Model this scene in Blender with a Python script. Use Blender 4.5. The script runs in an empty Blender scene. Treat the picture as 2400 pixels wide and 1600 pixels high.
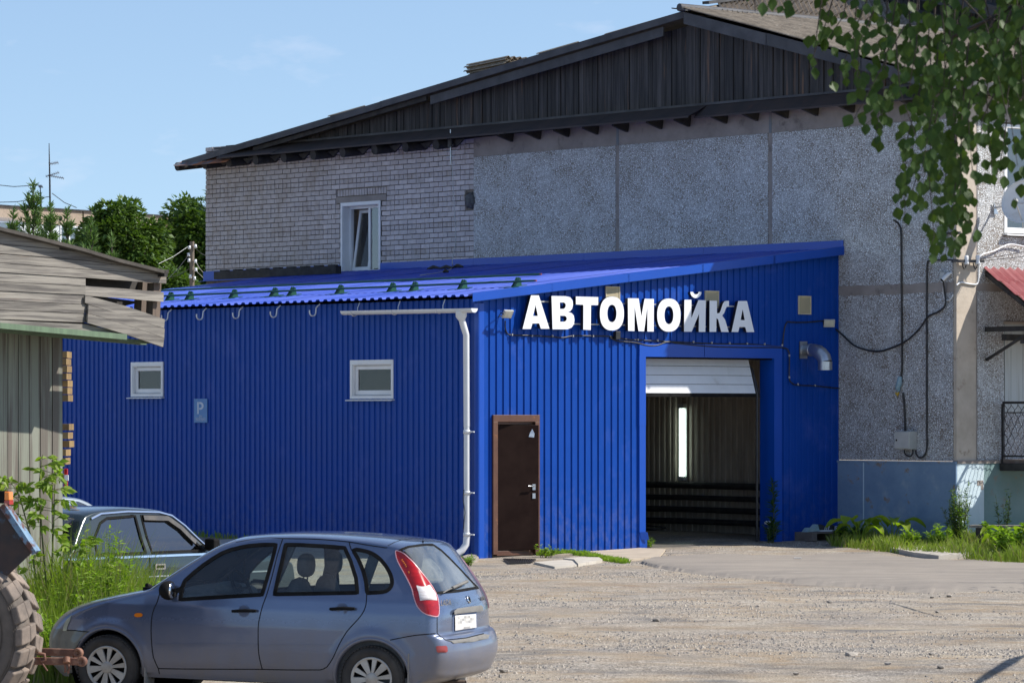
import bpy, bmesh, math, random
import numpy as np
from mathutils import Vector, Matrix, noise
from mathutils.bvhtree import BVHTree
from mathutils.geometry import delaunay_2d_cdt
random.seed(7); rnd=random.random
def ru(a,b): return a+(b-a)*random.random()
S=bpy.context.scene; COL=S.collection
# ---------------------------------------------------------------- camera, world, sun, exposure
F=8900.0; CX=1200.0; HY=968.0; EYE=Vector((0,0,2.2))
cd=bpy.data.cameras.new('camera'); cam=bpy.data.objects.new('camera',cd); COL.objects.link(cam)
cam.location=EYE; cam.rotation_euler=(math.pi/2,0,0)
cd.sensor_width=36; cd.lens=F/2400*36; cd.shift_y=(HY-800)/2400
cd.clip_start=1; cd.clip_end=9000
cd.dof.use_dof=True; cd.dof.focus_distance=54; cd.dof.aperture_fstop=13
S.camera=cam
S.render.engine='CYCLES'; S.cycles.use_denoising=True
S.cycles.max_bounces=8; S.cycles.transparent_max_bounces=24; S.cycles.sample_clamp_indirect=4
S.view_settings.view_transform='Standard'; S.view_settings.look='None'
S.view_settings.exposure=0.43; S.view_settings.gamma=1; S.view_settings.use_curve_mapping=False
SUN=Vector((1.0,-.007,0)).normalized(); SEL=math.radians(44.5)
SUND=Vector((SUN.x*math.cos(SEL),SUN.y*math.cos(SEL),math.sin(SEL)))
W=bpy.data.worlds.new('World'); S.world=W; W.use_nodes=True
nt=W.node_tree; nt.nodes.clear()
def N(t,ty,**k):
    n=t.nodes.new(ty)
    for a,b in k.items():
        if a.startswith('i_'):
            key=a[2:]; key=int(key) if key.isdigit() else key.replace('_',' ')
            n.inputs[key].default_value=b
        else: setattr(n,a,b)
    return n
L=lambda t,a,b: t.links.new(a,b)
sky=N(nt,'ShaderNodeTexSky'); sky.sky_type='NISHITA'; sky.sun_disc=False
sky.sun_elevation=SEL; sky.sun_rotation=math.atan2(SUN.x,SUN.y); sky.air_density=1.0; sky.dust_density=0.2; sky.ozone_density=3.4; sky.altitude=200
tc=N(nt,'ShaderNodeTexCoord'); mp=N(nt,'ShaderNodeMapping'); mp.inputs['Scale'].default_value=(16,16,44); mp.inputs['Location'].default_value=(5.3,1.4,0.7)
nz=N(nt,'ShaderNodeTexNoise',i_Scale=1.0,i_Detail=7.0,i_Roughness=.55)
rp=N(nt,'ShaderNodeValToRGB'); rp.color_ramp.elements[0].position=.53; rp.color_ramp.elements[1].position=.78
rp.color_ramp.elements[1].color=(.55,.55,.55,1)
mx=N(nt,'ShaderNodeMix',data_type='RGBA'); mx.inputs['B'].default_value=(6.2,6.2,6.9,1)
bg=N(nt,'ShaderNodeBackground',i_Strength=.122); wo=N(nt,'ShaderNodeOutputWorld')
hs=N(nt,'ShaderNodeHueSaturation',i_Saturation=.93,i_Value=1.0)
va=N(nt,'ShaderNodeVectorMath',operation='ADD'); va.inputs[1].default_value=(0,0,.075); L(nt,tc.outputs['Generated'],va.inputs[0]); L(nt,va.outputs[0],sky.inputs[0])
L(nt,tc.outputs['Generated'],mp.inputs[0]); L(nt,mp.outputs[0],nz.inputs[0]); L(nt,nz.outputs[0],rp.inputs[0])
L(nt,rp.outputs[0],mx.inputs[0]); L(nt,sky.outputs[0],hs.inputs['Color']); L(nt,hs.outputs[0],mx.inputs['A']); L(nt,mx.outputs['Result'],bg.inputs[0]); L(nt,bg.outputs[0],wo.inputs[0])
sd=bpy.data.lights.new('sun','SUN'); sd.energy=5.0; sd.angle=math.radians(.53); sd.color=(1,.945,.86)
so=bpy.data.objects.new('sun',sd); COL.objects.link(so); so.location=SUND*60; so.rotation_euler=SUND.to_track_quat('Z','Y').to_euler()
# ---------------------------------------------------------------- geometry helpers
def V(*a): return Vector(a)
UP=V(0,0,1); LD=V(-.6441,.7649,0); RD=V(.7649,.6441,0)
CORNER=V(-.503,57.4,0)
class Frame:                                   # a wall: e along it, n out of it
    def __init__(s,O,e,n): s.O,s.e,s.n=O.copy(),e.normalized(),n.normalized()
    def p(s,t,z,o=0): return s.O+s.e*t+s.n*o+UP*z
    def uv(s,px,py,o=0):
        d=V((px-CX)/F,1,-(py-HY)/F); k=(s.O+s.n*o-EYE).dot(s.n)/d.dot(s.n); q=EYE+d*k-s.O
        return q.dot(s.e),q.z
    def uvp(s,px,py,o=0): return s.p(*s.uv(px,py,o),o)
FR=Frame(CORNER,RD,-LD); SD=Frame(CORNER,LD,-RD)
W0=CORNER+RD*7.66; MW=Frame(W0,LD,-RD); RC=W0-LD*2.626; RW=Frame(RC,RD,-LD)
def gz(x,y):
    g=-.34+(y-33)*.0142
    if y>57: g+= .0145*(min(y,64)-57)
    if y>64: g-= .0142*(y-64)
    return g
def gzn(x,y):
    z=gz(x,y)
    if y<75 and abs(x)<14:
        z+=.018*noise.noise(V(x*.5,y*.35,0))+.010*noise.noise(V(x*1.7,y*1.1,5))+.005*noise.noise(V(x*5,y*4,9))
        if x>0: z+=max(0,1-abs(y-38)/5)*(.022*noise.noise(V(x*1.1+y*.9,y*2.6-x*.8,31))+.010*noise.noise(V(x*6,y*6,40)))
    return z
def pix_ground(px,py,dz=0):
    y=40.
    for _ in range(30): y=(EYE.z-gz(0,y)-dz)*F/(py-HY)
    x=(px-CX)/F*y; return V(x,y,gzn(x,y)+dz)
def pixY(px,py,y): return V((px-CX)/F*y,y,EYE.z-(py-HY)/F*y)
class MB:
    def __init__(s): s.v=[];s.f=[];s.m=[];s.sm=[]
    def add(s,vs,fs,mi=0,smooth=False):
        b=len(s.v); s.v+= [Vector(q) for q in vs]; s.f+=[tuple(b+i for i in f) for f in fs]; s.m+=[mi]*len(fs); s.sm+=[smooth]*len(fs); return s
    def hexa(s,O,a,b,c,mi=0):
        O,a,b,c=Vector(O),Vector(a),Vector(b),Vector(c)
        vs=[O,O+a,O+a+b,O+b,O+c,O+a+c,O+a+b+c,O+b+c]
        fs=[(0,3,2,1),(4,5,6,7),(0,1,5,4),(1,2,6,5),(2,3,7,6),(3,0,4,7)]
        if a.cross(b).dot(c)<0: fs=[f[::-1] for f in fs]
        return s.add(vs,fs,mi)
    def box(s,fr,t0,t1,z0,z1,o0,o1,mi=0): return s.hexa(fr.p(t0,z0,o0),fr.e*(t1-t0),UP*(z1-z0),fr.n*(o1-o0),mi)
    def bar(s,p,q,w,h,up=UP,mi=0):
        p,q=Vector(p),Vector(q); d=(q-p); dn=d.normalized(); a=dn.cross(up)
        a=(a.normalized() if a.length>1e-5 else V(1,0,0))*w; b=a.cross(dn).normalized()*h
        return s.hexa(p-a/2-b/2,d,a,b,mi)
    def tube(s,pts,r,n=8,cap=True,mi=0,smooth=True):
        pts=[Vector(p) for p in pts]; rs=r if isinstance(r,(list,tuple)) else [r]*len(pts); vs=[];fs=[]; pa=None
        for i,p in enumerate(pts):
            d=(pts[min(i+1,len(pts)-1)]-pts[max(i-1,0)]).normalized()
            a=d.cross(UP if abs(d.z)<.9 else V(1,0,0)).normalized() if pa is None else (pa-d*pa.dot(d)).normalized()
            pa=a; b=d.cross(a)
            for k in range(n):
                an=2*math.pi*k/n; vs.append(p+(a*math.cos(an)+b*math.sin(an))*rs[i])
        for i in range(len(pts)-1):
            for k in range(n): fs.append((i*n+k,i*n+(k+1)%n,(i+1)*n+(k+1)%n,(i+1)*n+k))
        s.add(vs,fs,mi,smooth)
        if cap: s.add(vs[:n],[tuple(range(n))[::-1]],mi); s.add(vs[-n:],[tuple(range(n))],mi)
        return s
    def lathe(s,prof,O,ax,n=24,mi=0,smooth=True,a0=0,a1=2*math.pi):   # prof: (radius, along)
        ax=Vector(ax).normalized(); a=ax.cross(UP if abs(ax.z)<.9 else V(1,0,0)).normalized(); b=ax.cross(a)
        full=abs(a1-a0-2*math.pi)<1e-6; m=n if full else n+1; vs=[];fs=[]
        for r,h in prof:
            for k in range(m):
                an=a0+(a1-a0)*k/n; vs.append(Vector(O)+ax*h+(a*math.cos(an)+b*math.sin(an))*r)
        for i in range(len(prof)-1):
            for k in range(n):
                k2=(k+1)%m; fs.append((i*m+k,i*m+k2,(i+1)*m+k2,(i+1)*m+k))
        return s.add(vs,fs,mi,smooth)
    def poly(s,pts,ext,mi=0):                                   # flat outline extruded by vector
        n=len(pts); pts=[Vector(p) for p in pts]; ext=Vector(ext); vs=pts+[p+ext for p in pts]
        fs=[tuple(range(n))[::-1],tuple(range(n,2*n))]+[(i,(i+1)%n,n+(i+1)%n,n+i) for i in range(n)]
        return s.add(vs,fs,mi)
    def holed(s,outer,holes,mapf,ext,mi=0,mside=None):                     # 2D outline with holes -> extruded solid
        loops=[outer]+holes; v2=[];edges=[];fc=[]
        for lp in loops:
            b=len(v2); v2+= [Vector(q) for q in lp]; edges+=[(b+i,b+(i+1)%len(lp)) for i in range(len(lp))]
        ov,oe,of,_,_,_=delaunay_2d_cdt(v2,edges,[],0,1e-6)
        def ins(p,lp):
            c=False;n=len(lp)
            for i in range(n):
                x1,y1=lp[i];x2,y2=lp[(i+1)%n]
                if (y1>p[1])!=(y2>p[1]) and p[0]<(x2-x1)*(p[1]-y1)/(y2-y1)+x1: c=not c
            return c
        fs=[]
        for f in of:
            c=sum((ov[i] for i in f),Vector((0,0)))/len(f)
            if ins(c,outer) and not any(ins(c,h) for h in holes): fs.append(tuple(f))
        P=[mapf(q) for q in ov]; ext=Vector(ext)
        s.add([p+ext for p in P],fs,mi)
        s.add(P,[f[::-1] for f in fs],mi)
        for lp in loops:
            n=len(lp); A=[mapf(Vector(q)) for q in lp]; s.add(A+[p+ext for p in A],[(i,(i+1)%n,n+(i+1)%n,n+i) for i in range(n)],mi if mside is None else mside)
        return s
WL={}
def mesh_of(mb,base,mats,name,recalc=False,bevel=0):
    me=bpy.data.meshes.new(name); me.from_pydata([(v-base)[:] for v in mb.v],[],mb.f)
    for m in (mats if isinstance(mats,(list,tuple)) else [mats]): me.materials.append(m)
    me.polygons.foreach_set('material_index',mb.m); me.polygons.foreach_set('use_smooth',mb.sm)
    if recalc:
        bm=bmesh.new(); bm.from_mesh(me); bmesh.ops.recalc_face_normals(bm,faces=bm.faces); bm.to_mesh(me); bm.free()
    me.update(); return me
def tag(o,label=None,cat=None,group=None,kind=None):
    if label: o['label']=label
    if cat: o['category']=cat
    if group: o['group']=group
    if kind: o['kind']=kind
    return o
def obj(name,mb,mats,parent=None,label=None,cat=None,group=None,kind=None,base=None,recalc=False,bevel=0,**k):
    if parent is not None: b=WL[parent.name]
    elif base is not None: b=Vector(base)
    elif kind=='structure': b=V(0,0,0)
    else:
        xs=[v.x for v in mb.v];ys=[v.y for v in mb.v];zs=[v.z for v in mb.v]; b=V((min(xs)+max(xs))/2,(min(ys)+max(ys))/2,min(zs))
    o=bpy.data.objects.new(name,mesh_of(mb,b,mats,name,recalc)); COL.objects.link(o)
    if parent is None: o.location=b
    else: o.parent=parent
    WL[o.name]=b
    if bevel:
        md=o.modifiers.new('bevel','BEVEL'); md.width=bevel; md.segments=2; md.limit_method='ANGLE'; md.angle_limit=.7
    return tag(o,label,cat,group,kind)
def thing(name,label,cat,loc,group=None):
    o=bpy.data.objects.new(name,None); COL.objects.link(o); o.location=loc; o.empty_display_size=.2; WL[o.name]=Vector(loc)
    return tag(o,label,cat,group)
def copy_tree(o,loc,label=None,rot=None,group=None):
    r=o.copy(); COL.objects.link(r); r.location=loc
    if rot is not None: r.rotation_euler[2]=rot
    if label: r['label']=label
    if group: r['group']=group
    def rec(a,b):
        for ch in list(a.children):
            c=ch.copy(); COL.objects.link(c); c.parent=b; rec(ch,c)
    rec(o,r); return r
# ---------------------------------------------------------------- materials
def M(name,col,col2=None,sc=3,stretch=(1,1,1),rot=(0,0,0),rough=.7,metal=0,spec=.5,lo=.35,hi=.65,bump=0,bsc=None,brough=.6,objr=0,coat=0,detail=5,alpha=1,rough2=None,emit=None,es=0,tint=None,tsc=.6,tlo=.45,thi=.7,trans=0,sheen=0,coord='Object',wear=None,wsc=8,wlo=.6,whi=.66):
    m=bpy.data.materials.new(name); m.use_nodes=True; t=m.node_tree; b=t.nodes['Principled BSDF']
    c4=lambda c:(c[0],c[1],c[2],1)
    b.inputs['Base Color'].default_value=c4(col); b.inputs['Roughness'].default_value=rough; b.inputs['Metallic'].default_value=metal
    b.inputs['Specular IOR Level'].default_value=spec; b.inputs['Coat Weight'].default_value=coat; b.inputs['Coat Roughness'].default_value=.08
    b.inputs['Alpha'].default_value=alpha
    if trans: b.inputs['Transmission Weight'].default_value=trans
    if emit: b.inputs['Emission Color'].default_value=c4(emit); b.inputs['Emission Strength'].default_value=es
    tc=N(t,'ShaderNodeTexCoord'); mp=N(t,'ShaderNodeMapping'); mp.inputs['Scale'].default_value=stretch; mr0=N(t,'ShaderNodeMapping'); mr0.name='turn'; mr0.inputs['Rotation'].default_value=rot
    L(t,tc.outputs[coord],mr0.inputs[0]); L(t,mr0.outputs[0],mp.inputs[0]); src=mp.outputs[0]
    oi=None
    if objr:
        oi=N(t,'ShaderNodeObjectInfo'); va=N(t,'ShaderNodeVectorMath',operation='MULTIPLY_ADD'); cb=N(t,'ShaderNodeCombineXYZ')
        mm=N(t,'ShaderNodeMath',operation='MULTIPLY',i_1=37.0); L(t,oi.outputs['Random'],mm.inputs[0]); L(t,mm.outputs[0],cb.inputs[0]); L(t,mm.outputs[0],cb.inputs[2])
        vv=N(t,'ShaderNodeVectorMath',operation='ADD'); L(t,src,vv.inputs[0]); L(t,cb.outputs[0],vv.inputs[1]); src=vv.outputs[0]; t.nodes.remove(va)
    out=None
    if col2 is not None:
        nz=N(t,'ShaderNodeTexNoise',i_Scale=float(sc),i_Detail=float(detail),i_Roughness=.6); L(t,src,nz.inputs[0])
        mr=N(t,'ShaderNodeMapRange'); mr.inputs[1].default_value=lo; mr.inputs[2].default_value=hi; L(t,nz.outputs[0],mr.inputs[0])
        mx=N(t,'ShaderNodeMix',data_type='RGBA'); mx.inputs['A'].default_value=c4(col); mx.inputs['B'].default_value=c4(col2); L(t,mr.outputs[0],mx.inputs[0]); out=mx.outputs['Result']
        if rough2 is not None:
            m2=N(t,'ShaderNodeMix'); m2.inputs['A'].default_value=rough; m2.inputs['B'].default_value=rough2; L(t,mr.outputs[0],m2.inputs[0]); L(t,m2.outputs[0],b.inputs['Roughness'])
    def overlay(out,c,s,l,h,usesrc):
        n2=N(t,'ShaderNodeTexNoise',i_Scale=float(s),i_Detail=6.0,i_Roughness=.65); L(t,usesrc,n2.inputs[0])
        r2=N(t,'ShaderNodeMapRange'); r2.inputs[1].default_value=l; r2.inputs[2].default_value=h; L(t,n2.outputs[0],r2.inputs[0])
        x2=N(t,'ShaderNodeMix',data_type='RGBA'); x2.inputs['B'].default_value=c4(c); L(t,r2.outputs[0],x2.inputs[0])
        if out is None: x2.inputs['A'].default_value=c4(col)
        else: L(t,out,x2.inputs['A'])
        return x2.outputs['Result']
    if tint is not None: out=overlay(out,tint,tsc,tlo,thi,tc.outputs[coord])
    if wear is not None: out=overlay(out,wear,wsc,wlo,whi,src)
    if objr:
        h=N(t,'ShaderNodeHueSaturation'); mr=N(t,'ShaderNodeMapRange'); mr.inputs[3].default_value=1-objr; mr.inputs[4].default_value=1+objr
        L(t,oi.outputs['Random'],mr.inputs[0]); L(t,mr.outputs[0],h.inputs['Value'])
        if out is None: h.inputs['Color'].default_value=c4(col)
        else: L(t,out,h.inputs['Color'])
        out=h.outputs[0]
    if out is not None: L(t,out,b.inputs['Base Color'])
    if bump:
        n3=N(t,'ShaderNodeTexNoise',i_Scale=float(bsc or sc*4),i_Detail=6.0,i_Roughness=brough); L(t,src,n3.inputs[0])
        bp=N(t,'ShaderNodeBump',i_Strength=1.0,i_Distance=bump); L(t,n3.outputs[0],bp.inputs['Height']); L(t,bp.outputs[0],b.inputs['Normal'])
    return m
def leafmat(name,c1,c2,trans=.35,rough=.5):
    m=M(name,c1,c2,sc=1.3,rough=rough,spec=.35); t=m.node_tree; b=t.nodes['Principled BSDF']; o=t.nodes['Material Output']
    tr=N(t,'ShaderNodeBsdfTranslucent'); tr.inputs[0].default_value=(c1[0]*1.3+.02,c1[1]*1.5,c1[2]*.5,1); ms=N(t,'ShaderNodeMixShader',i_0=trans)
    L(t,b.outputs[0],ms.inputs[1]); L(t,tr.outputs[0],ms.inputs[2]); L(t,ms.outputs[0],o.inputs[0]); return m
def glassmat(name,tint,amt,rough=.02,dirt=.0,dcol=(.5,.5,.48)):
    m=bpy.data.materials.new(name); m.use_nodes=True; t=m.node_tree; t.nodes.clear(); o=N(t,'ShaderNodeOutputMaterial')
    tr=N(t,'ShaderNodeBsdfTransparent'); tr.inputs[0].default_value=(*tint,1); g=N(t,'ShaderNodeBsdfGlossy',i_Roughness=rough)
    fr=N(t,'ShaderNodeFresnel',i_IOR=1.5); mm=N(t,'ShaderNodeMath',operation='MULTIPLY_ADD',i_1=1.6,i_2=amt); L(t,fr.outputs[0],mm.inputs[0])
    ms=N(t,'ShaderNodeMixShader'); L(t,mm.outputs[0],ms.inputs[0]); L(t,tr.outputs[0],ms.inputs[1]); L(t,g.outputs[0],ms.inputs[2]); out=ms.outputs[0]
    if dirt:
        tc=N(t,'ShaderNodeTexCoord'); nz=N(t,'ShaderNodeTexNoise',i_Scale=3.0,i_Detail=6.0); L(t,tc.outputs['Object'],nz.inputs[0])
        mr=N(t,'ShaderNodeMapRange'); mr.inputs[1].default_value=.3; mr.inputs[2].default_value=.8; mr.inputs[4].default_value=dirt; L(t,nz.outputs[0],mr.inputs[0])
        d=N(t,'ShaderNodeBsdfDiffuse'); d.inputs[0].default_value=(*dcol,1); m2=N(t,'ShaderNodeMixShader'); L(t,mr.outputs[0],m2.inputs[0]); L(t,out,m2.inputs[1]); L(t,d.outputs[0],m2.inputs[2]); out=m2.outputs[0]
    L(t,out,o.inputs[0]); return m
BLUE=M('blue_painted_steel',(.0016,.050,.300),(.0024,.056,.335),sc=.9,rough=.36,spec=.22,wear=(.05,.10,.40),wsc=1.6,wlo=.56,whi=.9,bump=.0007,bsc=5,rough2=.46)
BLUET=M('blue_trim_steel',(.0025,.062,.39),(.003,.068,.43),sc=1.2,rough=.35,spec=.5)
BLUER=M('blue_roof_steel',(.006,.055,.44),(.009,.065,.48),sc=.8,rough=.30,spec=.8,stretch=(1,1,1),rough2=.4)
WHITE=M('white_enamel',(.74,.75,.76),(.66,.67,.68),sc=2,rough=.35,wear=(.42,.40,.36),wsc=2.2,wlo=.62,whi=.85)
PVC=M('white_plastic_frame',(.78,.79,.80),(.70,.70,.70),sc=2,rough=.35)
SIGNW=M('white_sign_face',(.84,.85,.88),rough=.4)
BLACK=M('black_rubber',(.008,.008,.009),(.016,.016,.016),sc=8,rough=.8,spec=.08)
CABLE=M('black_cable',(.012,.012,.013),(.03,.03,.032),sc=12,rough=.45)
DARKM=M('dark_metal',(.03,.03,.034),(.06,.055,.05),sc=6,rough=.5,metal=.4)
GALV=M('galvanised_steel',(.55,.57,.60),(.42,.44,.47),sc=5,rough=.32,metal=.9)
GREYB=M('grey_enamel_box',(.50,.50,.47),(.42,.42,.40),sc=4,rough=.45)
GREEN=M('dark_green_steel',(.01,.10,.055),(.008,.07,.045),sc=6,rough=.45)
BROWN=M('brown_painted_steel',(.085,.035,.022),(.12,.055,.032),sc=5,rough=.45,wear=(.22,.09,.035),wsc=7,wlo=.6,whi=.72)
DOORM=M('dark_brown_door_steel',(.010,.004,.003),(.018,.009,.007),sc=2.4,spec=.08,rough=.5,wear=(.04,.014,.009),wsc=2.6,wlo=.62,whi=.8,rough2=.6)
RUST=M('rusty_sheet',(.030,.024,.024),(.050,.034,.030),sc=2.2,rough=.75,wear=(.10,.045,.03),wsc=3,wlo=.62,whi=.8)
RUSTO=M('orange_rust_sheet',(.33,.11,.035),(.12,.075,.065),sc=3,rough=.8,lo=.42,hi=.6,wear=(.13,.15,.17),wsc=2,wlo=.52,whi=.6)
BRICK=M('white_silicate_brick',(.60,.545,.53),(.50,.455,.45),sc=7,rough=.9,objr=.13,bump=.002,bsc=50,wear=(.38,.32,.29),wsc=3,wlo=.56,whi=.74,tint=(.48,.42,.39),tsc=2.7,tlo=.5,thi=.6)
MORT=M('dark_mortar',(.16,.135,.11),(.24,.205,.17),sc=9,rough=.95,bump=.004,bsc=60)
CONC=M('raw_concrete',(.24,.21,.19),(.33,.29,.26),sc=2.2,rough=.92,bump=.004,bsc=26,wear=(.15,.13,.12),wsc=3.5,wlo=.58,whi=.72)
CONCL=M('light_concrete',(.42,.36,.29),(.52,.45,.37),sc=3,rough=.92,bump=.006,bsc=20,wear=(.28,.22,.17),wsc=5,wlo=.6,whi=.7)
SLAB=M('concrete_slab',(.40,.37,.32),(.50,.46,.40),sc=2.5,rough=.95,bump=.005,bsc=40,wear=(.27,.24,.2),wsc=6,wlo=.6,whi=.75)
PLINTH=M('flaking_blue_plinth_paint',(.16,.25,.37),(.22,.32,.44),sc=1.6,rough=.85,bump=.006,bsc=18,wear=(.25,.20,.16),wsc=3.3,wlo=.60,whi=.66,tint=(.36,.42,.46),tsc=1.2,tlo=.55,thi=.75)
PLINTH_LIT=M('lit_blue_plinth_paint',(.55,.66,.72),(.46,.57,.62),sc=1.8,rough=.85,bump=.006,bsc=18,wear=(.34,.30,.26),wsc=4,wlo=.64,whi=.70)  # sunlit copy of the light blue plinth paint
PLINTH_SHADE=M('shaded_plinth_paint',(.13,.22,.22),(.18,.27,.28),sc=1.6,rough=.85,bump=.006,bsc=18,wear=(.22,.2,.18),wsc=4,wlo=.6,whi=.7)  # same plinth with its shade put into the colour
WV=dict(stretch=(14,14,.8)); 
PLANKD=M('charred_dark_plank',(.017,.0165,.0175),(.068,.062,.060),sc=1.0,rough=.8,objr=.35,bump=.004,bsc=3,lo=.4,hi=.7,wear=(.17,.095,.055),wsc=.8,wlo=.60,whi=.72,**WV)
BARGE=M('dark_barge_board',(.036,.037,.042),(.075,.075,.08),sc=2,rough=.7,objr=.15,bump=.003,bsc=20)
LOG=M('tarred_log',(.020,.018,.018),(.05,.045,.04),sc=5,rough=.85)
def rotz(d): return (0,0,-math.atan2(d.y,d.x))
OLDW=M('weathered_grey_board',(.245,.225,.195),(.10,.09,.082),sc=1.2,stretch=(.9,22,22),rough=.85,objr=.16,bump=.004,bsc=3,lo=.42,hi=.62,wear=(.20,.12,.075),wsc=.9,wlo=.62,whi=.75,rot=(0,0,0))
GREENW=M('peeling_green_board',(.12,.18,.11),(.09,.13,.085),sc=1.2,stretch=(12,12,.8),rough=.85,objr=.12,bump=.003,bsc=3)
OLDV=M('weathered_green_grey_board',(.225,.235,.19),(.125,.11,.092),sc=1.0,stretch=(11,11,.4),rough=.85,objr=.14,bump=.004,bsc=3,lo=.44,hi=.56)
TARP=M('tarred_roof_felt',(.045,.04,.035),(.08,.07,.06),sc=5,rough=.95,bump=.006,bsc=20)
SLATE=M('mossy_corrugated_slate',(.30,.25,.19),(.20,.165,.125),sc=3.5,rough=.95,objr=.10,bump=.006,bsc=40,lo=.4,hi=.6,wear=(.42,.37,.30),wsc=12,wlo=.58,whi=.7)
YLOG=M('yellow_sawn_timber',(.26,.17,.065),(.17,.11,.05),sc=4,rough=.8,objr=.15)
BEIGE=M('beige_vent_plastic',(.62,.54,.36),(.54,.47,.32),sc=5,rough=.6)
INNER=M('dirty_beige_wall_sheet',(.46,.40,.32),(.32,.27,.21),sc=2,rough=.7,stretch=(3,3,.6))
FLOOR=M('wet_concrete_floor',(.10,.09,.08),(.14,.13,.11),sc=2,rough=.5)
TUBE=M('lit_tube',(.9,.95,.93),emit=(.75,.95,.88),es=3.2)
REDT=M('red_metal_tile',(.20,.040,.045),(.25,.065,.07),sc=3,rough=.35,rough2=.5)
DOORW=M('stained_white_door',(.50,.52,.50),(.36,.36,.32),sc=1.6,stretch=(9,9,.4),rough=.6,lo=.5,hi=.75)
STEELB=M('black_painted_steel',(.018,.017,.018),(.06,.035,.025),sc=14,rough=.5,lo=.55,hi=.75)
STONE=M('pale_stone',(.36,.32,.27),(.24,.22,.20),sc=6,rough=.95,objr=.3)
GLASSD=glassmat('dark_window_glass',(.6,.6,.58),-.03,dirt=.15,dcol=(.3,.28,.25))
GLASSW=glassmat('window_glass',(.55,.58,.58),.10,dirt=.10)

# dried mud splashed along the foot of the blue sheets
t=BLUE.node_tree; b=t.nodes['Principled BSDF']; src=b.inputs['Base Color'].links[0].from_socket; tc=N(t,'ShaderNodeTexCoord'); sp=N(t,'ShaderNodeSeparateXYZ'); L(t,tc.outputs['Object'],sp.inputs[0]); nz=N(t,'ShaderNodeTexNoise',i_Scale=7.0,i_Detail=9.0,i_Roughness=.72); L(t,tc.outputs['Object'],nz.inputs[0])
z=N(t,'ShaderNodeMapRange'); z.inputs[1].default_value=1.3; z.inputs[2].default_value=0; L(t,sp.outputs[2],z.inputs[0]); r=N(t,'ShaderNodeMapRange'); r.inputs[1].default_value=.45; r.inputs[2].default_value=.75; r.inputs[4].default_value=.42; L(t,nz.outputs[0],r.inputs[0]); m_=N(t,'ShaderNodeMath',operation='MULTIPLY'); L(t,z.outputs[0],m_.inputs[0]); L(t,r.outputs[0],m_.inputs[1])
x=N(t,'ShaderNodeMix',data_type='RGBA'); x.inputs['B'].default_value=(.20,.19,.25,1); L(t,m_.outputs[0],x.inputs[0]); L(t,src,x.inputs['A']); L(t,x.outputs['Result'],b.inputs['Base Color'])
# ---------------------------------------------------------------- special materials
def mosaicmat():
    m=bpy.data.materials.new('broken_tile_mosaic'); m.use_nodes=True; t=m.node_tree; b=t.nodes['Principled BSDF']
    tc=N(t,'ShaderNodeTexCoord'); v=N(t,'ShaderNodeTexVoronoi',feature='DISTANCE_TO_EDGE',i_Scale=31.0); v1=N(t,'ShaderNodeTexVoronoi',feature='F1',i_Scale=31.0)
    w=N(t,'ShaderNodeTexNoise',i_Scale=2.2,i_Detail=3.0); L(t,tc.outputs['Object'],w.inputs[0]); L(t,tc.outputs['Object'],v.inputs['Vector']); L(t,tc.outputs['Object'],v1.inputs['Vector'])
    thr=N(t,'ShaderNodeMapRange'); thr.inputs[1].default_value=.35; thr.inputs[2].default_value=.72; thr.inputs[3].default_value=.015; thr.inputs[4].default_value=.11; L(t,w.outputs[0],thr.inputs[0])
    g=N(t,'ShaderNodeMath',operation='SUBTRACT'); L(t,v.outputs['Distance'],g.inputs[0]); L(t,thr.outputs[0],g.inputs[1])
    s=N(t,'ShaderNodeMapRange'); s.inputs[1].default_value=0; s.inputs[2].default_value=.07; L(t,g.outputs[0],s.inputs[0])
    big=N(t,'ShaderNodeTexNoise',i_Scale=.7,i_Detail=6.0); L(t,tc.outputs['Object'],big.inputs[0])
    cm=N(t,'ShaderNodeMix',data_type='RGBA'); cm.inputs['A'].default_value=(.19,.17,.15,1); cm.inputs['B'].default_value=(.27,.23,.19,1); L(t,big.outputs[0],cm.inputs[0])
    hv=N(t,'ShaderNodeHueSaturation'); hv.inputs['Color'].default_value=(.68,.70,.71,1); sp=N(t,'ShaderNodeSeparateColor'); L(t,v1.outputs['Color'],sp.inputs[0])
    mr=N(t,'ShaderNodeMapRange'); mr.inputs[3].default_value=.66; mr.inputs[4].default_value=1.08; L(t,sp.outputs[0],mr.inputs[0]); L(t,mr.outputs[0],hv.inputs['Value'])
    mx=N(t,'ShaderNodeMix',data_type='RGBA'); L(t,s.outputs[0],mx.inputs[0]); L(t,cm.outputs['Result'],mx.inputs['A']); L(t,hv.outputs[0],mx.inputs['B']); L(t,mx.outputs['Result'],b.inputs['Base Color'])
    bp=N(t,'ShaderNodeBump',i_Distance=.006); L(t,s.outputs[0],bp.inputs['Height']); L(t,bp.outputs[0],b.inputs['Normal'])
    b.inputs['Roughness'].default_value=.5; return m
MOS=mosaicmat()
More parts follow.
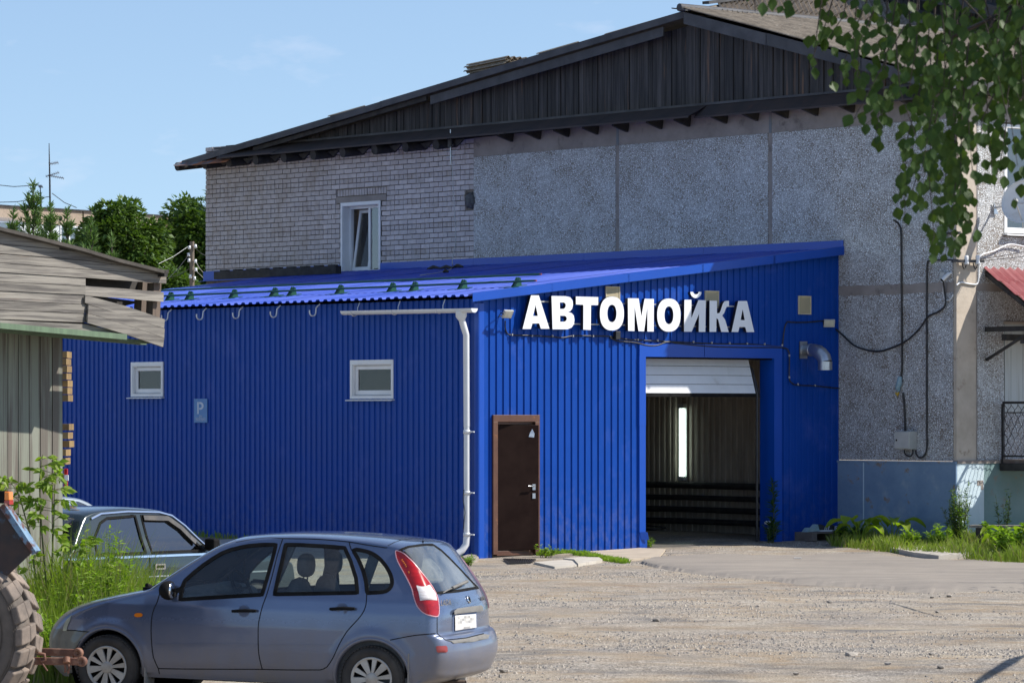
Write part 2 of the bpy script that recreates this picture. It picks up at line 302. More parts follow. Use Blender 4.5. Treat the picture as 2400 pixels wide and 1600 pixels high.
def groundmat():
    m=bpy.data.materials.new('dusty_gravel_yard'); m.use_nodes=True; t=m.node_tree; b=t.nodes['Principled BSDF']; b.inputs['Roughness'].default_value=.97; b.inputs['Specular IOR Level'].default_value=.15
    tc=N(t,'ShaderNodeTexCoord'); O=tc.outputs['Object']
    mp=N(t,'ShaderNodeMapping'); mp.inputs['Scale'].default_value=(.7,1.1,1); L(t,O,mp.inputs[0])
    def nz(s,d=6.,r=.6,src=None):
        n=N(t,'ShaderNodeTexNoise',i_Scale=s,i_Detail=d,i_Roughness=r); L(t,src or O,n.inputs[0]); return n.outputs[0]
    def mr(x,a,bb,c=0,d=1):
        r=N(t,'ShaderNodeMapRange'); r.inputs[1].default_value=a; r.inputs[2].default_value=bb; r.inputs[3].default_value=c; r.inputs[4].default_value=d; L(t,x,r.inputs[0]); return r.outputs[0]
    def mix(f,A,B):
        x=N(t,'ShaderNodeMix',data_type='RGBA'); L(t,f,x.inputs[0])
        for k,q in (('A',A),('B',B)):
            if isinstance(q,tuple): x.inputs[k].default_value=(*q,1)
            else: L(t,q,x.inputs[k])
        return x.outputs['Result']
    c=mix(mr(nz(.9,src=mp.outputs[0]),.38,.62),(.37,.315,.24),(.275,.238,.195))
    c=mix(mr(nz(2.3,src=mp.outputs[0]),.46,.60),c,(.29,.225,.155))
    c=mix(mr(nz(1.3,src=mp.outputs[0]),.50,.66),c,(.165,.155,.145))
    c=mix(mr(nz(1.9,r=.7,src=mp.outputs[0]),.57,.75),c,(.50,.45,.38))
    sx=N(t,'ShaderNodeSeparateXYZ'); L(t,O,sx.inputs[0]); mw=N(t,'ShaderNodeMapping'); mw.inputs['Scale'].default_value=(.28,.05,0); L(t,O,mw.inputs[0]); wn=nz(1.0,2.,.5,mw.outputs[0]); br=nz(2.2,7.,.7)
    for yc,amp,wd,colr,am in ((50.6,7.,.55,(.24,.165,.105),.75),(47.2,6.,.5,(.47,.42,.35),.7),(42.8,5.,.35,(.22,.17,.125),.7),(41.0,5.,.35,(.23,.18,.13),.6),(37.2,4.,.8,(.145,.125,.105),.8),(54.2,4.,.5,(.20,.185,.17),.6)):
        a1=N(t,'ShaderNodeMath',operation='MULTIPLY_ADD',i_1=amp,i_2=yc-amp*.5); L(t,wn,a1.inputs[0]); a2=N(t,'ShaderNodeMath',operation='SUBTRACT'); L(t,sx.outputs[1],a2.inputs[0]); L(t,a1.outputs[0],a2.inputs[1]); a3=N(t,'ShaderNodeMath',operation='ABSOLUTE'); L(t,a2.outputs[0],a3.inputs[0])
        q1=mr(a3.outputs[0],wd*1.25,wd*.2); q2=mr(br,.40,.62,0,am); q3=N(t,'ShaderNodeMath',operation='MULTIPLY'); L(t,q1,q3.inputs[0]); L(t,q2,q3.inputs[1]); c=mix(q3.outputs[0],c,colr)
    vo=N(t,'ShaderNodeTexVoronoi',i_Scale=34.0); L(t,O,vo.inputs['Vector']); sp=N(t,'ShaderNodeSeparateColor'); L(t,vo.outputs['Color'],sp.inputs[0])
    gr=mix(mr(sp.outputs[0],.0,1.),(.12,.11,.10),(.50,.46,.41)); msk=N(t,'ShaderNodeMath',operation='MULTIPLY',i_1=.55); L(t,mr(nz(1.1,src=mp.outputs[0]),.40,.60),msk.inputs[0])
    c=mix(msk.outputs[0],c,gr); vf=N(t,'ShaderNodeTexVoronoi',i_Scale=90.0); L(t,O,vf.inputs['Vector']); s2=N(t,'ShaderNodeSeparateColor'); L(t,vf.outputs['Color'],s2.inputs[0])
    hs=N(t,'ShaderNodeHueSaturation'); L(t,c,hs.inputs['Color']); L(t,mr(s2.outputs[1],0,1,.72,1.26),hs.inputs['Value']); L(t,hs.outputs[0],b.inputs['Base Color'])
    ad=N(t,'ShaderNodeMath',operation='ADD'); L(t,vo.outputs['Distance'],ad.inputs[0]); L(t,nz(60.,3.),ad.inputs[1])
    bp=N(t,'ShaderNodeBump',i_Distance=.012,i_Strength=.8); L(t,ad.outputs[0],bp.inputs['Height']); L(t,bp.outputs[0],b.inputs['Normal']); return m
GROUND=groundmat()
APRON=M('dusty_old_asphalt',(.285,.25,.21),(.215,.19,.165),sc=1.1,stretch=(.6,2.0,1),rough=.95,bump=.006,bsc=60,wear=(.36,.32,.27),wsc=2.2,wlo=.55,whi=.75)
# ---------------------------------------------------------------- ground sheet
xs=[-900,-400,-150,-60,-30,-16]+[ -12+i*.16 for i in range(151)]+[16,30,60,150,400,900]
ys=[4,16,26]+[30+i*.16 for i in range(220)]+[66+i*1.0 for i in range(10)]+[80,100,140,200,300,500,900,1600,2600]
mb=MB(); nx=len(xs)
for y in ys:
    for x in xs: mb.v.append(V(x,y,gzn(x,y)))
for j in range(len(ys)-1):
    for i in range(nx-1):
        a=j*nx+i; mb.f.append((a,a+1,a+1+nx,a+nx)); mb.m.append(0); mb.sm.append(True)
obj('ground',mb,GROUND,kind='structure')
# asphalt apron: a low slab with a broken edge
edge=[(1500,1322),(1530,1332),(1600,1343),(1690,1353),(1800,1362),(1870,1372),(1960,1378),(2060,1386),(2160,1393),(2260,1391),(2420,1388),(2500,1385)]
back=[(1540,1312),(1640,1302),(1750,1302),(1850,1301),(1950,1298),(2040,1298),(2130,1306),(2300,1316),(2420,1322),(2500,1326)]
def dens(pts,n,jit):
    o=[]
    for i in range(len(pts)-1):
        for k in range(n):
            u=k/n; o.append((pts[i][0]*(1-u)+pts[i+1][0]*u,pts[i][1]*(1-u)+pts[i+1][1]*u+ru(-jit,jit)))
    return o+[pts[-1]]
E1=[pix_ground(*p) for p in dens(edge,12,.9)]; B1=[pix_ground(*p) for p in dens(back,12,.5)]
m=60; mb=MB()
def samp(P,u):
    k=u*(len(P)-1); i=min(int(k),len(P)-2); return P[i].lerp(P[i+1],k-i)
R_=10
for j in range(R_+1):
    for i in range(m*2+1):
        q=samp(E1,i/(m*2)).lerp(samp(B1,i/(m*2)),j/R_); h=.05*min(1,j*3/R_+.35)*(1 if j<R_ else .1); q.z=gzn(q.x,q.y)+(h if j else -.03); mb.v.append(q)
for j in range(R_):
    for i in range(m*2):
        a=j*(m*2+1)+i; mb.f.append((a,a+1,a+2+m*2,a+1+m*2)); mb.m.append(0); mb.sm.append(j>0)
obj('asphalt_apron',mb,APRON,kind='structure')
# ---------------------------------------------------------------- corrugated sheets
PITCH=.1375; PROF=[(0,0),(.061,0),(.069,1),(.1295,1)]   # valley, slope, crest, slope
def prof_pts(a,b,pitch=PITCH,prof=PROF,depth=.019):
    r=[];k=math.floor(a/pitch)-1
    while k*pitch<b+pitch:
        for t,h in prof: r.append((k*pitch+t,h*depth))
        k+=1
    def at(t):
        for i in range(len(r)-1):
            if r[i][0]<=t<=r[i+1][0]: u=(t-r[i][0])/(r[i+1][0]-r[i][0]+1e-9); return r[i][1]*(1-u)+r[i+1][1]*u
    return [(a,at(a))]+[q for q in r if a+1e-4<q[0]<b-1e-4]+[(b,at(b))]
def wall_sheet(mb,fr,a,b,zlo,zhi,o,mi=0):
    P=prof_pts(a,b); vs=[];
    for t,h in P: vs+= [fr.p(t,zlo(t),o+h),fr.p(t,zhi(t),o+h)]
    mb.add(vs,[(2*i,2*i+2,2*i+3,2*i+1) for i in range(len(P)-1)],mi)
def clad(fr,parent,t0,t1,zb,zt,holes,w=1.1,o=0):
    a=t0
    while a<t1-.01:
        b=min(a+w,t1); cuts=sorted({a,b}|{h[k] for h in holes for k in (0,1) if a<h[k]<b}); mb=MB(); oo=o+ru(0,.004)
        for c,d in zip(cuts,cuts[1:]):
            mid=(c+d)/2; hs=[h for h in holes if h[0]<mid<h[1]]
            if not hs: wall_sheet(mb,fr,c,d,zb,zt,oo)
            for h in hs:
                if h[2]>.3: wall_sheet(mb,fr,c,d,zb,lambda t:h[2],oo)
                wall_sheet(mb,fr,c,d,lambda t:h[3],zt,oo)
        obj('wall_sheet',mb,BLUE,parent); a=b
A=thing('car_wash_annex','bright blue corrugated metal lean-to with low pitched roof and open garage bay','car wash building',CORNER)
zg=lambda fr:(lambda t:gz(*(fr.p(t,0)).xy)-.06)
t_dl,_=FR.uv(1151,1100);t_dr,_=FR.uv(1260,1100)
GH=(3.36,6.17,-1,3.10); DH=(t_dl,t_dr,-1,2.17)
WINS=[]
for (x0,x1,y0,y1) in ((310,385,848,929),(824,925,843,934)):
    ta,zb_=SD.uv(x1,y1); tb,zt_=SD.uv(x0,y0); zt2=SD.uv(x1,y0)[1]; WINS.append((ta,tb,zb_,(zt_+zt2)/2))
clad(FR,A,0,7.66,zg(FR),lambda t:3.90+.1165*t,[GH,DH])
clad(SD,A,0,14.3,zg(SD),lambda t:3.93,WINS)
# inner skin, floor, back wall inside the bay
IW=Frame(CORNER+RD*7.42,LD,-RD)
mb=MB();
for a in range(7): wall_sheet(mb,IW,.2+a*1.1,.2+(a+1)*1.1,lambda t:.1,lambda t:4.7,0.02)
wall_sheet(mb,IW,7.9,13.9,lambda t:.1,lambda t:4.7,0.02)
obj('interior_wall',mb,INNER,A)
mb=MB(); mb.add([FR.p(0.02,3.86,-.04),FR.p(7.64,4.74,-.04),FR.p(7.64,4.74,-13.9),FR.p(0.02,3.86,-13.9)],[(0,1,2,3)])
mb.box(Frame(CORNER+LD*13.9,RD,-LD),.03,7.62,0,3.9,0,.05)
mb.box(SD,.06,WINS[1][0]-.02,.0,3.8,-.06,-.04); mb.box(SD,WINS[1][1]+.02,WINS[0][0]-.02,.0,3.8,-.06,-.04); mb.box(SD,WINS[0][1]+.02,13.8,.0,3.8,-.06,-.04)
mb.box(FR,1.3,3.3,.0,3.8,-.06,-.04); mb.box(FR,6.3,7.6,.0,3.8,-.06,-.04)
obj('interior_lining',mb,INNER,A)
mb=MB(); mb.hexa(FR.p(.05,-.15,-13.8),RD*7.55,LD*-13.75,UP*.27); obj('bay_floor',mb,FLOOR,A)
for z,r in ((.97,.055),(.76,.045),(.56,.05),(.36,.05)):
    mb=MB(); mb.tube([IW.p(.3,z,.16),IW.p(3.2,z+.01,.15),IW.p(7.5,z-.01,.17)],r,8); obj('guard_rail',mb,LOG,A)
mb=MB(); mb.tube([IW.p(.95,1.0,.24),IW.p(1.15,.85,.25),IW.p(1.05,.5,.25),IW.p(.75,.25,.3),IW.p(.6,.2,.4)],.012,6); obj('hose',mb,CABLE,A)
mb=MB(); ring=[IW.p(3.9+.7*math.cos(i*.35),.15+.004*i,.75+.35*math.sin(i*.35)) for i in range(44)]; mb.tube(ring,.014,6); obj('hose',mb,CABLE,A)
w,_z=3.42,0
mb=MB()
for dt in (-.035,.035): mb.tube([IW.p(w+dt,1.13,.10),IW.p(w+dt,2.28,.10)],.019,8)
lamp=obj('strip_lamp',mb,TUBE,A)
mb=MB(); mb.box(IW,w-.08,w+.08,1.08,2.34,.045,.06); mb.box(IW,w-.07,w+.07,1.06,1.12,.045,.13);mb.box(IW,w-.07,w+.07,2.29,2.36,.045,.13); obj('lamp_housing',mb,GREYB,lamp)
# sectional garage door, rolled mostly up
def sub(name,parent,loc):
    o=bpy.data.objects.new(name,None); COL.objects.link(o); o.parent=parent; o.location=Vector(loc)-WL[parent.name]; WL[o.name]=Vector(loc); return o
gd=sub('garage_door',A,FR.p(4.7,2.5))
z=2.52
for k in range(5):
    mb=MB(); h=.145; o=-.10-.075*k*(1 if k else 1)*.6
    o2=o-.045
    mb.hexa(FR.p(3.33,z,o),RD*2.55,UP*(h-.008)+FR.n*(o2-o),FR.n*-.03); obj('door_panel',mb,WHITE,gd); z+=h
mb=MB(); mb.hexa(FR.p(3.33,2.46,-.10),RD*2.56,UP*.06,FR.n*-.035); obj('rubber_seal',mb,BLACK,gd)
mb=MB(); mb.tube([FR.p(5.93,.12,-.12),FR.p(5.93,2.5,-.12),FR.p(5.92,2.9,-.22),FR.p(5.9,3.15,-.6)],.025,6); obj('door_track',mb,DARKM,gd)
mb=MB(); mb.tube([FR.p(5.98,2.45,-.1),FR.p(5.95,2.8,-.2),FR.p(5.9,3.1,-.35)],.01,5); obj('lift_cable',mb,CABLE,gd)
# trims round the bay
mb=MB(); mb.box(FR,3.24,3.37,.12,2.62,.0,.034); obj('jamb_trim',mb,BLUET,A)
mb=MB(); mb.box(FR,3.235,3.37,2.0,3.10,.003,.038); mb.box(FR,3.345,3.37,.2,3.1,-.22,.0); obj('jamb_trim',mb,BLUET,A)
mb=MB(); mb.hexa(FR.p(3.25,.02,.012),RD*.13+FR.n*.03,UP*.30,FR.n*.012); mb.hexa(FR.p(3.27,.22,.03),RD*.12+FR.n*.05,UP*.12+RD*-.03,FR.n*.01); obj('bent_trim_end',mb,BLUET,A,label='crumpled foot of the blue door trim')
mb=MB(); mb.box(FR,6.17,6.20,.05,3.1,-.30,.034); mb.box(FR,6.20,6.34,.1,3.1,.0,.034); obj('jamb_trim',mb,BLUET,A)
mb=MB(); mb.box(FR,3.24,4.62,3.10,3.29,.0,.036); mb.box(FR,3.3,6.2,3.085,3.10,-.3,.036); obj('header_trim',mb,BLUET,A)
mb=MB(); mb.box(FR,4.63,6.34,3.10,3.295,.0,.038); obj('header_trim',mb,BLUET,A)
mb=MB(); mb.box(FR,3.37,6.17,3.06,3.09,-.2,-.02); obj('header_seal',mb,BLACK,A)
# corner trim, verge, roof, flashing
mb=MB(); mb.box(FR,-.012,.085,.0,3.86,.0195,.026); mb.box(SD,-.026,.075,-.02,3.86,.0195,.026); obj('corner_trim',mb,BLUET,A)
zr=lambda r:3.985+.1165*r
RP=[(0,0),(.05,0),(.075,1),(.115,1),(.14,0)]
a=-.10;k=0
while a<14.5:
    b=min(a+1.0,14.6); P=prof_pts(a,b+.02,.2,[(0,0),(.07,0),(.10,1),(.17,1)],.032); mb=MB(); vs=[]; rr=[-.22,1.5,3.4,5.5,7.62]
    for r in rr:
        for t,h in P: vs.append(CORNER+LD*t+RD*r+UP*(zr(r)+h+.004*(k%2)))
    n=len(P); mb.add(vs,[(j*n+i,j*n+i+1,(j+1)*n+i+1,(j+1)*n+i) for j in range(4) for i in range(n-1)]); obj('roof_sheet',mb,BLUER,A); a=b;k+=1
mb=MB(); g=[]
for s in (0,1):
    pass
for c in range(5):
    r0,r1=-.24+c*1.57,-.24+(c+1)*1.58; mb=MB()
    mb.hexa(CORNER+LD*-.145+RD*r0+UP*(zr(r0)-.08),RD*(r1-r0)+UP*.1165*(r1-r0),-LD*.006,UP*(.125+.002*c)); mb.hexa(CORNER+LD*-.15+RD*r0+UP*(zr(r0)+.042+.002*c),RD*(r1-r0)+UP*.1165*(r1-r0),LD*.14,UP*.004)
    mb.hexa(CORNER+LD*-.145+RD*r0+UP*(zr(r0)-.084),RD*(r1-r0)+UP*.1165*(r1-r0),LD*.03,-UP*.004); obj('verge_trim',mb,BLUET,A)
_u=lambda x:MW.uv(x,600)[0]
for a,b in ((-.15,3.2),(3.2,6.3),(6.3,9.38),(9.38,_u(894)),(_u(799),_u(640)),(_u(640),_u(482)+.04)):
    mb=MB(); mb.box(MW,a,b-.005,4.84,5.03,.03,.036); mb.hexa(MW.p(a,4.84,.03),LD*(b-a-.005),-RD*.12+UP*-.012,UP*.005); obj('wall_flashing',mb,BLUET,A)
# snow guards: two pipes on green brackets
zs=lambda r:zr(r)+.034
for dr,dz,nm in ((.62,.10,'a'),(.72,.19,'b')):
    mb=MB(); mb.tube([CORNER+LD*-.05+RD*(dr+.45)+UP*(zs(dr+.45)+dz-.02),CORNER+LD*10.2+RD*(dr+.45)+UP*(zs(dr+.45)+dz-.02)],.019,6,mi=0); obj('snow_guard_pipe',mb,GREEN,A)
    mb=MB(); mb.tube([CORNER+LD*-.05+RD*(dr+.45)+UP*(zs(dr+.45)+dz-.02),CORNER+LD*-.09+RD*(dr+.45)+UP*(zs(dr+.45)+dz-.02)],.015,6); obj('pipe_cap',mb,REDT,A)
def roof_t(px,r):            # t on the roof at this pixel column for a given r
    c=(px-CX)/F; O=CORNER+RD*r; return (O.x-c*O.y)/(c*LD.y-LD.x)
for px in (438,541,636,678,790,912,964,1078,1205,392):
    t=roof_t(px,1.05); mb=MB(); q=CORNER+LD*t+RD*.92
    for s in (-.02,.02):
        O=q+LD*s+UP*zs(.92); mb.poly([O+RD*.08+UP*.009,O+RD*.27+UP*.03,O+RD*.25+UP*.15,O+RD*.19+UP*.17,O+RD*.15+UP*.10],LD*.004)
    mb.hexa(q+LD*-.16+UP*zs(.92),LD*.32,RD*.10+UP*.012,UP*.006); mb.hexa(q+LD*-.05+RD*.15+UP*(zs(1.07)),LD*.1,RD*.2+UP*.023,UP*.01); obj('snow_guard_bracket',mb,GREEN,A)
# gutter hooks, gutter, downpipe
def gh_pts(t,rad=.062,o=.26,zc=3.80):
    c=SD.p(t,zc,o); return [c+SD.n*(rad*math.cos(a))+UP*(rad*math.sin(a)) for a in [math.pi*(1+i/10) for i in range(11)]]
for px in (386,468,553,641,733):
    t,_=SD.uv(px,725,.26); mb=MB(); P=gh_pts(t); P=[SD.p(t,3.93,.12),SD.p(t,3.87,.19)]+P+[P[-1]+UP*.03]
    mb.tube(P,.012,5); obj('gutter_hook',mb,WHITE,A)
t0,_=SD.uv(1112,713,.26); t1,_=SD.uv(805,715,.26)
mb=MB(); vs=[];
for t in (t0,t1):
    z_=3.775 if t==t0 else 3.80
    vs+=gh_pts(t,.065,.26,z_)+gh_pts(t,.060,.26,z_)[::-1]
n=22; mb.add(vs,[(i,(i+1)%n,n+(i+1)%n,n+i) for i in range(n)],0,False); mb.add(gh_pts(t0,.065,.26,3.775),[tuple(range(11))]); mb.add(gh_pts(t1,.065,.26,3.80),[tuple(range(11))[::-1]])
gu=obj('gutter',mb,WHITE,A,recalc=True)
for px in (830,925,1030):
    t,_=SD.uv(px,705,.26); mb=MB(); P=gh_pts(t,.07,.26,3.785); mb.tube([SD.p(t,3.93,.15),SD.p(t,3.84,.19)]+P,.008,5); obj('gutter_strap',mb,WHITE,gu)
tp,_=SD.uv(1093,900,.15); dp=sub('downpipe',A,SD.p(tp,0,.15))
mb=MB(); mb.tube([SD.p(tp,3.74,.25),SD.p(tp,3.66,.25),SD.p(tp,3.60,.24)],[.085,.085,.05],16); obj('funnel',mb,WHITE,dp)
mb=MB(); mb.tube([SD.p(tp,3.62,.24),SD.p(tp,3.5,.2),SD.p(tp,3.38,.15),SD.p(tp,2.0,.14)],.05,16); obj('pipe',mb,WHITE,dp)
mb=MB(); mb.tube([SD.p(tp,2.02,.14),SD.p(tp,.30,.14)],.047,16); obj('pipe',mb,WHITE,dp)
mb=MB(); mb.tube([SD.p(tp,.34,.14),SD.p(tp+.005,.22,.15),SD.p(tp+.03,.13,.21),SD.p(tp+.06,.08,.28)],.053,16,cap=False); obj('shoe',mb,WHITE,dp)
for z in (1.92,1.0,.37):
    mb=MB(); mb.lathe([(.054,-.03),(.056,-.03),(.056,.03),(.054,.03)],SD.p(tp,z,.14),UP,16); mb.tube([SD.p(tp-.04,z,.14),SD.p(tp-.12,z,.13),SD.p(tp-.16,z,.13)],.012,6); obj('clamp',mb,WHITE,dp)
mb=MB(); mb.tube([SD.p(tp,1.05,.2),SD.p(tp+.02,.9,.2),SD.p(tp-.03,.7,.2),SD.p(tp+.0,.55,.2),SD.p(tp+.02,.45,.19)],.006,5); obj('dangling_wire',mb,DARKM,dp)
# small windows of the side wall
def pvc_window(name,parent,fr,t0,t1,z0,z1,lab=None,sill=True,glass=GLASSD,dep=.10):
    w=sub(name,parent,fr.p((t0+t1)/2,z0)); 
    if lab: w['label']=lab
    mb=MB(); e=.055
    for a,b,c,d in ((t0,t1,z1-.07,z1),(t0,t1,z0,z0+.05),(t0,t0+e,z0+.05,z1-.07),(t1-e,t1,z0+.05,z1-.07)): mb.box(fr,a,b,c,d,.005,.035)
    for a,b,c,d in ((t0+e,t1-e,z1-.085,z1-.07),(t0+e,t0+e+.012,z0+.05,z1-.085),(t1-e-.012,t1-e,z0+.05,z1-.085)): mb.box(fr,a,b,c,d,-.09,.02)
    obj('trim',mb,PVC,w,bevel=.004)
    i0,i1,j0,j1=t0+e+.012,t1-e-.012,z0+.055,z1-.09; g=.06; mb=MB()
    for a,b,c,d in ((i0,i1,j1-g,j1),(i0,i1,j0,j0+g*1.3),(i0,i0+g,j0+g*1.3,j1-g),(i1-g,i1,j0+g*1.3,j1-g)): mb.box(fr,a,b,c,d,-.07,-.025)
    obj('frame',mb,PVC,w,bevel=.005)
    mb=MB(); mb.box(fr,i0+g-.01,i1-g+.01,j0+g*1.3-.01,j1-g+.01,-.052,-.044); obj('pane',mb,glass,w)
    mb=MB(); mb.box(fr,i0-.02,i1+.02,j0-.02,j1+.02,-.13,-.12); obj('curtain',mb,M('curtain_cloth',(.17,.155,.125),(.12,.11,.09),sc=2,stretch=(6,6,.7),rough=.9) if 'curtain_cloth' not in bpy.data.materials else bpy.data.materials['curtain_cloth'],w)
    if sill:
        mb=MB(); mb.hexa(fr.p(t0-.03,z0-.02,.0),fr.e*(t1-t0+.09),fr.n*.085+UP*-.012,UP*.014); obj('sill',mb,WHITE,w)
    return w
pvc_window('window',A,SD,*WINS[1][:4],lab='small white window near the downpipe'); pvc_window('window',A,SD,*WINS[0][:4],lab='small white window near the old shed')
# screws
for fr,rows,t1 in ((SD,(3.47,2.33,1.2),14),(FR,(3.55,2.36,1.22),7.6)):
    mb=MB()
    for z in rows:
        t=.10
        while t<t1:
            if not any(h[0]-.05<t<h[1]+.05 and z<h[3]+.1 and z>h[2]-.1 for h in (WINS if fr is SD else [GH,DH])): mb.box(fr,t-.010,t+.010,z-.010,z+.010,.0,.014)
            t+=PITCH*2
    obj('screws',mb,DARKM,A,kind='stuff')
# brown steel door standing ajar in its frame
dr=sub('door',A,FR.p((t_dl+t_dr)/2,.05)); t0,t1=t_dl,t_dr
mb=MB()
for a,b,c,d in ((t0,t1,2.07,2.175),(t0,t0+.09,.06,2.07),(t1-.09,t1,.06,2.07)): mb.box(FR,a,b,c,d,-.02,.055)
for a,b,c,d in ((t0+.09,t1-.09,2.03,2.07),(t0+.09,t0+.115,.1,2.03),(t1-.115,t1-.09,.1,2.03),(t0+.09,t1-.09,.06,.11)): mb.box(FR,a,b,c,d,-.10,.0)
obj('door_frame',mb,BROWN,dr,bevel=.003)
hng=FR.p(t0+.12,.10,-.045); an=math.radians(-9); dd=(RD*math.cos(an)+(-LD)*-math.sin(an)*-1); wd=(t1-t0)-.24
dd=(RD*math.cos(math.radians(13))+(-LD)*math.sin(math.radians(13))).normalized(); nn=UP.cross(dd).normalized()*-1
nn=dd.cross(UP).normalized(); DF=Frame(hng,dd,nn); wd=.80*(t1-t0)
mb=MB(); mb.box(DF,0,wd,.02,1.92,-.045,.0); leaf=obj('door_leaf',mb,DOORM,dr,bevel=.004)
mb=MB(); mb.box(DF,wd,wd+.005,.02,1.92,-.045,.0); obj('sunlit_edge',mb,BROWN,leaf)  # sun on the leaf's edge, put in as a lighter brown strip
mb=MB(); mb.box(DF,wd-.11,wd-.06,.93,1.02,.0,.014); mb.tube([DF.p(wd-.08,.99,.01),DF.p(wd-.08,.99,.05),DF.p(wd-.21,.99,.055)],.010,8); mb.box(DF,wd-.11,wd-.06,.80,.88,.0,.012); obj('handle',mb,GALV,leaf)
mb=MB(); mb.poly([DF.p(wd-.17,1.74,.001),DF.p(wd-.08,1.73,.001),DF.p(wd-.07,1.79,.001),DF.p(wd-.11,1.86,.001),DF.p(wd-.15,1.80,.001)],nn*.002); obj('torn_sticker',mb,M('torn_pale_sticker',(.35,.42,.5),(.15,.2,.3),sc=9,rough=.6),leaf)
mb=MB(); mb.box(FR,t0+.1,t1-.1,.04,.07,-.25,.02); obj('threshold',mb,BROWN,dr)
# ---------------------------------------------------------------- things fixed to the annex
LW=.055
def lm(q,o): return FR.p(q[0],q[1],o)
def z4(x,y): return (1100+x/4.126,620+y/4.126)
def z5(x,y): return (1500+x/4.126,620+y/4.126)
def UVL(P,o=.15): return [Vector(FR.uv(*p,o)) for p in P]
def ell(fn,cx,cy,rx,ry,n=40,e=2.35): 
    r=[]
    for i in range(n):
        a=2*math.pi*i/n; c,s=math.cos(a),math.sin(a); r.append(fn(cx+rx*math.copysign(abs(c)**(2/e),c),cy+ry*math.copysign(abs(s)**(2/e),s)))
    return r
def F4(*P): return [z4(*p) for p in P]
def F5(*P): return [z5(*p) for p in P]
sign=thing('car_wash_sign','large white raised letters АВТОМОЙКА standing off the blue wall','sign',FR.p(2.6,3.2,.1))
letters=[
 (F4((597,297),(672,297),(775,620),(692,620),(676,568),(610,568),(595,622),(515,622)),[F4((641,390),(663,496),(616,496))]),
 (F4((795,303),(930,305),(975,315),(998,345),(1003,385),(995,425),(978,448),(955,458),(990,468),(1010,492),(1017,535),(1012,575),(990,608),(950,625),(805,625)),[F4((875,366),(915,366),(930,378),(933,395),(928,415),(912,428),(876,428)),F4((878,494),(922,495),(938,505),(943,522),(938,540),(922,551),(878,552))]),
 (F4((1030,308),(1247,314),(1245,392),(1177,391),(1174,632),(1102,628),(1103,389),(1031,385)),[]),
 (ell(z4,1379,473,116,163),[ell(z4,1379,472,44,84,e=2.2)]),
 (F4((1533,325),(1638,327),(1664,500),(1695,330),(1785,332),(1783,647),(1722,646),(1722,410),(1690,645),(1636,643),(1598,405),(1597,642),(1536,640)),[]),
 (ell(z4,1930,488,113,160),[ell(z4,1930,489,43,86,e=2.2)]),
 (F5((430,340),(497,340),(497,515),(565,343),(637,345),(632,650),(568,650),(571,475),(500,648),(426,648)),[]),
 (F5((673,348),(745,350),(744,470),(768,468),(782,440),(800,380),(815,358),(830,351),(860,350),(860,404),(838,408),(828,430),(815,465),(795,492),(822,530),(858,652),(785,650),(763,560),(755,530),(740,518),(737,650),(672,650)),[]),
 (F5((950,352),(1035,352),(1105,652),(1030,652),(1018,604),(962,602),(950,652),(885,650)),[F5((993,432),(1013,537),(973,535))])]
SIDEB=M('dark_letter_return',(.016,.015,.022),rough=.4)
for outer,holes in letters:
    mb=MB(); O2=UVL(outer); H2=[UVL(h) for h in holes]
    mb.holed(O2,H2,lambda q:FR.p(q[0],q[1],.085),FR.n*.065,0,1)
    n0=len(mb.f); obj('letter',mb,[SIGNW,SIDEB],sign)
br=[];c0=z5(541,262)
arc=[]
for i in range(13):
    a=math.pi*(1-i/12); arc.append(z5(541-54*math.cos(math.pi-a) if 0 else 541+54*math.cos(a),264+60*math.sin(a)))
arc2=[]
for i in range(13):
    a=math.pi*i/12; arc2.append(z5(541+26*math.cos(a),264+24*math.sin(a)))
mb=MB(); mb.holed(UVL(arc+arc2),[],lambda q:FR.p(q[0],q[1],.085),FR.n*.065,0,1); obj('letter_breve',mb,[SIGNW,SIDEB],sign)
for yy in (706,757):
    ta,za=FR.uv(1245,yy,.06); tb,zb=FR.uv(1745,yy+9,.06); mb=MB(); mb.bar(FR.p(ta,za,.05),FR.p(tb,za,.05),.02,.02); obj('mounting_rail',mb,GREYB,sign)
labs=['beige louvred vent grille behind the letter O of the sign','beige louvred vent grille above the letter K of the sign','beige louvred vent grille right of the sign, clear of all letters']
for (x0,x1,y0,y1),lb in zip(((1419,1452,671,712),(1652,1684,681,722),(1871,1900,693,737)),labs):
    ta,zt=FR.uv(x0,y0,.03); tb,zb=FR.uv(x1,y1,.03); g=thing('vent_grille',lb,'vent',FR.p((ta+tb)/2,zb,.02),'beige vent grilles on the blue wall')
    mb=MB(); e=.014
    for a,b,c,d in ((ta,tb,zt-e,zt),(ta,tb,zb,zb+e),(ta,ta+e,zb+e,zt-e),(tb-e,tb,zb+e,zt-e)): mb.box(FR,a,b,c,d,.02,.045)
    mb.box(FR,ta+e,tb-e,zb+e,zt-e,.018,.022); obj('frame',mb,BEIGE,g); z=zb+.022; 
    while z<zt-.024:
        mb=MB(); mb.hexa(FR.p(ta+e,z,.024),RD*(tb-ta-2*e),FR.n*.014+UP*-.010,UP*.005); obj('slat',mb,BEIGE,g); z+=.0145
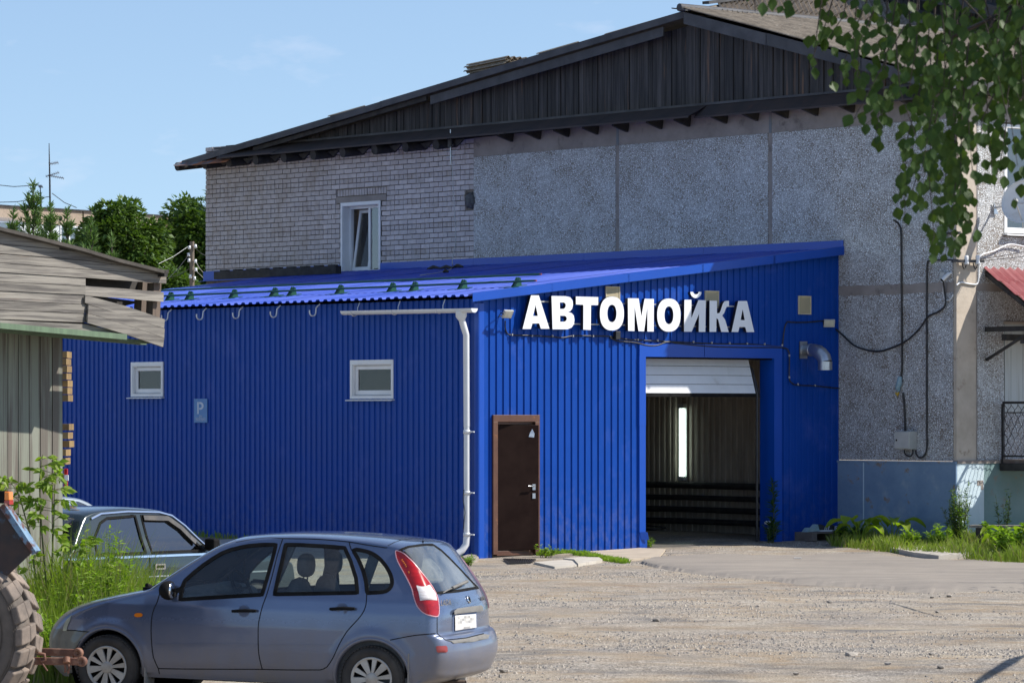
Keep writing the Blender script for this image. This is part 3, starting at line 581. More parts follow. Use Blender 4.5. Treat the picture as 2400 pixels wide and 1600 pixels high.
def floodlight(fr,px,py,o,face,lab,tilt,sc=1):
    t,z=fr.uv(px,py,o); c=fr.p(t,z,o); g=thing('floodlight',lab,'floodlight',c,'LED floodlights on the car wash wall'); fa=face.normalized(); a=fa.cross(UP).normalized(); b=a.cross(fa)
    mb=MB(); mb.hexa(c-a*.09-b*.065,a*.18,b*.13,-fa*.03); 
    for i in range(5): mb.hexa(c-a*(.075-.036*i)-b*.06-fa*.03,a*.006,b*.12,-fa*.018)
    obj('housing',mb,GREYB,g,bevel=.004)
    mb=MB(); mb.hexa(c-a*.065-b*.045,a*.13,b*.09,fa*.003); obj('lens',mb,M('floodlight_lens',(.62,.60,.5),(.5,.48,.4),sc=9,rough=.2) if 'floodlight_lens' not in bpy.data.materials else bpy.data.materials['floodlight_lens'],g)
    mb=MB(); w=fr.p(t-.02,z-.03,.02); mb.tube([c-a*.095,c-a*.1-fa*.06,w,c+a*.1-fa*.06,c+a*.095],.008,5); obj('bracket',mb,DARKM,g); return c
fl=floodlight(FR,1191,737,.22,V(.55,-.62,-.5),'small grey floodlight left of the first letter А',.4)
fl2=floodlight(FR,1944,758,.10,V(.1,-.9,-.35),'small floodlight at the right end of the blue wall, joined to the sagging cable',.4)
def cab(pts,fr,o=.03,r=.011,mat=CABLE,name='cable',lab='',cat='cable',extra=None,jit=.0,group=None):
    P=[]
    for i,p in enumerate(pts):
        if isinstance(p,Vector): P.append(p); continue
        oo=p[2] if len(p)>2 else o; t,z=fr.uv(p[0],p[1],oo); P.append(fr.p(t,z,oo))
    Q=[]
    for i in range(len(P)-1):                      # catmull-rom
        p0,p1,p2,p3=P[max(i-1,0)],P[i],P[i+1],P[min(i+2,len(P)-1)]
        for k in range(5):
            u=k/5; Q.append(.5*((2*p1)+(-p0+p2)*u+(2*p0-5*p1+4*p2-p3)*u*u+(-p0+3*p1-3*p2+p3)*u**3))
    Q.append(P[-1]); mb=MB(); mb.tube(Q,r,6); return obj(name,mb,mat,label=lab,cat=cat,group=group)
cab([(1184,752,.16),(1184,768,.05),(1189,781),(1200,785),(1247,786),(1296,789),(1320,791),(1343,787),(1390,787),(1430,788),(1436,792)],FR,lab='black cable running under the left letters to the small black box')
cab([(1440,790),(1470,795),(1500,797),(1541,799),(1580,801),(1625,803),(1670,805),(1710,806),(1752,806),(1792,809),(1832,812)],FR,lab='upper black cable above the garage bay header')
cab([(1430,791),(1445,798),(1460,800),(1490,803),(1516,809),(1540,809),(1566,801),(1600,806),(1670,812),(1750,814),(1835,815),(1848,824),(1850,833),(1850,885),(1855,896),(1868,902),(1912,904),(1960,909),(2000,909),(2028,906),(2060,907),(2094,912)],FR,o=.035,lab='long black cable dropping at the bay corner and running right to the concrete wall')
cab([(1834,812),(1836,790),(1840,765),(1846,754),(1856,755),(1890,755),(1925,752),(1936,752)],FR,o=.04,lab='black cable rising from the bay corner to the right floodlight')
for px,py in ((1200,784),(1247,787),(1295,787),(1343,787),(1390,787),(1495,796),(1541,797),(1625,801),(1668,803),(1710,804),(1751,805),(1792,806),(1833,809),(1850,833),(1850,884),(1870,900),(1910,903)):
    pass
mb=MB()
for px,py in ((1200,784),(1247,787),(1295,787),(1343,787),(1390,787),(1495,796),(1541,797),(1625,801),(1668,803),(1710,804),(1751,805),(1792,806),(1833,809),(1850,833),(1850,884),(1870,900),(1910,903)):
    t,z=FR.uv(px,py,.04); mb.box(FR,t-.006,t+.006,z-.016,z+.016,.028,.055)
obj('cable_clips',mb,GREYB,label='pale clips holding the black cables to the blue wall',cat='cable clips',kind='stuff')
t,z=FR.uv(1444,786,.04); mb=MB(); mb.box(FR,t-.045,t+.05,z-.06,z+.065,.02,.09); obj('power_supply_box',mb,CABLE,label='small black box under the letter О of the sign',cat='electrical box',bevel=.004)
# duct elbow
t,z=FR.uv(1886,820,.02); g=thing('vent_duct','shiny galvanised elbow duct sticking out of the blue wall','duct',FR.p(t,z,.02))
mb=MB(); c=FR.p(t,z,.0); mb.lathe([(.10,0),(.10,.16),(.104,.16),(.104,.19),(.10,.19)],c,FR.n,20); obj('duct_section',mb,GALV,g)
d1=(FR.n+UP*-.45).normalized(); c1=c+FR.n*.24+UP*.01
mb=MB(); mb.tube([c+FR.n*.19,c+FR.n*.24,c+FR.n*.33+UP*-.03,c+FR.n*.40+UP*-.07],[.10,.10,.115,.115],20,cap=False); obj('duct_section',mb,GALV,g)
mb=MB(); mb.tube([c+FR.n*.385+UP*-.06,c+FR.n*.47+UP*-.13,c+FR.n*.49+UP*-.20],[.118,.113,.112],20,cap=False); obj('duct_section',mb,GALV,g)
mb=MB(); mb.tube([c+FR.n*.49+UP*-.19,c+FR.n*.49+UP*-.33],.116,20,cap=False); obj('duct_section',mb,GALV,g)
mb=MB(); mb.box(FR,t-.12,t+.05,z-.14,z+.14,.018,.032); obj('wall_plate',mb,GALV,g)
# parking sign
t0,z0=SD.uv(484,990,.05); t1,z1=SD.uv(453,934,.05); g=thing('parking_sign','faded light blue parking sign with white P on the dark blue side wall','sign',SD.p((t0+t1)/2,z0,.04))
mb=MB(); mb.box(SD,t0,t1,z0,z1,.030,.036); obj('plate',mb,M('faded_blue_sign',(.075,.20,.45),(.10,.25,.50),sc=4,rough=.5),g)
w,h=t1-t0,z1-z0; wf=M('faded_white_print',(.50,.56,.66),rough=.6)
def pl(pts): return [SD.p(t1-w*a,z0+h*b,.0372) for a,b in pts]
arcp=[(.40,.86)]+[(.50+.24*math.sin(a),.70+.16*math.cos(a)) for a in [math.pi*i/10 for i in range(11)]]+[(.40,.54),(.40,.62)]+[(.48+.11*math.sin(a),.70+.08*math.cos(a)) for a in [math.pi*(1-i/10) for i in range(11)]]+[(.40,.78)]
mb=MB(); mb.holed([Vector(p) for p in arcp],[],lambda q:pl([q])[0],SD.n*.0015); mb.poly(pl([(.26,.36),(.37,.36),(.37,.86),(.26,.86)]),SD.n*.0015); obj('letter',mb,wf,g)
def text(s,size,loc,fr,mat,parent,name='lettering',o=.037,ext=.001,cx=True,flip=False):
    cu=bpy.data.curves.new(name,'FONT'); cu.body=s; cu.size=size; cu.extrude=ext; cu.align_x='CENTER' if cx else 'LEFT'; cu.align_y='CENTER'; cu.resolution_u=3
    ob=bpy.data.objects.new(name,cu); COL.objects.link(ob); dg=bpy.context.evaluated_depsgraph_get(); me=bpy.data.meshes.new_from_object(ob.evaluated_get(dg)); bpy.data.objects.remove(ob)
    e=fr.e*(-1 if flip else 1); n=fr.n; mm=Matrix((e,UP,n)).transposed().to_4x4(); me.transform(mm); 
    for v in me.vertices: v.co+=Vector(loc)-WL[parent.name]
    me.materials.clear(); me.materials.append(mat); o=bpy.data.objects.new(name,me); COL.objects.link(o); o.parent=parent; WL[o.name]=WL[parent.name]; return o
for s,b in (('ДЛЯ',.26),('СЛУЖЕБНОГО',.17),('ТРАНСПОРТА',.10)): text(s,.042,SD.p(t1-w*.5,z0+h*b,.0372),SD,wf,g,flip=True)
# timber and litter on the annex roof
def roofp(px,r,dz=0): t=roof_t(px,r); return CORNER+LD*t+RD*r+UP*(zr(r)+.034+dz)
mb=MB(); p,q=roofp(508,6.9,.07),roofp(793,6.9,.07); mb.bar(p,q,.14,.15); 
for i in range(9): c=p.lerp(q,(i+.3)/9); mb.hexa(c+UP*.07-RD*.02,(q-p).normalized()*.2,RD*.1,UP*.035)
obj('old_beam',mb,LOG,label='old dark timber beam lying on the blue roof by the brick wall',cat='beam')
mb=MB()
for px,r,l in ((1030,6.9,.35),(1062,6.8,.4),(1050,5.6,.14),(1085,7.0,.3)):
    c=roofp(px,r,.01); mb.tube([c,c+LD*l*.5+UP*.03,c+LD*l],[.02,.035,.015],6)
obj('roof_litter',mb,LOG,label='dark scraps of debris on the blue roof under the hanging cord',cat='debris')
# ================================================================ main building
B=thing('old_main_building','long grey building of white brick and mosaic concrete panels under a dark plank gable','building',W0+V(0,0,.1))
ub,_=MW.uv(1111,450); ul,_=MW.uv(482,500); u1,_=MW.uv(1448,450); u2,_=MW.uv(1806,450)
# structural core behind the facings
mb=MB(); mb.box(MW,-2.55,ub,1.45,7.5,-.35,-.04); 
_wa,_=MW.uv(893,560);_wb,_=MW.uv(800,560);_z0=MW.uv(846,634)[1];_z1=MW.uv(846,473)[1];_hb,_=MW.uv(1091,470);_h0=MW.uv(1100,487)[1];_h1=MW.uv(1100,451)[1]
for a,b,c,d in ((ub+.0,_hb,0,_h0),(ub,_hb,_h1,7.5),(_hb,_wa+.03,0,7.5),(_wa+.03,_wb-.03,0,_z0-.05),(_wa+.03,_wb-.03,_z1,7.5),(_wb-.03,ul,0,7.5)): mb.box(MW,a,b,c,d,-.35,-.028)
mb.box(MW,ub,_hb,_h0,_h1,-.35,-.3)
mb.box(RW,.0,13,1.45,7.5,-.35,-.04); mb.box(Frame(MW.p(ul,0),RD,LD),.02,14,0,7.5,-.3,.0); obj('core_wall',mb,MORT,B)
# window in the brick wall
wa,_=MW.uv(893,560); wb,_=MW.uv(800,560); wz0=MW.uv(846,634)[1]; wz1=MW.uv(846,473)[1]
la,_=MW.uv(906,470); lb_,_=MW.uv(789,470)
ha,_=MW.uv(1112,470); hb,_=MW.uv(1091,470); hz0=MW.uv(1100,487)[1]; hz1=MW.uv(1100,451)[1]
BH,BP=.084,.094; bricks=[]
row=0; z=4.98
while z<7.45:
    hdr=(row%5==2); w=.12 if hdr else .25; u=ub+.006+(.0 if row%2 else -.125)*(0 if hdr else 1)
    while u<ul-.01:
        a,b=max(u,ub+.004),min(u+w,ul); 
        if b-a>.04:
            cutw=(z+BH>wz0-.05 and z<wz1+.14 and b>la-.0 and a<lb_) if z>wz1-.02 else (z+BH>wz0-.05 and b>wa-.005 and a<wb+.005)
            cuth=z+BH>hz0 and z<hz1 and a<hb
            if z>wz1-.02 and not (z<wz1+.26): cutw=False
            if z>wz1-.02 and z<wz1+.25 and b>la and a<lb_: cutw=True
            if cutw or cuth:
                lo,hi=(la,lb_) if z>wz1-.02 else (wa,wb)
                if cuth: lo,hi=-9,hb
                if a<lo-.05 and lo>0: bricks.append((a,lo-.004,z,BH))
                if b>hi+.05: bricks.append((hi+.004,b,z,BH))
            else: bricks.append((a,b,z,BH))
        u+=w+.010
    z+=BP; row+=1
u=la+.005
while u<lb_-.05: bricks.append((u,u+.074,wz1+.125,.125)); u+=.084   # soldier course over the lintel
bm={}
def brickmesh(w,h,k):
    key=(round(w,2),round(h,3),k)
    if key not in bm:
        mb=MB(); j=lambda:ru(-.003,.003); O=V(0,0,0); vs=[]
        for y in (0,.035):
            for (x,zz) in ((.004,.004),(w-.004,.004),(w-.004,h-.004),(.004,h-.004)): vs.append((x+j(),y,zz+j()))
        vs=[(x,y+ (0.003*rnd() if y==0 else 0),zz) for x,y,zz in vs]
        mb.add(vs,[(0,1,2,3),(5,4,7,6),(4,5,1,0),(3,2,6,7),(4,0,3,7),(1,5,6,2)]); bm[key]=mesh_of(mb,V(0,0,0),BRICK,'brick')
    return bm[key]
bricks.sort(key=lambda q:-((q[1]-q[0])*q[3]/ (MW.p(q[0],0).y)**2) if q[1]-q[0]>.2 else 0)
Rm=Matrix((-LD,RD,UP)).transposed()                     # local x to the viewer's right, y into the wall
for i,(a,b,z,h) in enumerate(bricks[:300]):
    o=bpy.data.objects.new('brick',brickmesh(b-a,h,i%5)); COL.objects.link(o); o.parent=B; o.rotation_euler=Rm.to_euler(); o.location=MW.p(b,z,ru(.0,.006))-WL[B.name]
mb=MB()
for (a,b,z,h) in bricks[300:]:
    q=MW.p(b,z,ru(0,.006)); j=lambda:ru(-.003,.003); vs=[]
    for y in (0,.035):
        for (x,zz) in ((.004,.004),(b-a-.004,.004),(b-a-.004,h-.004),(.004,h-.004)): vs.append(q-LD*(x+j())+RD*y+UP*(zz+j()))
    mb.add(vs,[(0,1,2,3),(5,4,7,6),(4,5,1,0),(3,2,6,7),(4,0,3,7),(1,5,6,2)])
obj('brickwork',mb,BRICK,B,kind='stuff')
mb=MB(); mb.box(MW,la,lb_,wz1-.0,wz1+.11,-.02,.012); obj('lintel',mb,CONC,B)
# the hole and stuffed sack
mb=MB(); sk=[MW.p(ha+.02,hz0+.12,-.02),MW.p(ha+.06,hz0+.12,.05),MW.p(hb-.03,hz0+.09,.04)]
bmx=bmesh.new(); bmesh.ops.create_icosphere(bmx,subdivisions=3,radius=1); 
vs=[];fs=[[v.index for v in f.verts] for f in bmx.faces]
for v in bmx.verts:
    d=v.co.copy(); k=1+.22*noise.noise(d*2.2); vs.append(MW.p(ha+.10,hz0+.13,.0)+LD*d.x*.13*k+UP*d.z*.15*k-RD*d.y*.09*k)
bmx.free(); mb.add(vs,fs,0,True); obj('stuffed_sack',mb,M('grey_sackcloth',(.13,.13,.13),(.06,.06,.065),sc=14,rough=.9),B)
# pvc window with tilted sash
w=sub('window',B,MW.p((wa+wb)/2,wz0)); w['label']='upper white window with its left sash tilted open'
mb=MB(); 
for a,b,c,d in ((wa,wb,wz1-.06,wz1),(wa,wa+.055,wz0-.06,wz1-.06),(wb-.055,wb,wz0-.06,wz1-.06)): mb.box(MW,a,b,c,d,.0,.022)
for a,b,c,d in ((wa+.05,wa+.06,wz0-.05,wz1-.06),(wb-.06,wb-.05,wz0-.05,wz1-.06),(wa+.05,wb-.05,wz1-.07,wz1-.06)): mb.box(MW,a,b,c,d,-.26,.0)
obj('reveal_trim',mb,PVC,w)
mid=wa+(wb-wa)*.44; fz0,fz1=wz0-.03,wz1-.07; mb=MB()
for a,b,c,d in ((wa+.06,wb-.06,fz1-.05,fz1),(wa+.06,wb-.06,fz0,fz0+.05),(wa+.06,wa+.10,fz0+.05,fz1-.05),(wb-.11,wb-.06,fz0+.05,fz1-.05),(mid-.03,mid+.03,fz0+.05,fz1-.05)): mb.box(MW,a,b,c,d,-.20,-.14)
obj('frame',mb,PVC,w,bevel=.004)
mb=MB(); mb.box(MW,wa+.09,mid-.02,fz0+.04,fz1-.04,-.175,-.165); obj('pane',mb,GLASSW,w)
sa=sub('sash',w,MW.p(mid,fz0)); TF=lambda t,z,o: MW.p(t,z,o-.16+(-.16)*((z-fz0)/(fz1-fz0)))+LD*-.05*((z-fz0)/(fz1-fz0))
mb=MB(); A0,A1=mid+.04,wb-.12
for a,b,c,d in ((A0,A1,fz1-.12,fz1-.06),(A0,A1,fz0+.05,fz0+.11),(A0,A0+.06,fz0+.11,fz1-.12),(A1-.06,A1,fz0+.11,fz1-.12)):
    vs=[TF(a,c,0),TF(b,c,0),TF(b,d,0),TF(a,d,0)]; mb.poly(vs,RD*.05)
obj('sash_frame',mb,PVC,sa)
mb=MB(); mb.poly([TF(A0+.05,fz0+.1,-.02),TF(A1-.05,fz0+.1,-.02),TF(A1-.05,fz1-.11,-.02),TF(A0+.05,fz1-.11,-.02)],RD*.01); obj('pane',mb,GLASSD,sa)
mb=MB(); mb.box(MW,wa+.02,wb-.02,fz0-.05,fz1+.05,-.9,-.88); mb.box(MW,wa+.05,mid,fz0-.0,fz1,-.36,-.35); obj('curtain',mb,bpy.data.materials['curtain_cloth'],w)
mb=MB(); mb.hexa(MW.p(wa+.03,wz0-.06,-.02),LD*(wb-wa-.06),-RD*.07,UP*.03); obj('sill',mb,PVC,w)
# concrete panels
PZ=6.885
for a,b,z0,z1 in ((u2+.05,u1-.045,4.27,PZ),(u1+.045,ub-.005,4.27,PZ),(-2.58,u2-.05,4.27,PZ),(-2.58,u2-.05,1.44,4.14)):
    mb=MB(); mb.box(MW,a,b,z0,z1,-.05,.012); obj('mosaic_panel',mb,MOS,B)
for a,b in ((u2+.03,u1-.025),(u1+.025,ub-.002),(-2.60,u2-.03)):
    mb=MB(); mb.box(MW,a,b,PZ+.004,7.5,-.05,.004); obj('concrete_band',mb,CONC,B)
BPNT=M('bluish_joint_paint',(.16,.20,.23),(.22,.2,.18),sc=3,rough=.9)
mb=MB()
for u in (u1,u2): mb.box(MW,u-.03,u+.03,PZ,7.5,-.04,.009)
obj('joint_strip',mb,BPNT,B)
mb=MB()
for u in (u1,u2): mb.box(MW,u-.05,u+.05,1.44,PZ,-.045,.002)
obj('joint_strip',mb,CONC,B)
mb=MB(); pts=[];n=40
for i in range(n+1): pts.append((-2.6+i*(2.6+ .0)/n,4.13+ru(-.025,.01)))
top=[(-2.6+i*2.6/n,4.27+ru(-.01,.03)) for i in range(n,-1,-1)]
mb.holed([Vector(p) for p in pts+top],[],lambda q:MW.p(q[0],q[1],.004),MW.n*.013); obj('mortar_seam',mb,CONC,B)
# plinth
mb=MB(); mb.box(MW,-2.66,-.0,-.1,1.40,-.3,.03); mb.hexa(MW.p(-2.66,1.40,-.05),LD*2.66,MW.n*.09,UP*.03); obj('plinth',mb,PLINTH,B)
mb=MB(); mb.box(MW,-.62,-.60,.1,1.4,.03,.036); mb.box(MW,-1.45,-1.40,.12,.26,.03,.034); obj('pilaster_edge',mb,PLINTH_LIT,B)
# right hand wall
tc1,_=RW.uv(2287,900); mb=MB(); mb.box(RW,-.0,tc1-.02,1.43,7.5,-.06,.02); obj('corner_column',mb,CONCL,B)
mb=MB(); mb.box(RW,tc1-.02,tc1+.03,1.43,6.9,-.06,.004); obj('joint_strip',mb,CONC,B)
rwa,_=RW.uv(2352,450); rz0=RW.uv(2356,546)[1]; rz1=rz0+1.75
dta,_=RW.uv(2352,900); dz1=RW.uv(2356,752)[1]; dz0=RW.uv(2356,968)[1]
def panel(a,b,z0,z1,mat,name='mosaic_panel',o=.01):
    mb=MB(); mb.box(RW,a,b,z0,z1,-.05,o); obj(name,mb,mat,B)
panel(tc1+.03,rwa-.01,4.27,PZ,MOS); panel(rwa-.01,rwa+1.9,4.27,rz0-.06,MOS); panel(rwa-.01,rwa+1.9,rz1+.03,PZ,MOS); panel(rwa+1.9,12,4.27,PZ,MOS)
panel(tc1+.03,dta-.0,1.44,4.15,MOS); panel(dta+1.3,12,1.44,4.15,MOS); panel(dta,dta+1.3,dz1+.0,4.15,MOS); panel(dta,dta+1.3,1.44,dz0,MOS)
panel(tc1,12,4.15,4.27,CONC,'mortar_seam',.003); panel(tc1,12,PZ+.003,7.5,CONC,'concrete_band',.002)
mb=MB(); mb.box(RW,.0,.62,-.1,1.40,-.3,.035); obj('plinth',mb,PLINTH_LIT,B)  # sun patch next to the corner, put in as a paler stretch
mb=MB(); mb.box(RW,.62,12,-.1,1.40,-.3,.032); obj('plinth',mb,PLINTH_SHADE,B)
mb=MB(); mb.box(RW,0,.68,1.40,1.45,-.05,.05); mb.box(RW,.68,12,1.40,1.45,-.05,.046); obj('plinth_ledge',mb,CONC,B)
mb=MB(); mb.box(RW,.46,.60,1.05,1.13,.035,.041); mb.box(RW,.55,.60,.98,1.05,.035,.041); obj('chipped_patch',mb,CONC,B)
# right window
w=sub('window',B,RW.p(rwa+.9,rz0)); w['label']='bright white window behind the satellite dish'
mb=MB()
for a,b,c,d in ((rwa,rwa+1.8,rz0,rz0+.09),(rwa,rwa+1.8,rz1-.06,rz1),(rwa,rwa+.07,rz0+.09,rz1-.06),(rwa+.60,rwa+.70,rz0+.09,rz1-.06),(rwa+1.2,rwa+1.3,rz0+.09,rz1-.06),(rwa+1.73,rwa+1.8,rz0+.09,rz1-.06)): mb.box(RW,a,b,c,d,-.05,.02)
obj('frame',mb,PVC,w,bevel=.005)
mb=MB(); mb.box(RW,rwa+.05,rwa+1.75,rz0+.05,rz1-.05,-.035,-.025); obj('pane',mb,GLASSW,w)
mb=MB(); mb.hexa(RW.p(rwa-.03,rz0-.03,.0),RD*1.86,RW.n*.11+UP*-.015,UP*.02); obj('sill',mb,WHITE,w)
mb=MB(); mb.box(RW,rwa,rwa+1.8,rz0,rz1,-.6,-.59); obj('curtain',mb,bpy.data.materials['curtain_cloth'],w)
# door under the canopy
d=sub('door',B,RW.p(dta+.6,dz0)); mb=MB()
for i in range(9): mb.box(RW,dta+.02+i*.14,dta+.155+i*.14,dz0+.02,dz1-.04,-.03,.015+.003*(i%2))
obj('door_leaf',mb,DOORW,d)
mb=MB(); mb.box(RW,dta-.02,dta+1.32,dz1-.05,dz1-.01,-.03,.03); obj('door_head',mb,CONCL,d)
# porch slab + railing
ps,_=RW.uv(2332,1090,.5); pr=thing('porch','dark concrete porch slab below the railing','porch',RW.p(dta+.9,1.2,.4))
mb=MB(); mb.box(RW,dta-.15,dta+3,1.28,1.40,.05,1.25); obj('slab',mb,LOG,pr,bevel=.012); mb=MB(); mb.box(RW,dta-.12,dta+3,1.40,1.46,.05,1.22); obj('deck',mb,M('old_deck',(.10,.06,.05),(.16,.13,.11),sc=6,rough=.9),pr)
ra=thing('porch_railing','black steel railing filled with wavy wire mesh','railing',RW.p(dta+.5,1.45,1.1))
PO=Frame(RW.p(dta-.10,0,1.18),RD,RW.n); PS=Frame(RW.p(dta-.10,0,.08),RW.n,-RD)
mb=MB(); mb.box(PO,-.03,.03,1.30,2.35,-.03,.03); obj('post',mb,STEELB,ra)
mb=MB(); mb.box(PO,2.9,2.96,1.30,2.35,-.03,.03); obj('post',mb,STEELB,ra)
mb=MB(); mb.box(PO,-.18,3.0,2.35,2.39,-.03,.03); obj('top_rail',mb,STEELB,ra)
mb=MB(); mb.box(PS,0,1.07,2.35,2.39,-.02,.02); obj('top_rail',mb,STEELB,ra)
mb=MB(); mb.box(PS,-.02,.02,1.30,2.35,-.02,.02); obj('post',mb,STEELB,ra)
mb=MB(); mb.box(PO,0.03,2.9,1.50,1.53,-.015,.015); obj('bottom_rail',mb,STEELB,ra)
mb=MB(); mb.box(PS,.02,1.07,1.50,1.53,-.015,.015); obj('bottom_rail',mb,STEELB,ra)
mb=MB()
for fr,wid in ((PO,2.9),(PS,1.07)):
    for s in (1,-1):
        c=-1.2
        while c<wid+1.2:
            P=[]
            for i in range(34):
                zz=1.52+i*.025; x=c+s*(zz-1.52)*.62+.012*math.sin(i*1.05+(0 if s>0 else 1.5))
                if 0.0<x<wid: P.append(fr.p(x,zz,.006*s))
            if len(P)>2: mb.tube(P,.0055,4,cap=False)
            c+=.145
obj('wavy_mesh',mb,STEELB,ra)
# red canopy
ca=thing('porch_canopy','red metal tile canopy over the side entrance','canopy',RW.p(dta+1,3.9,.6)); zc1=RW.uv(2312,622,0)[1]
cz=lambda o:4.50-.62*o; ta0=RW.uv(2310,622,.05)[0]
mb=MB(); nx_=60; ny_=24; k0=RW.uv(2400,740,1.2)
for j in range(ny_+1):
    o=.0+j*1.5/ny_; stepz=-.02*((o*2.9)%1)
    for i in range(nx_+1):
        t=ta0+i*3.4/nx_; mb.v.append(RW.p(t,cz(o)+.028*math.sin(2*math.pi*(t-ta0)/.19)+.035*(1-((o/.36)%1)),o))
for j in range(ny_):
    for i in range(nx_): a=j*(nx_+1)+i; mb.f.append((a,a+1,a+2+nx_,a+1+nx_)); mb.m.append(0); mb.sm.append(True)
obj('tile_sheet',mb,REDT,ca)
mb=MB(); mb.hexa(RW.p(ta0+.02,cz(0)-.11,.02),RD*.04,RW.n*1.48+UP*-.92,UP*.08); mb.hexa(RW.p(ta0+.02,3.50,.0),RD*.05,RW.n*1.45,UP*.08); mb.bar(RW.p(ta0+.05,3.05,.02),RW.p(ta0+.05,3.55,1.1),.04,.04)
mb.box(RW,ta0-.12,ta0+3.3,3.30,3.36,.9,1.0); mb.box(RW,ta0+.1,ta0+3.3,3.36,3.46,.3,.4); obj('timber_frame',mb,LOG,ca)
# satellite dish
c=pixY(2398,472,RW.p(1.3,0).y-.7); dn=V(-.45,-.86,.28).normalized(); g=thing('satellite_dish','white satellite dish in front of the right window','satellite dish',c)
mb=MB(); mb.lathe([(0.001,-.07)]+[(.36*math.sin(a),-.07*math.cos(a)**1.0) for a in [i*math.pi/20 for i in range(1,11)]]+[(.365,.004),(.36,-.006)]+[(.36*math.sin(a),-.07*math.cos(a)-.006) for a in [i*math.pi/20 for i in range(9,0,-1)]],c,dn,32); obj('reflector',mb,WHITE,g)
mw=RW.p(*RW.uv(2333,487,.03),.03); mb=MB(); mb.tube([mw,mw.lerp(c,.55),c-dn*.07],.017,8); mb.poly([mw-RD*.05+UP*.08,mw-RD*.05-UP*.10,mw+RD*.05-UP*.1],RW.n*.02); mb.tube([mw+UP*.07,mw.lerp(c,.4)],.008,5); obj('mount_arm',mb,GALV,g)
mb=MB(); lo=c-UP*.34+dn*.02; tip=c+dn*.42-UP*.1; mb.tube([lo,tip],.01,6); mb.tube([tip-dn*.02,tip-dn*.1],.03,8); mb.tube([lo,lo-UP*.1],.006,5); obj('feed_arm',mb,GREYB,g)
# ---------------- gable planks
PK=MW.uv(1602,23,.5); LE=MW.uv(430,374,.5); RE=MW.uv(2222,183,.5); KL=(PK[1]-LE[1])/(LE[0]-PK[0]); KR=(PK[1]-RE[1])/(PK[0]-RE[0]); print('ROOF',PK,LE,RE,KL,KR); UL=LE[0]; UR=RE[0]
def roofz(u): return PK[1]-KL*(u-PK[0]) if u>PK[0] else PK[1]-KR*(PK[0]-u)
GO=.12
u=-2.5
while u<17.2:
    w=ru(.105,.135); mb=MB(); o=GO+(.016 if rnd()<.5 else 0)+ru(0,.004); z0=7.46+ru(-.012,.012); za,zb=roofz(u)-.19,roofz(u+w)-.19
    if min(za,zb)>z0+.02:
        P=[MW.p(u+.004,z0,o),MW.p(u+w-.004,z0,o),MW.p(u+w-.004,zb,o),MW.p(u+.004,za,o)]; mb.poly(P,RD*.022); obj('gable_plank',mb,PLANKD,B)
    u+=w
mb=MB(); mb.box(MW,-2.5,17.0,7.3,7.5,-.1,.1); mb.poly([MW.p(-2.5,7.5,.085),MW.p(-2.5,roofz(-2.5)-.22,.085),MW.p(PK[0],PK[1]-.25,.085),MW.p(17,roofz(17)-.22,.085),MW.p(17,7.5,.085)],RD*.05); obj('gable_backing',mb,LOG,B)
mb=MB(); mb.box(MW,-2.6,17.3,7.43,7.47,GO+.03,GO+.055); obj('gable_batten',mb,BARGE,B)
# skirt of metal sheets under the gable
def skirt(a,b,mat,o1=.60,dz=0,lab=None,name='skirt_sheet'):
    mb=MB(); P=[MW.p(a,7.44+dz,GO+.02),MW.p(b,7.44+dz,GO+.02),MW.p(b,7.215+dz+.01*rnd(),o1),MW.p(a,7.215+dz+.01*rnd(),o1)]; mb.poly(P,UP*-.006); mb.poly([P[3],P[2],P[2]-UP*.03,P[3]-UP*.03],-RD*.003); obj(name,mb,mat,B,label=lab)
e=[-2.5,.3,3.0,5.4,7.8,10.2,12.6,14.8,16.6]
for i in range(8): skirt(e[i]-.03,e[i+1]+.03,RUST,o1=.42 if i<2 else .60,dz=.003*(i%2))
RT=[((439,373),.25),((500,364),.22),((564,357),.20)]; RBt=[((406,387),.62),((411,389),.63),((461,386),.64),((530,379),.64)]
T=[MW.uvp(*q,o) for q,o in RT]; Bm=[MW.uvp(*q,o) for q,o in RBt]; mb=MB(); mb.poly(Bm+T[::-1],UP*-.008); obj('skirt_sheet',mb,RUSTO,B,label='orange rusted end of the eave sheet')
mb=MB(); mb.poly([MW.uvp(441,372,.30),MW.uvp(560,350,.30),MW.uvp(566,357,.28),MW.uvp(445,378,.32)],RD*.01); obj('skirt_sheet',mb,BARGE,B)
# log ends on the brick part, sawn joists over the panels
for px in (428,492,549,612,678,747,816,891,963,1035):
    u,_=MW.uv(px+6,350,.3); mb=MB(); 
    mb.tube([MW.p(u,7.20,-.1),MW.p(u,7.12,.50)],.095 if px>440 else .085,12); obj('log_end',mb,LOG,B)
    mb=MB(); mb.poly([MW.p(u-.25,7.18,.3),MW.p(u-.62,7.2,.3),MW.p(u-.42,7.08,.3)],-RD*.04); obj('log_end',mb,LOG,B)
for px in (1185,1250,1317,1385,1455,1535,1600,1687,1760,1830,1900,1985,2060,2130):
    u,_=MW.uv(px,290,.2); mb=MB(); mb.poly([MW.p(u,7.32,-.02),MW.p(u,7.10,.03),MW.p(u,7.19,.36),MW.p(u,7.22,.36)],LD*.06); obj('joist_end',mb,LOG,B)
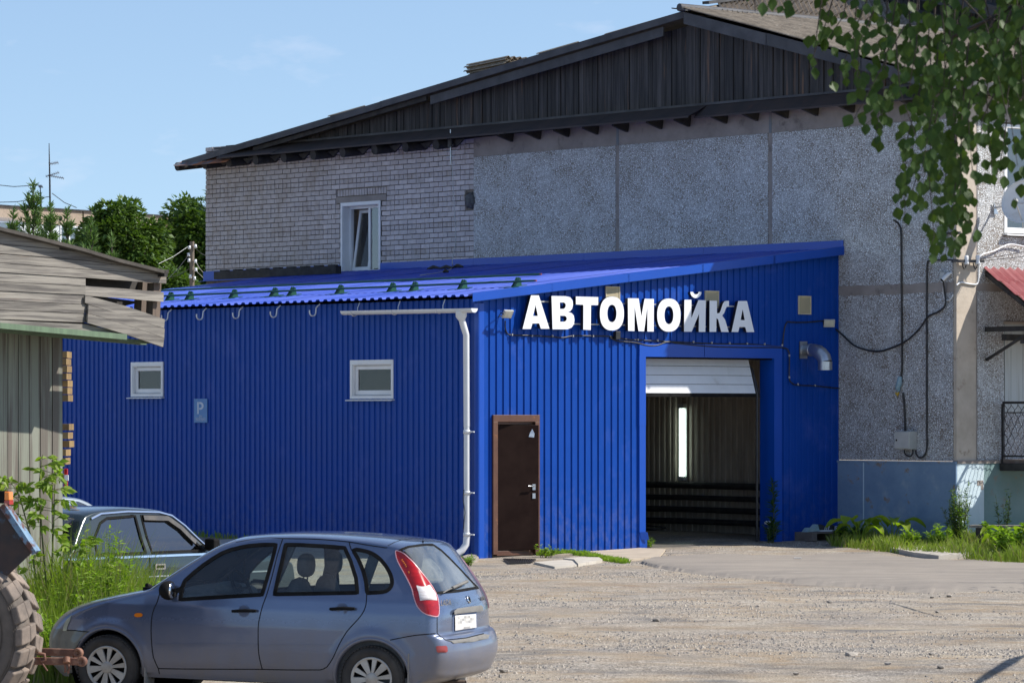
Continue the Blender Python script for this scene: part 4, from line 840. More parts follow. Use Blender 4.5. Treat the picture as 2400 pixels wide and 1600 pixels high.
# barge boards
def bargeb(ua,ub_,zo,h,o,th,mat,name='barge_board'):
    mb=MB(); mb.poly([MW.p(ua,roofz(ua)+zo-h,o),MW.p(ub_,roofz(ub_)+zo-h,o),MW.p(ub_,roofz(ub_)+zo,o),MW.p(ua,roofz(ua)+zo,o)],RD*th); obj(name,mb,mat,B)
q=[PK[0],7.4,11.5,15.4,UL]
for i in range(4): bargeb(q[i]+.005,q[i+1]+.06,-.02+.006*(i%2),.12,.50,.03,BARGE)
bargeb(3.8,10.15,-.165,.16,.42,.025,BARGE)
bargeb(10.3,UL-2.2,-.14,.08,.40,.05,LOG)
q=[PK[0],1.2,-1.0,UR]
for i in range(3): bargeb(q[i+1]-.03,q[i],-.04+.006*(i%2),.20,.50,.03,BARGE)
# roof deck (underside boards) and left slope
mb=MB(); mb.poly([MW.p(PK[0],PK[1]-.04,.47),MW.p(UL,roofz(UL)-.04,.47),MW.p(UL,roofz(UL)-.07,.47),MW.p(PK[0],PK[1]-.07,.47)],RD*16); obj('roof_deck',mb,LOG,B)
mb=MB(); mb.poly([MW.p(PK[0],PK[1]-.08,.47),MW.p(UR,roofz(UR)-.08,.47),MW.p(UR,roofz(UR)-.11,.47),MW.p(PK[0],PK[1]-.11,.47)],RD*16); obj('roof_deck',mb,LOG,B)
def slate(u0,du,r0,dr,zo,parent,name='slate_sheet',zf=roofz,thick=.008,skew=0,nw=7):
    mb=MB(); n=nw*6; vs=[]
    for s in (0,1):
        for i in range(n+1):
            r=r0+dr*i/n; h=.025*math.sin(2*math.pi*i/6)
            for k in (0,1):
                uu=u0+du*k; z_=zf(uu)+h+zo+(.012 if k==(0 if du<0 else 0) else 0)-(thick if s else 0); vs.append(MW.p(uu+skew*i/n,z_,-r))
    m=2*(n+1); fs=[]
    for i in range(n):
        a=2*i; fs+=[(a,a+1,a+3,a+2),(m+a,m+a+2,m+a+3,m+a+1),(a,a+2,m+a+2,m+a),(a+1,m+a+1,m+a+3,a+3)]
    fs+=[(0,m,m+1,1),(2*n,2*n+1,m+2*n+1,m+2*n)]
    mb.add(vs,fs,0,False); return obj(name,mb,SLATE,parent,recalc=True)
for ri in range(4):                                     # right slope, rows from the ridge down
    ua=PK[0]+.04-ri*(PK[0]-UR-.1)/4
    for ci in range(9): slate(ua,-1.62,-.55+ci*1.0,1.02,.0+.012*(3-ri)+ru(0,.008),B)
for (ua,ub_) in ((3.7,5.3),):                            # few sheets showing past the left verge
    for ci in range(2): slate(ub_,-1.6,-.45+ci*1.0,1.02,-.02,B)
for px in (1270,780,): 
    u,_=MW.uv(px,200,.4); slate(u+.1,-1.1,-.45,1.02,.0,B)
mb=MB(); mb.tube([MW.p(PK[0],PK[1]+.03,.60),MW.p(PK[0],PK[1]+.03,-8)],.07,8); mb.hexa(MW.p(PK[0]+.17,PK[1]+.02,.62),-LD*.35+UP*-.06,RD*8,UP*.02); obj('ridge_cap',mb,BARGE,B)
# side eave
mb=MB(); mb.hexa(MW.p(UR-.05,roofz(UR)-.16,.5),LD*.04,RD*14,UP*.14); obj('eave_board',mb,BARGE,B); mb=MB(); mb.hexa(MW.p(-2.6,roofz(UR)-.2,.4),-LD*(-2.6-UR),RD*14,UP*.03); obj('eave_soffit',mb,LOG,B)
# stack of slates on the left slope
st=thing('slate_stack','pile of spare corrugated slates on the left roof slope against the sky','slate stack',MW.p(9.5,8.6,-.4))
us,_=MW.uv(1205,150,-.3); ue,_=MW.uv(1100,150,-.3)
for i in range(8):
    o=ru(-.05,.05); s_=MW.uv(1150,142+i*5.0,-.4)[1]; zf=lambda uu,k=s_:k-.05*(uu-us)
    slate(us+.1+o,(ue-us)-.1+o*.6,.2+ru(-.04,.04),.98,-.0,st,zf=zf)
# upper roof behind (lantern) with dark plank wall
UPO=MW.p(2.5,0,-6.5)
upb=thing('upper_roof_lantern','higher slate roof and plank wall rising behind the right slope','roof lantern',UPO)
QA,QB,QC=MW.uvp(1659,15,-.5),MW.uvp(1935,64,-2.6),MW.uvp(1777,-2,-3.0); qn=(QB-QA).cross(QC-QA).normalized()
def onp(px,py):
    d=V((px-CX)/F,1,-(py-HY)/F); return EYE+d*((QA-EYE).dot(qn)/d.dot(qn))
if qn.dot(QA-EYE)>0: qn=-qn
def slopef(px): return 33+(px-1690)*31/245
cols=[1690+i*35 for i in range(16)]
for r_ in range(3):
    for a_,b_ in zip(cols,cols[1:]):
        y0=slopef(a_)-r_*24; y1=slopef(b_)-r_*24; A0,A1,B0,B1=onp(a_,y0),onp(b_,y1),onp(a_-12,y0-30),onp(b_-12,y1-30); mb=MB(); m=12; vs=[]
        for s_ in (0,1):
            for i in range(m+1):
                w_=.03*math.sin(2*math.pi*i/4)+.03-(.009 if s_ else 0)+.012*(2-r_)*0; vs+=[A0.lerp(A1,i/m)+qn*(w_+.015),B0.lerp(B1,i/m)+qn*w_]
        k=2*(m+1); fs=[]
        for i in range(m): a=2*i; fs+=[(a,a+1,a+3,a+2),(k+a,k+a+2,k+a+3,k+a+1),(a,a+2,k+a+2,k+a),(a+1,k+a+1,k+a+3,a+3)]
        mb.add(vs,fs); obj('slate_sheet',mb,SLATE,upb,recalc=True)
mb=MB(); mb.poly([onp(1659,15),onp(1690,33),onp(2200,slopef(2200)),onp(2200,-30),onp(1777,-3)],-qn*.05); obj('roof_deck',mb,SLATE,upb)
mb=MB(); mb.bar(onp(1652,15)+qn*.06,onp(1800,-4)+qn*.06,.12,.05); obj('ridge_cap',mb,BARGE,upb)
e0,e1=onp(1693,36),onp(2200,slopef(2200)+3); mb=MB(); mb.hexa(e0-UP*.17-RD*-.15,e1-e0,LD*.04,UP*.14); obj('barge_board',mb,BARGE,upb)
L_e=(e1-e0).length; r=0
while r<L_e: mb=MB(); q=e0.lerp(e1,r/L_e)+V(.25,.25,0); mb.hexa(V(q.x,q.y,7.6),(e1-e0).normalized()*.115,V(.02,.02,0),UP*(q.z-7.7)); obj('wall_plank',mb,PLANKD,upb); r+=.125
a_,b_=MW.uvp(1612,20,.1),MW.uvp(1900,71,-1.7); mb=MB(); mb.bar(a_,b_,.10,.05); obj('flashing_board',mb,BARGE,upb)
gb=thing('rear_gable','dark plank rear gable seen through the birch leaves','gable',MW.p(-2,7.5,-7.5))
ua_,_=MW.uv(2470,60,-7.5); ub2,_=MW.uv(2010,60,-7.5); u=ua_
while u<ub2: mb=MB(); mb.box(MW,u,u+.125,6.9,12.2,-7.53+ru(0,.012),-7.5+ru(0,.012)); obj('gable_plank',mb,PLANKD,gb); u+=.14
p0,p1=MW.uvp(2105,-12,-7.0),MW.uvp(2420,66,-7.0); mb=MB(); mb.hexa(p0,p1-p0,RD*.04,UP*.20); mb.hexa(p0+UP*.2,p1-p0,RD*.6,UP*.03); obj('barge_board',mb,BARGE,gb)
mb=MB(); mb.poly([MW.uvp(2140,20,-7.2),MW.uvp(2205,36,-7.2),MW.uvp(2190,78,-7.2),MW.uvp(2135,90,-7.2)],RD*.01); obj('tin_patch',mb,BARGE,gb)
# ---------------- things on the main walls
an,az=MW.uv(1061,340,.35); g=thing('wall_aerial','small silver TV aerial hanging under the eave over the brick wall','aerial',MW.p(an,az,.35))
mb=MB(); mb.tube([MW.p(an,az-.35,.4),MW.p(an,az+.28,.4)],.011,6)
for z_,w_ in ((.18,.22),(-.02,.08),(-.12,.22),(-.22,.14)): mb.tube([MW.p(an-w_*.9,az+z_+.01,.4),MW.p(an+w_*.9,az+z_,.4)],.009,5)
obj('elements',mb,GALV,g); mb=MB(); mb.tube([MW.p(an,az-.04,.4),MW.p(an,az+.10,.4)],.055,8); mb.tube([MW.p(an,az+.2,.4),MW.p(an+.1,az+.25,-.02)],.014,6); obj('amplifier_box',mb,DARKM,g)
q=roofp(1060,6.9,.01); q2=roofp(1035,5.7,.01); q3=roofp(985,5.0,.01)
cab([MW.p(an,az-.1,.38),MW.p(an,az-.9,.33),MW.p(an-.0,az-1.7,.28),q+UP*.12,q,q2,q3],MW,r=.008,mat=GREYB,name='cord',lab='pale cord hanging from the aerial down onto the blue roof',cat='cord')
# conduits, junction things on the lower mosaic panel
cab([(2095,516,.25),(2108,528,.05),(2112,560),(2113,700),(2114,850),(2112,880),(2114,895)],MW,o=.035,r=.017,mat=DARKM,name='conduit',lab='left grey steel conduit running down the mosaic wall',cat='conduit')
cab([(2116,920),(2120,960),(2121,1010)],MW,o=.035,r=.017,mat=DARKM,name='conduit',lab='short grey conduit between the taped joint and the meter box',cat='conduit')
cab([(2245,609,.08),(2200,609,.04),(2180,611),(2173,622),(2172,700),(2172,850),(2172,1000),(2172,1050),(2165,1068,.05),(2155,1072,.08),(2148,1064,.08),(2146,1054,.08)],MW,o=.035,r=.015,mat=DARKM,name='conduit',lab='right grey conduit looping into the underside of the meter box',cat='conduit')
cab([(2119,1054,.08),(2122,1064,.08),(2133,1069,.08),(2139,1062,.08),(2139,1053,.08)],MW,o=.06,r=.012,name='cable',lab='short black cable loop under the meter box',cat='cable')
ta,zt=MW.uv(2113,1010,.03); tb,zb=MW.uv(2148,1052,.03); g=thing('meter_box','pale grey electric meter box on the mosaic wall','electrical box',MW.p((ta+tb)/2,zb,.02))
mb=MB(); mb.box(MW,tb,ta,zb,zt,.015,.19); obj('box',mb,GREYB,g,bevel=.006); mb=MB(); mb.box(MW,tb+.01,ta-.01,zb+.01,zt-.01,.19,.205); dd_=obj('door',mb,GREYB,g,bevel=.004)
mb=MB(); mb.box(MW,ta-.07,ta-.045,(zb+zt)/2-.015,(zb+zt)/2+.015,.205,.213); obj('lock',mb,BLACK,dd_)
t,z=MW.uv(2106,900,.05); g=thing('taped_joint','blue plastic bag wrapped round a cable joint with yellow tape','cable joint',MW.p(t,z-.15,.05)); mb=MB(); mb.tube([MW.p(t-.03,z+.12,.05),MW.p(t-.03,z+.03,.06),MW.p(t+.01,z-.06,.06),MW.p(t-.01,z-.12,.05)],[.035,.05,.045,.02],8); obj('bag',mb,M('pale_blue_plastic',(.16,.30,.38),(.3,.4,.45),sc=20,rough=.4),g)
mb=MB(); mb.tube([MW.p(t+.06,z-.14,.05),MW.p(t+.02,z-.18,.05),MW.p(t-.0,z-.13,.05)],.018,5); obj('tape',mb,M('yellow_tape',(.6,.4,.03),rough=.5),g)
# camera
t,z=MW.uv(2213,650,.1); g=thing('security_camera','white bullet security camera near the building corner','camera',MW.p(t,z,.05))
mb=MB(); mb.box(MW,t+.03,t+.13,z-.04,z+.09,.012,.07); obj('back_box',mb,GREYB,g,bevel=.008)
c=MW.p(t-.02,z,.10); dr_=(V(.45,.1,.42)).normalized(); mb=MB(); mb.tube([c-dr_*.07,c+dr_*.09],.033,12); mb.tube([c+dr_*.09,MW.p(t-.09,z+.07,.02)],.02,8); obj('body',mb,WHITE,g)
mb=MB(); mb.tube([c-dr_*.075,c-dr_*.065],.034,12); obj('lens',mb,BLACK,g)
cab([(2211,660,.1),(2213,680,.06),(2216,700),(2215,716),(2200,730),(2175,742),(2155,770),(2125,798),(2090,815),(2060,823),(2030,820),(2000,808),(1975,785),(1955,768,.06)],MW,o=.05,r=.016,lab='thick black cable sagging between the camera and the right floodlight')
cab([(2211,666,.08),(2211,690),(2216,702),(2227,702),(2234,690)],MW,o=.04,r=.010,mat=WHITE,lab='thin white cable below the security camera')
cab([RW.p(*RW.uv(2242,668,.04),.04),RW.p(*RW.uv(2252,662,.04),.04),RW.p(*RW.uv(2270,665,.04),.04),RW.p(*RW.uv(2288,666,.04),.04),RW.p(*RW.uv(2293,655,.04),.04),RW.p(*RW.uv(2294,625,.04),.04),RW.p(*RW.uv(2297,600,.06),.06),RW.p(*RW.uv(2330,588,.06),.06),RW.p(*RW.uv(2365,573,.06),.06),RW.p(*RW.uv(2400,578,.06),.06)],RW,r=.014,mat=WHITE,lab='white cable snaking round the column and up under the right window')
for px,lb in ((2265,'left white porcelain insulator on the bracket at the column'),(2291,'right white porcelain insulator on the bracket at the column')):
    t,z=RW.uv(px,612,.12); c=RW.p(t,z,.12); g=thing('insulator',lb,'insulator',c,'white insulators on the corner bracket'); mb=MB(); mb.lathe([(0.001,.09),(.03,.09),(.035,.05),(.03,.02),(.042,-.03),(.04,-.055),(.001,-.055)],c,UP,14); obj('cap',mb,WHITE,g)
    mb=MB(); mb.tube([c-UP*.05,c-UP*.10-RD*.02,c-UP*.13-RD*.05,c-UP*.09-RD*.08,c-UP*.03-RD*.1],.011,6); obj('hook',mb,CABLE,g)
mb=MB(); a_=RW.p(*RW.uv(2242,612,.10),.10); b_=RW.p(*RW.uv(2300,612,.10),.10); mb.bar(a_-RD*.1,b_+RD*.05,.04,.045); obj('insulator_bracket',mb,STEELB,label='black steel bracket carrying two white insulators at the corner',cat='bracket')
for i,(a,b,lb) in enumerate((((2297,608),(2420,580),'upper thin wire running right from the insulator'),((2297,612),(2420,596),'lower thin wire running right from the insulator'))):
    p=RW.p(*RW.uv(*a,.12),.12); q=p+V(3.6,-3.5,.65-.25*i); mb=MB(); mb.tube([p,p.lerp(q,.5)-UP*.06,q],.005,4); obj('wire',mb,CABLE,label=lb,cat='wire')
mb=MB(); t,z=MW.uv(2222,547,.04); mb.box(MW,t-.25,t+.17,z-.02,z+.02,.012,.05); obj('steel_bracket',mb,STEELB,label='small dark steel stub on the mosaic wall under the birch leaves',cat='bracket')
# ================================================================ cars
def crom(P,per):
    P=np.array(P,float); out=[];n=len(P)
    for i in range(n-1):
        p0,p1,p2,p3=P[max(i-1,0)],P[i],P[i+1],P[min(i+2,n-1)]; k=per[i] if isinstance(per,list) else per
        for j in range(k):
            u=j/k; out.append(.5*((2*p1)+(-p0+p2)*u+(2*p0-5*p1+4*p2-p3)*u*u+(-p0+3*p1-3*p2+p3)*u**3))
    out.append(P[-1]); return np.array(out)
class Car:
    def __init__(s,O,D,side,near,pairs,Wf,zbot,xb,step=.014,ts=46):
        s.O=Vector(O);s.D=Vector(D).normalized();s.side=Vector(side).normalized();s.up=s.D.cross(s.side).normalized();s.near=near
        P=np.array(pairs); seg=[max(1,int(math.hypot(*(P[i+1][:2]-P[i][:2]))/step+.5)) for i in range(len(P)-1)]
        Q=crom(P,seg); C=Q[:,0:2];E=Q[:,2:4];nn=Q[:,4]; S_=len(Q); s.S_=S_
        tt=[math.sin(math.pi/2*i/ts) for i in range(ts+1)]; verts=[];faces=[];rows=[]
        wE=[Wf(E[i][0],E[i][1]) for i in range(S_)]
        for i in range(S_):
            row=[]
            for j in range(-ts,ts+1):
                t=tt[abs(j)]; g=(1-t**nn[i])**(1/nn[i]) if t<1 else 0; x=E[i][0]+(C[i][0]-E[i][0])*g; z=E[i][1]+(C[i][1]-E[i][1])*g
                row.append(len(verts)); verts.append((x,wE[i]*t*(1 if j>=0 else -1),z))
            rows.append(row)
        for i in range(S_-1):
            for j in range(2*ts): faces.append((rows[i][j],rows[i+1][j],rows[i+1][j+1],rows[i][j+1]))
        s.ntop=len(faces)
        nv=int(1.0/step)
        for sg,col in ((1,2*ts),(-1,0)):
            prev=[rows[i][col] for i in range(S_)]
            for k in range(1,nv+1):
                v=(k/nv); cur=[]
                for i in range(S_):
                    xb_=xb[0]+(xb[1]-xb[0])*i/(S_-1); x=E[i][0]*(1-v)+xb_*v; z=E[i][1]*(1-v)+zbot*v
                    cur.append(len(verts)); verts.append((x,sg*Wf(x,z),z))
                for i in range(S_-1):
                    f=(prev[i],cur[i],cur[i+1],prev[i+1]); faces.append(f[::-1] if sg>0 else f)
                prev=cur
        s.v=np.array(verts);s.f=faces; s.M=np.array([s.D[:],s.side[:],s.up[:]])
        s.wv=s.v@s.M+np.array(s.O[:]); fa=np.array(faces); s.fa=fa
        s.fc=s.v[fa].mean(1); a=s.v[fa[:,1]]-s.v[fa[:,0]]; b=s.v[fa[:,3]]-s.v[fa[:,0]]; c2=s.v[fa[:,2]]-s.v[fa[:,1]]
        n=np.cross(s.v[fa[:,2]]-s.v[fa[:,0]],s.v[fa[:,3]]-s.v[fa[:,1]]); ln=np.linalg.norm(n,axis=1); ctr=np.array([1.2,0,.7]); out=((s.fc-ctr)*n).sum(1)
        vn=np.zeros_like(s.v); 
        for k in range(4): np.add.at(vn,fa[:,k],n)
        s.vn=vn/np.maximum(np.linalg.norm(vn,axis=1,keepdims=True),1e-9); s.area=ln
    def w(s,x,y,z): return s.O+s.D*x+s.side*y+s.up*z
    def proj(s,c):                          # local -> photo pixel
        q=np.asarray(c)@s.M+np.array(s.O[:]); return np.stack([CX+F*q[...,0]/q[...,1],HY-F*(q[...,2]-2.2)/q[...,1]],-1)
    def sidepix(s,c):
        m=np.array(c); m[...,1]=s.near*np.abs(m[...,1]); return s.proj(m)
def inpoly(P,poly):
    x,y=P[:,0],P[:,1]; c=np.zeros(len(P),bool); n=len(poly)
    for i in range(n):
        x1,y1=poly[i];x2,y2=poly[(i+1)%n]
        if y1==y2: continue
        c^=((y1>y)!=(y2>y))&(x<(x2-x1)*(y-y1)/(y2-y1)+x1)
    return c
def smooth_loop(pts,k=4,closed=True):
    P=[np.array(p,float) for p in pts]; n=len(P); out=[]
    for i in range(n if closed else n-1):
        g=lambda j:P[j%n] if closed else P[min(max(j,0),n-1)]
        p0,p1,p2,p3=g(i-1),g(i),g(i+1),g(i+2)
        for j in range(k):
            u=j/k; out.append(tuple(.5*((2*p1)+(-p0+p2)*u+(2*p0-5*p1+4*p2-p3)*u*u+(-p0+3*p1-3*p2+p3)*u**3)))
    if not closed: out.append(tuple(P[-1]))
    return out
def car_piece(car,name,mask,mat,parent,off=0,label=None,flip=False):
    fs=car.fa[mask]; 
    if len(fs)==0: return None
    used,inv=np.unique(fs,return_inverse=True); inv=inv.reshape(fs.shape); v=car.v[used]+car.vn[used]*off*car.nsg; n=car.vn[used]*car.nsg
    wv=v@car.M+np.array(car.O[:])-np.array(WL[parent.name][:])
    me=bpy.data.meshes.new(name); me.from_pydata(wv.tolist(),[],inv.tolist()); me.materials.append(mat); me.polygons.foreach_set('use_smooth',[True]*len(fs)); me.update()
    wn=(n@car.M); me.normals_split_custom_set_from_vertices([tuple(q) for q in wn])
    o=bpy.data.objects.new(name,me); COL.objects.link(o); o.parent=parent; WL[o.name]=WL[parent.name]; return tag(o,label)
def bvh(car): return BVHTree.FromPolygons([tuple(q) for q in car.wv],[tuple(f) for f in car.f])
def cast(car,bv,px,py):
    d=V((px-CX)/F,1,-(py-HY)/F).normalized(); h=bv.ray_cast(EYE,d,200)
    if h[0] is None: return None
    l=h[0]-car.O; n=h[1]; 
    if n.dot(d)>0: n=-n
    return np.array([l.dot(car.D),l.dot(car.side),l.dot(car.up)]),np.array([n.dot(car.D),n.dot(car.side),n.dot(car.up)])
def ribbon(car,bv,mb,pts,width,h,mirror=True,closed=False,both=True):
    """strip of real thickness lying on the body along traced points"""
    H=[cast(car,bv,*p) for p in pts]; H=[q for q in H if q is not None]; n=len(H)
    for mir in ((False,True) if mirror else (False,)):
        vs=[]
        for i in range(n):
            a=H[(i-1)%n if closed else max(i-1,0)][0]; b=H[(i+1)%n if closed else min(i+1,n-1)][0]; p,nn=H[i]; t=b-a; t/=np.linalg.norm(t)+1e-9; s_=np.cross(t,nn); s_/=np.linalg.norm(s_)+1e-9
            for k,hh in ((-.5,-.004),(-.5,h),(.5,h),(.5,-.004)):
                q=p+s_*width*k+nn*hh
                if mir: q=q*np.array([1,-1,1])
                vs.append(car.w(*q))
        fs=[]
        for i in range(n if closed else n-1):
            a=4*i;b=4*((i+1)%n)
            for k in range(3): fs.append((a+k,a+k+1,b+k+1,b+k))
        mb.add(vs,fs,0,False)
def ribbons(car,bv,name,pts,width,h,mat,parent,closed=False,mirror=True):
    for mir in ((False,True) if mirror else (False,)):
        mb=MB(); ribbon(car,bv,mb,pts,width,h,mirror=True,closed=closed); k=len(mb.v)//2; nf=len(mb.f)//2
        if mir: mb.v=mb.v[k:]; mb.f=[tuple(i-k for i in f) for f in mb.f[nf:]]
        else: mb.v=mb.v[:k]; mb.f=mb.f[:nf]
        mb.m=mb.m[:nf]; mb.sm=mb.sm[:nf]; obj(name,mb,mat,parent)
def patch(car,bv,outline,off,th=0,grid=5):
    """outline in photo pixels -> surface patch on the body"""
    pts=[Vector(p) for p in outline]; n=len(pts); edges=[(i,(i+1)%n) for i in range(n)]; xs=[p.x for p in pts];ys=[p.y for p in pts]; x=min(xs)
    extra=[]
    arr=[(a,b) for a in np.arange(min(xs),max(xs),grid) for b in np.arange(min(ys),max(ys),grid)]
    m=inpoly(np.array(arr),[(p.x,p.y) for p in pts]) if arr else []
    for q,k in zip(arr,m):
        if k and min((Vector(q)-p).length for p in pts)>grid*.45: extra.append(Vector(q))
    ov,_,of,_,_,_=delaunay_2d_cdt(pts+extra,edges,[],1,1e-5)
    L_=[];N_=[]
    last=None
    for q in ov:
        h=cast(car,bv,q.x,q.y)
        if h is None: h=last
        last=h; L_.append(h[0]+h[1]*off if h else None); N_.append(h[1] if h else None)
    g=next(q for q in L_ if q is not None)
    L_=[q if q is not None else g for q in L_]; return np.array(L_),[tuple(f) for f in of]
def patch_obj(car,bv,name,outline,off,mat,parent,mirror=False,grid=5,label=None):
    Lc,fs=patch(car,bv,outline,off,grid=grid); mb=MB(); mb.add([car.w(*q) for q in Lc],fs,0,True); o=obj(name,mb,mat,parent,label=label)
    if mirror: mb=MB(); mb.add([car.w(q[0],-q[1],q[2]) for q in Lc],[f[::-1] for f in fs],0,True); obj(name,mb,mat,parent)
    return o
def wheel(car,x,y,z,parent,outn,capmat,tyrer=.2875,rim=.185,wdt=.17,spokes=10,steer=0,name='wheel'):
    c=car.w(x,y,z); ax=car.side*outn; w_=sub(name,parent,c); T=wdt/2
    mb=MB(); prof=[(rim,-T*.8),(rim+.03,-T),(tyrer-.035,-T*1.02),(tyrer-.008,-T*.82),(tyrer,-T*.5),(tyrer,T*.5),(tyrer-.008,T*.82),(tyrer-.035,T*1.02),(rim+.05,T*1.05),(rim+.03,T),(rim,T*.8)]
    mb.lathe(prof,c,ax,56); 
    for k in range(56):
        a=2*math.pi*k/56; e1=car.D*math.cos(a)+car.up*math.sin(a); e2=car.up*math.cos(a)-car.D*math.sin(a)
        for s_ in (-1,1): mb.hexa(c+e1*(tyrer-.012)+ax*(s_*T*.93-.012)-e2*.008,ax*.024,e2*.014,e1*.010)
    obj('tyre',mb,TYRE,w_)
    mb=MB(); mb.lathe([(.001,T*.2),(rim*.97,T*.2),(rim,T*.6)],c,ax,40); obj('rim_back',mb,BLACK,w_)
    mb=MB(); mb.lathe([(rim*.90,T*.80),(rim*.96,T*.98),(rim*1.02,T*.95),(rim*1.03,T*.75),(rim*.9,T*.7)],c,ax,48); mb.lathe([(.001,T*.93),(.042,T*.93),(.052,T*.88),(.06,T*.6)],c,ax,24)
    for k in range(spokes):
        a=2*math.pi*(k+.25)/spokes; w1=.030 if k%2 else .019; e1=car.D*math.cos(a)+car.up*math.sin(a); e2=car.up*math.cos(a)-car.D*math.sin(a)
        P=[c+e1*.045+e2*w1*.55+ax*T*.86,c+e1*rim*.93+e2*w1*1.15+ax*T*.88,c+e1*rim*.93-e2*w1*1.15+ax*T*.88,c+e1*.045-e2*w1*.55+ax*T*.86]; mb.poly(P,-ax*.022)
    obj('hubcap',mb,capmat,w_); return w_
TYRE=M('dusty_tyre_rubber',(.030,.028,.027),(.065,.058,.050),sc=5,rough=.85,bump=.002,bsc=60)
CAP=M('silver_hubcap',(.50,.49,.46),(.36,.33,.29),sc=6,rough=.4,metal=.25)
def paint(name,c,c2,metal=.55,rough=.32,dirt=(.20,.17,.14),zb=.25,zt=1.0,amt=.75):
    m=M(name,c,c2,sc=1.2,rough=rough,metal=metal,coat=1.0); t=m.node_tree; b=t.nodes['Principled BSDF']; src=b.inputs['Base Color'].links[0].from_socket
    tc=N(t,'ShaderNodeTexCoord'); sp=N(t,'ShaderNodeSeparateXYZ'); L(t,tc.outputs['Object'],sp.inputs[0]); nz=N(t,'ShaderNodeTexNoise',i_Scale=4.0,i_Detail=8.0,i_Roughness=.7); mp=N(t,'ShaderNodeMapping'); mp.inputs['Scale'].default_value=(1,1,.55); L(t,tc.outputs['Object'],mp.inputs[0]); L(t,mp.outputs[0],nz.inputs[0])
    z=N(t,'ShaderNodeMapRange'); z.inputs[1].default_value=zt; z.inputs[2].default_value=zb; L(t,sp.outputs[2],z.inputs[0]); ml=N(t,'ShaderNodeMath',operation='MULTIPLY'); r=N(t,'ShaderNodeMapRange'); r.inputs[1].default_value=.25; r.inputs[2].default_value=.75; r.inputs[3].default_value=.25; r.inputs[4].default_value=amt*1.2; L(t,nz.outputs[0],r.inputs[0])
    L(t,z.outputs[0],ml.inputs[0]); L(t,r.outputs[0],ml.inputs[1]); ad=N(t,'ShaderNodeMath',operation='ADD',i_1=.025); L(t,ml.outputs[0],ad.inputs[0]); x=N(t,'ShaderNodeMix',data_type='RGBA'); x.inputs['B'].default_value=(*dirt,1); L(t,ad.outputs[0],x.inputs[0]); L(t,src,x.inputs['A']); L(t,x.outputs['Result'],b.inputs['Base Color'])
    for nm,hi in (('Metallic',0.0),('Roughness',.8),('Coat Weight',.0)):
        q=N(t,'ShaderNodeMix'); q.inputs['A'].default_value=b.inputs[nm].default_value; q.inputs['B'].default_value=hi; L(t,ad.outputs[0],q.inputs[0]); L(t,q.outputs[0],b.inputs[nm])
    return m
PAINT=paint('dusty_blue_grey_car_paint',(.105,.145,.245),(.12,.16,.265),metal=.55,rough=.2,amt=.8,zt=.85)
CGLASS=glassmat('car_side_glass',(.84,.92,.90),.03,dirt=.03); RGLASS=glassmat('dusty_rear_glass',(.50,.56,.55),.10,dirt=.42,dcol=(.42,.45,.45))
SEATM=M('dark_seat_cloth',(.085,.092,.10),(.12,.125,.13),sc=20,rough=.95); SEATL=M('light_seat_back',(.20,.22,.24),rough=.9)
LAMPR=M('red_lamp_plastic',(.42,.008,.008),(.30,.004,.005),sc=14,rough=.12,coat=.6,stretch=(1,1,3)); LAMPW=M('clear_lamp_plastic',(.55,.50,.48),(.75,.75,.75),sc=30,rough=.12,coat=.5,stretch=(.3,.3,3)); LAMPO=M('orange_lamp_plastic',(.75,.20,.01),rough=.2,coat=.5)
GREYP=M('faded_grey_plastic',(.14,.135,.125),(.19,.18,.165),sc=7,rough=.7); PLATE=M('number_plate_white',(.68,.66,.64),(.55,.53,.50),sc=30,rough=.5)
CHROME=M('chrome',(.75,.76,.78),rough=.12,metal=1)
pairs=[(-.60,.18,-.42,.18,2.2),(-.72,.27,-.47,.27,2.2),(-.76,.40,-.50,.40,2.2),(-.76,.52,-.50,.52,2.2),(-.72,.62,-.46,.60,2.2),(-.62,.72,-.38,.69,2.3),(-.48,.80,-.26,.76,2.4),(-.30,.86,-.12,.815,2.5),(-.05,.92,.05,.865,2.6),(.15,.96,.28,.925,2.7),(.27,.985,.45,.975,2.8),(.36,1.04,.53,1.03,2.8),(.62,1.22,.74,1.175,2.8),(.85,1.365,.95,1.305,2.8),(.98,1.43,1.09,1.375,2.7),(1.15,1.475,1.28,1.425,2.6),(1.5,1.505,1.58,1.458,2.5),(1.9,1.512,1.9,1.466,2.5),(2.3,1.497,2.25,1.45,2.5),(2.55,1.475,2.5,1.42,2.6),(2.70,1.45,2.62,1.39,2.8),(2.775,1.40,2.68,1.335,2.9),(2.87,1.27,2.745,1.20,3.0),(2.97,1.12,2.82,1.06,3.0),(3.05,.99,2.88,.95,3.0),(3.09,.87,2.91,.85,3.0),(3.10,.75,2.92,.74,3.0),(3.105,.685,2.93,.68,3.0),(3.16,.66,2.96,.65,2.8),(3.20,.58,2.985,.58,2.7),(3.205,.48,2.99,.48,2.7),(3.17,.38,2.96,.38,2.7),(3.12,.30,2.91,.30,2.7),(2.95,.24,2.8,.24,2.7)]
def kal_W(x,z):
    zz=np.interp(z,[.18,.26,.36,.5,.7,.85,.95,1.03,1.12,1.3,1.42,1.52],[.79,.815,.838,.85,.852,.842,.828,.805,.765,.685,.635,.60])
    pf=np.interp(x,[-.6,-.45,-.25,0,.35,.9,2.1,2.5,2.75,2.95,3.1],[.80,.86,.92,.965,.99,1,1,.99,.975,.955,.93])
    b=0
    for cx in (0,2.47):
        r=math.hypot(x-cx,z-.2875); b+=.014*math.exp(-((r-.37)/.05)**2)*(1 if z>.25 else 0)
    return zz*pf+b
K=Car((-3.3406,34.3171,-.3273),(.95647,-.29109,-.02095),(.29115,.95668,0),-1,pairs,kal_W,.215,(-.42,2.80))
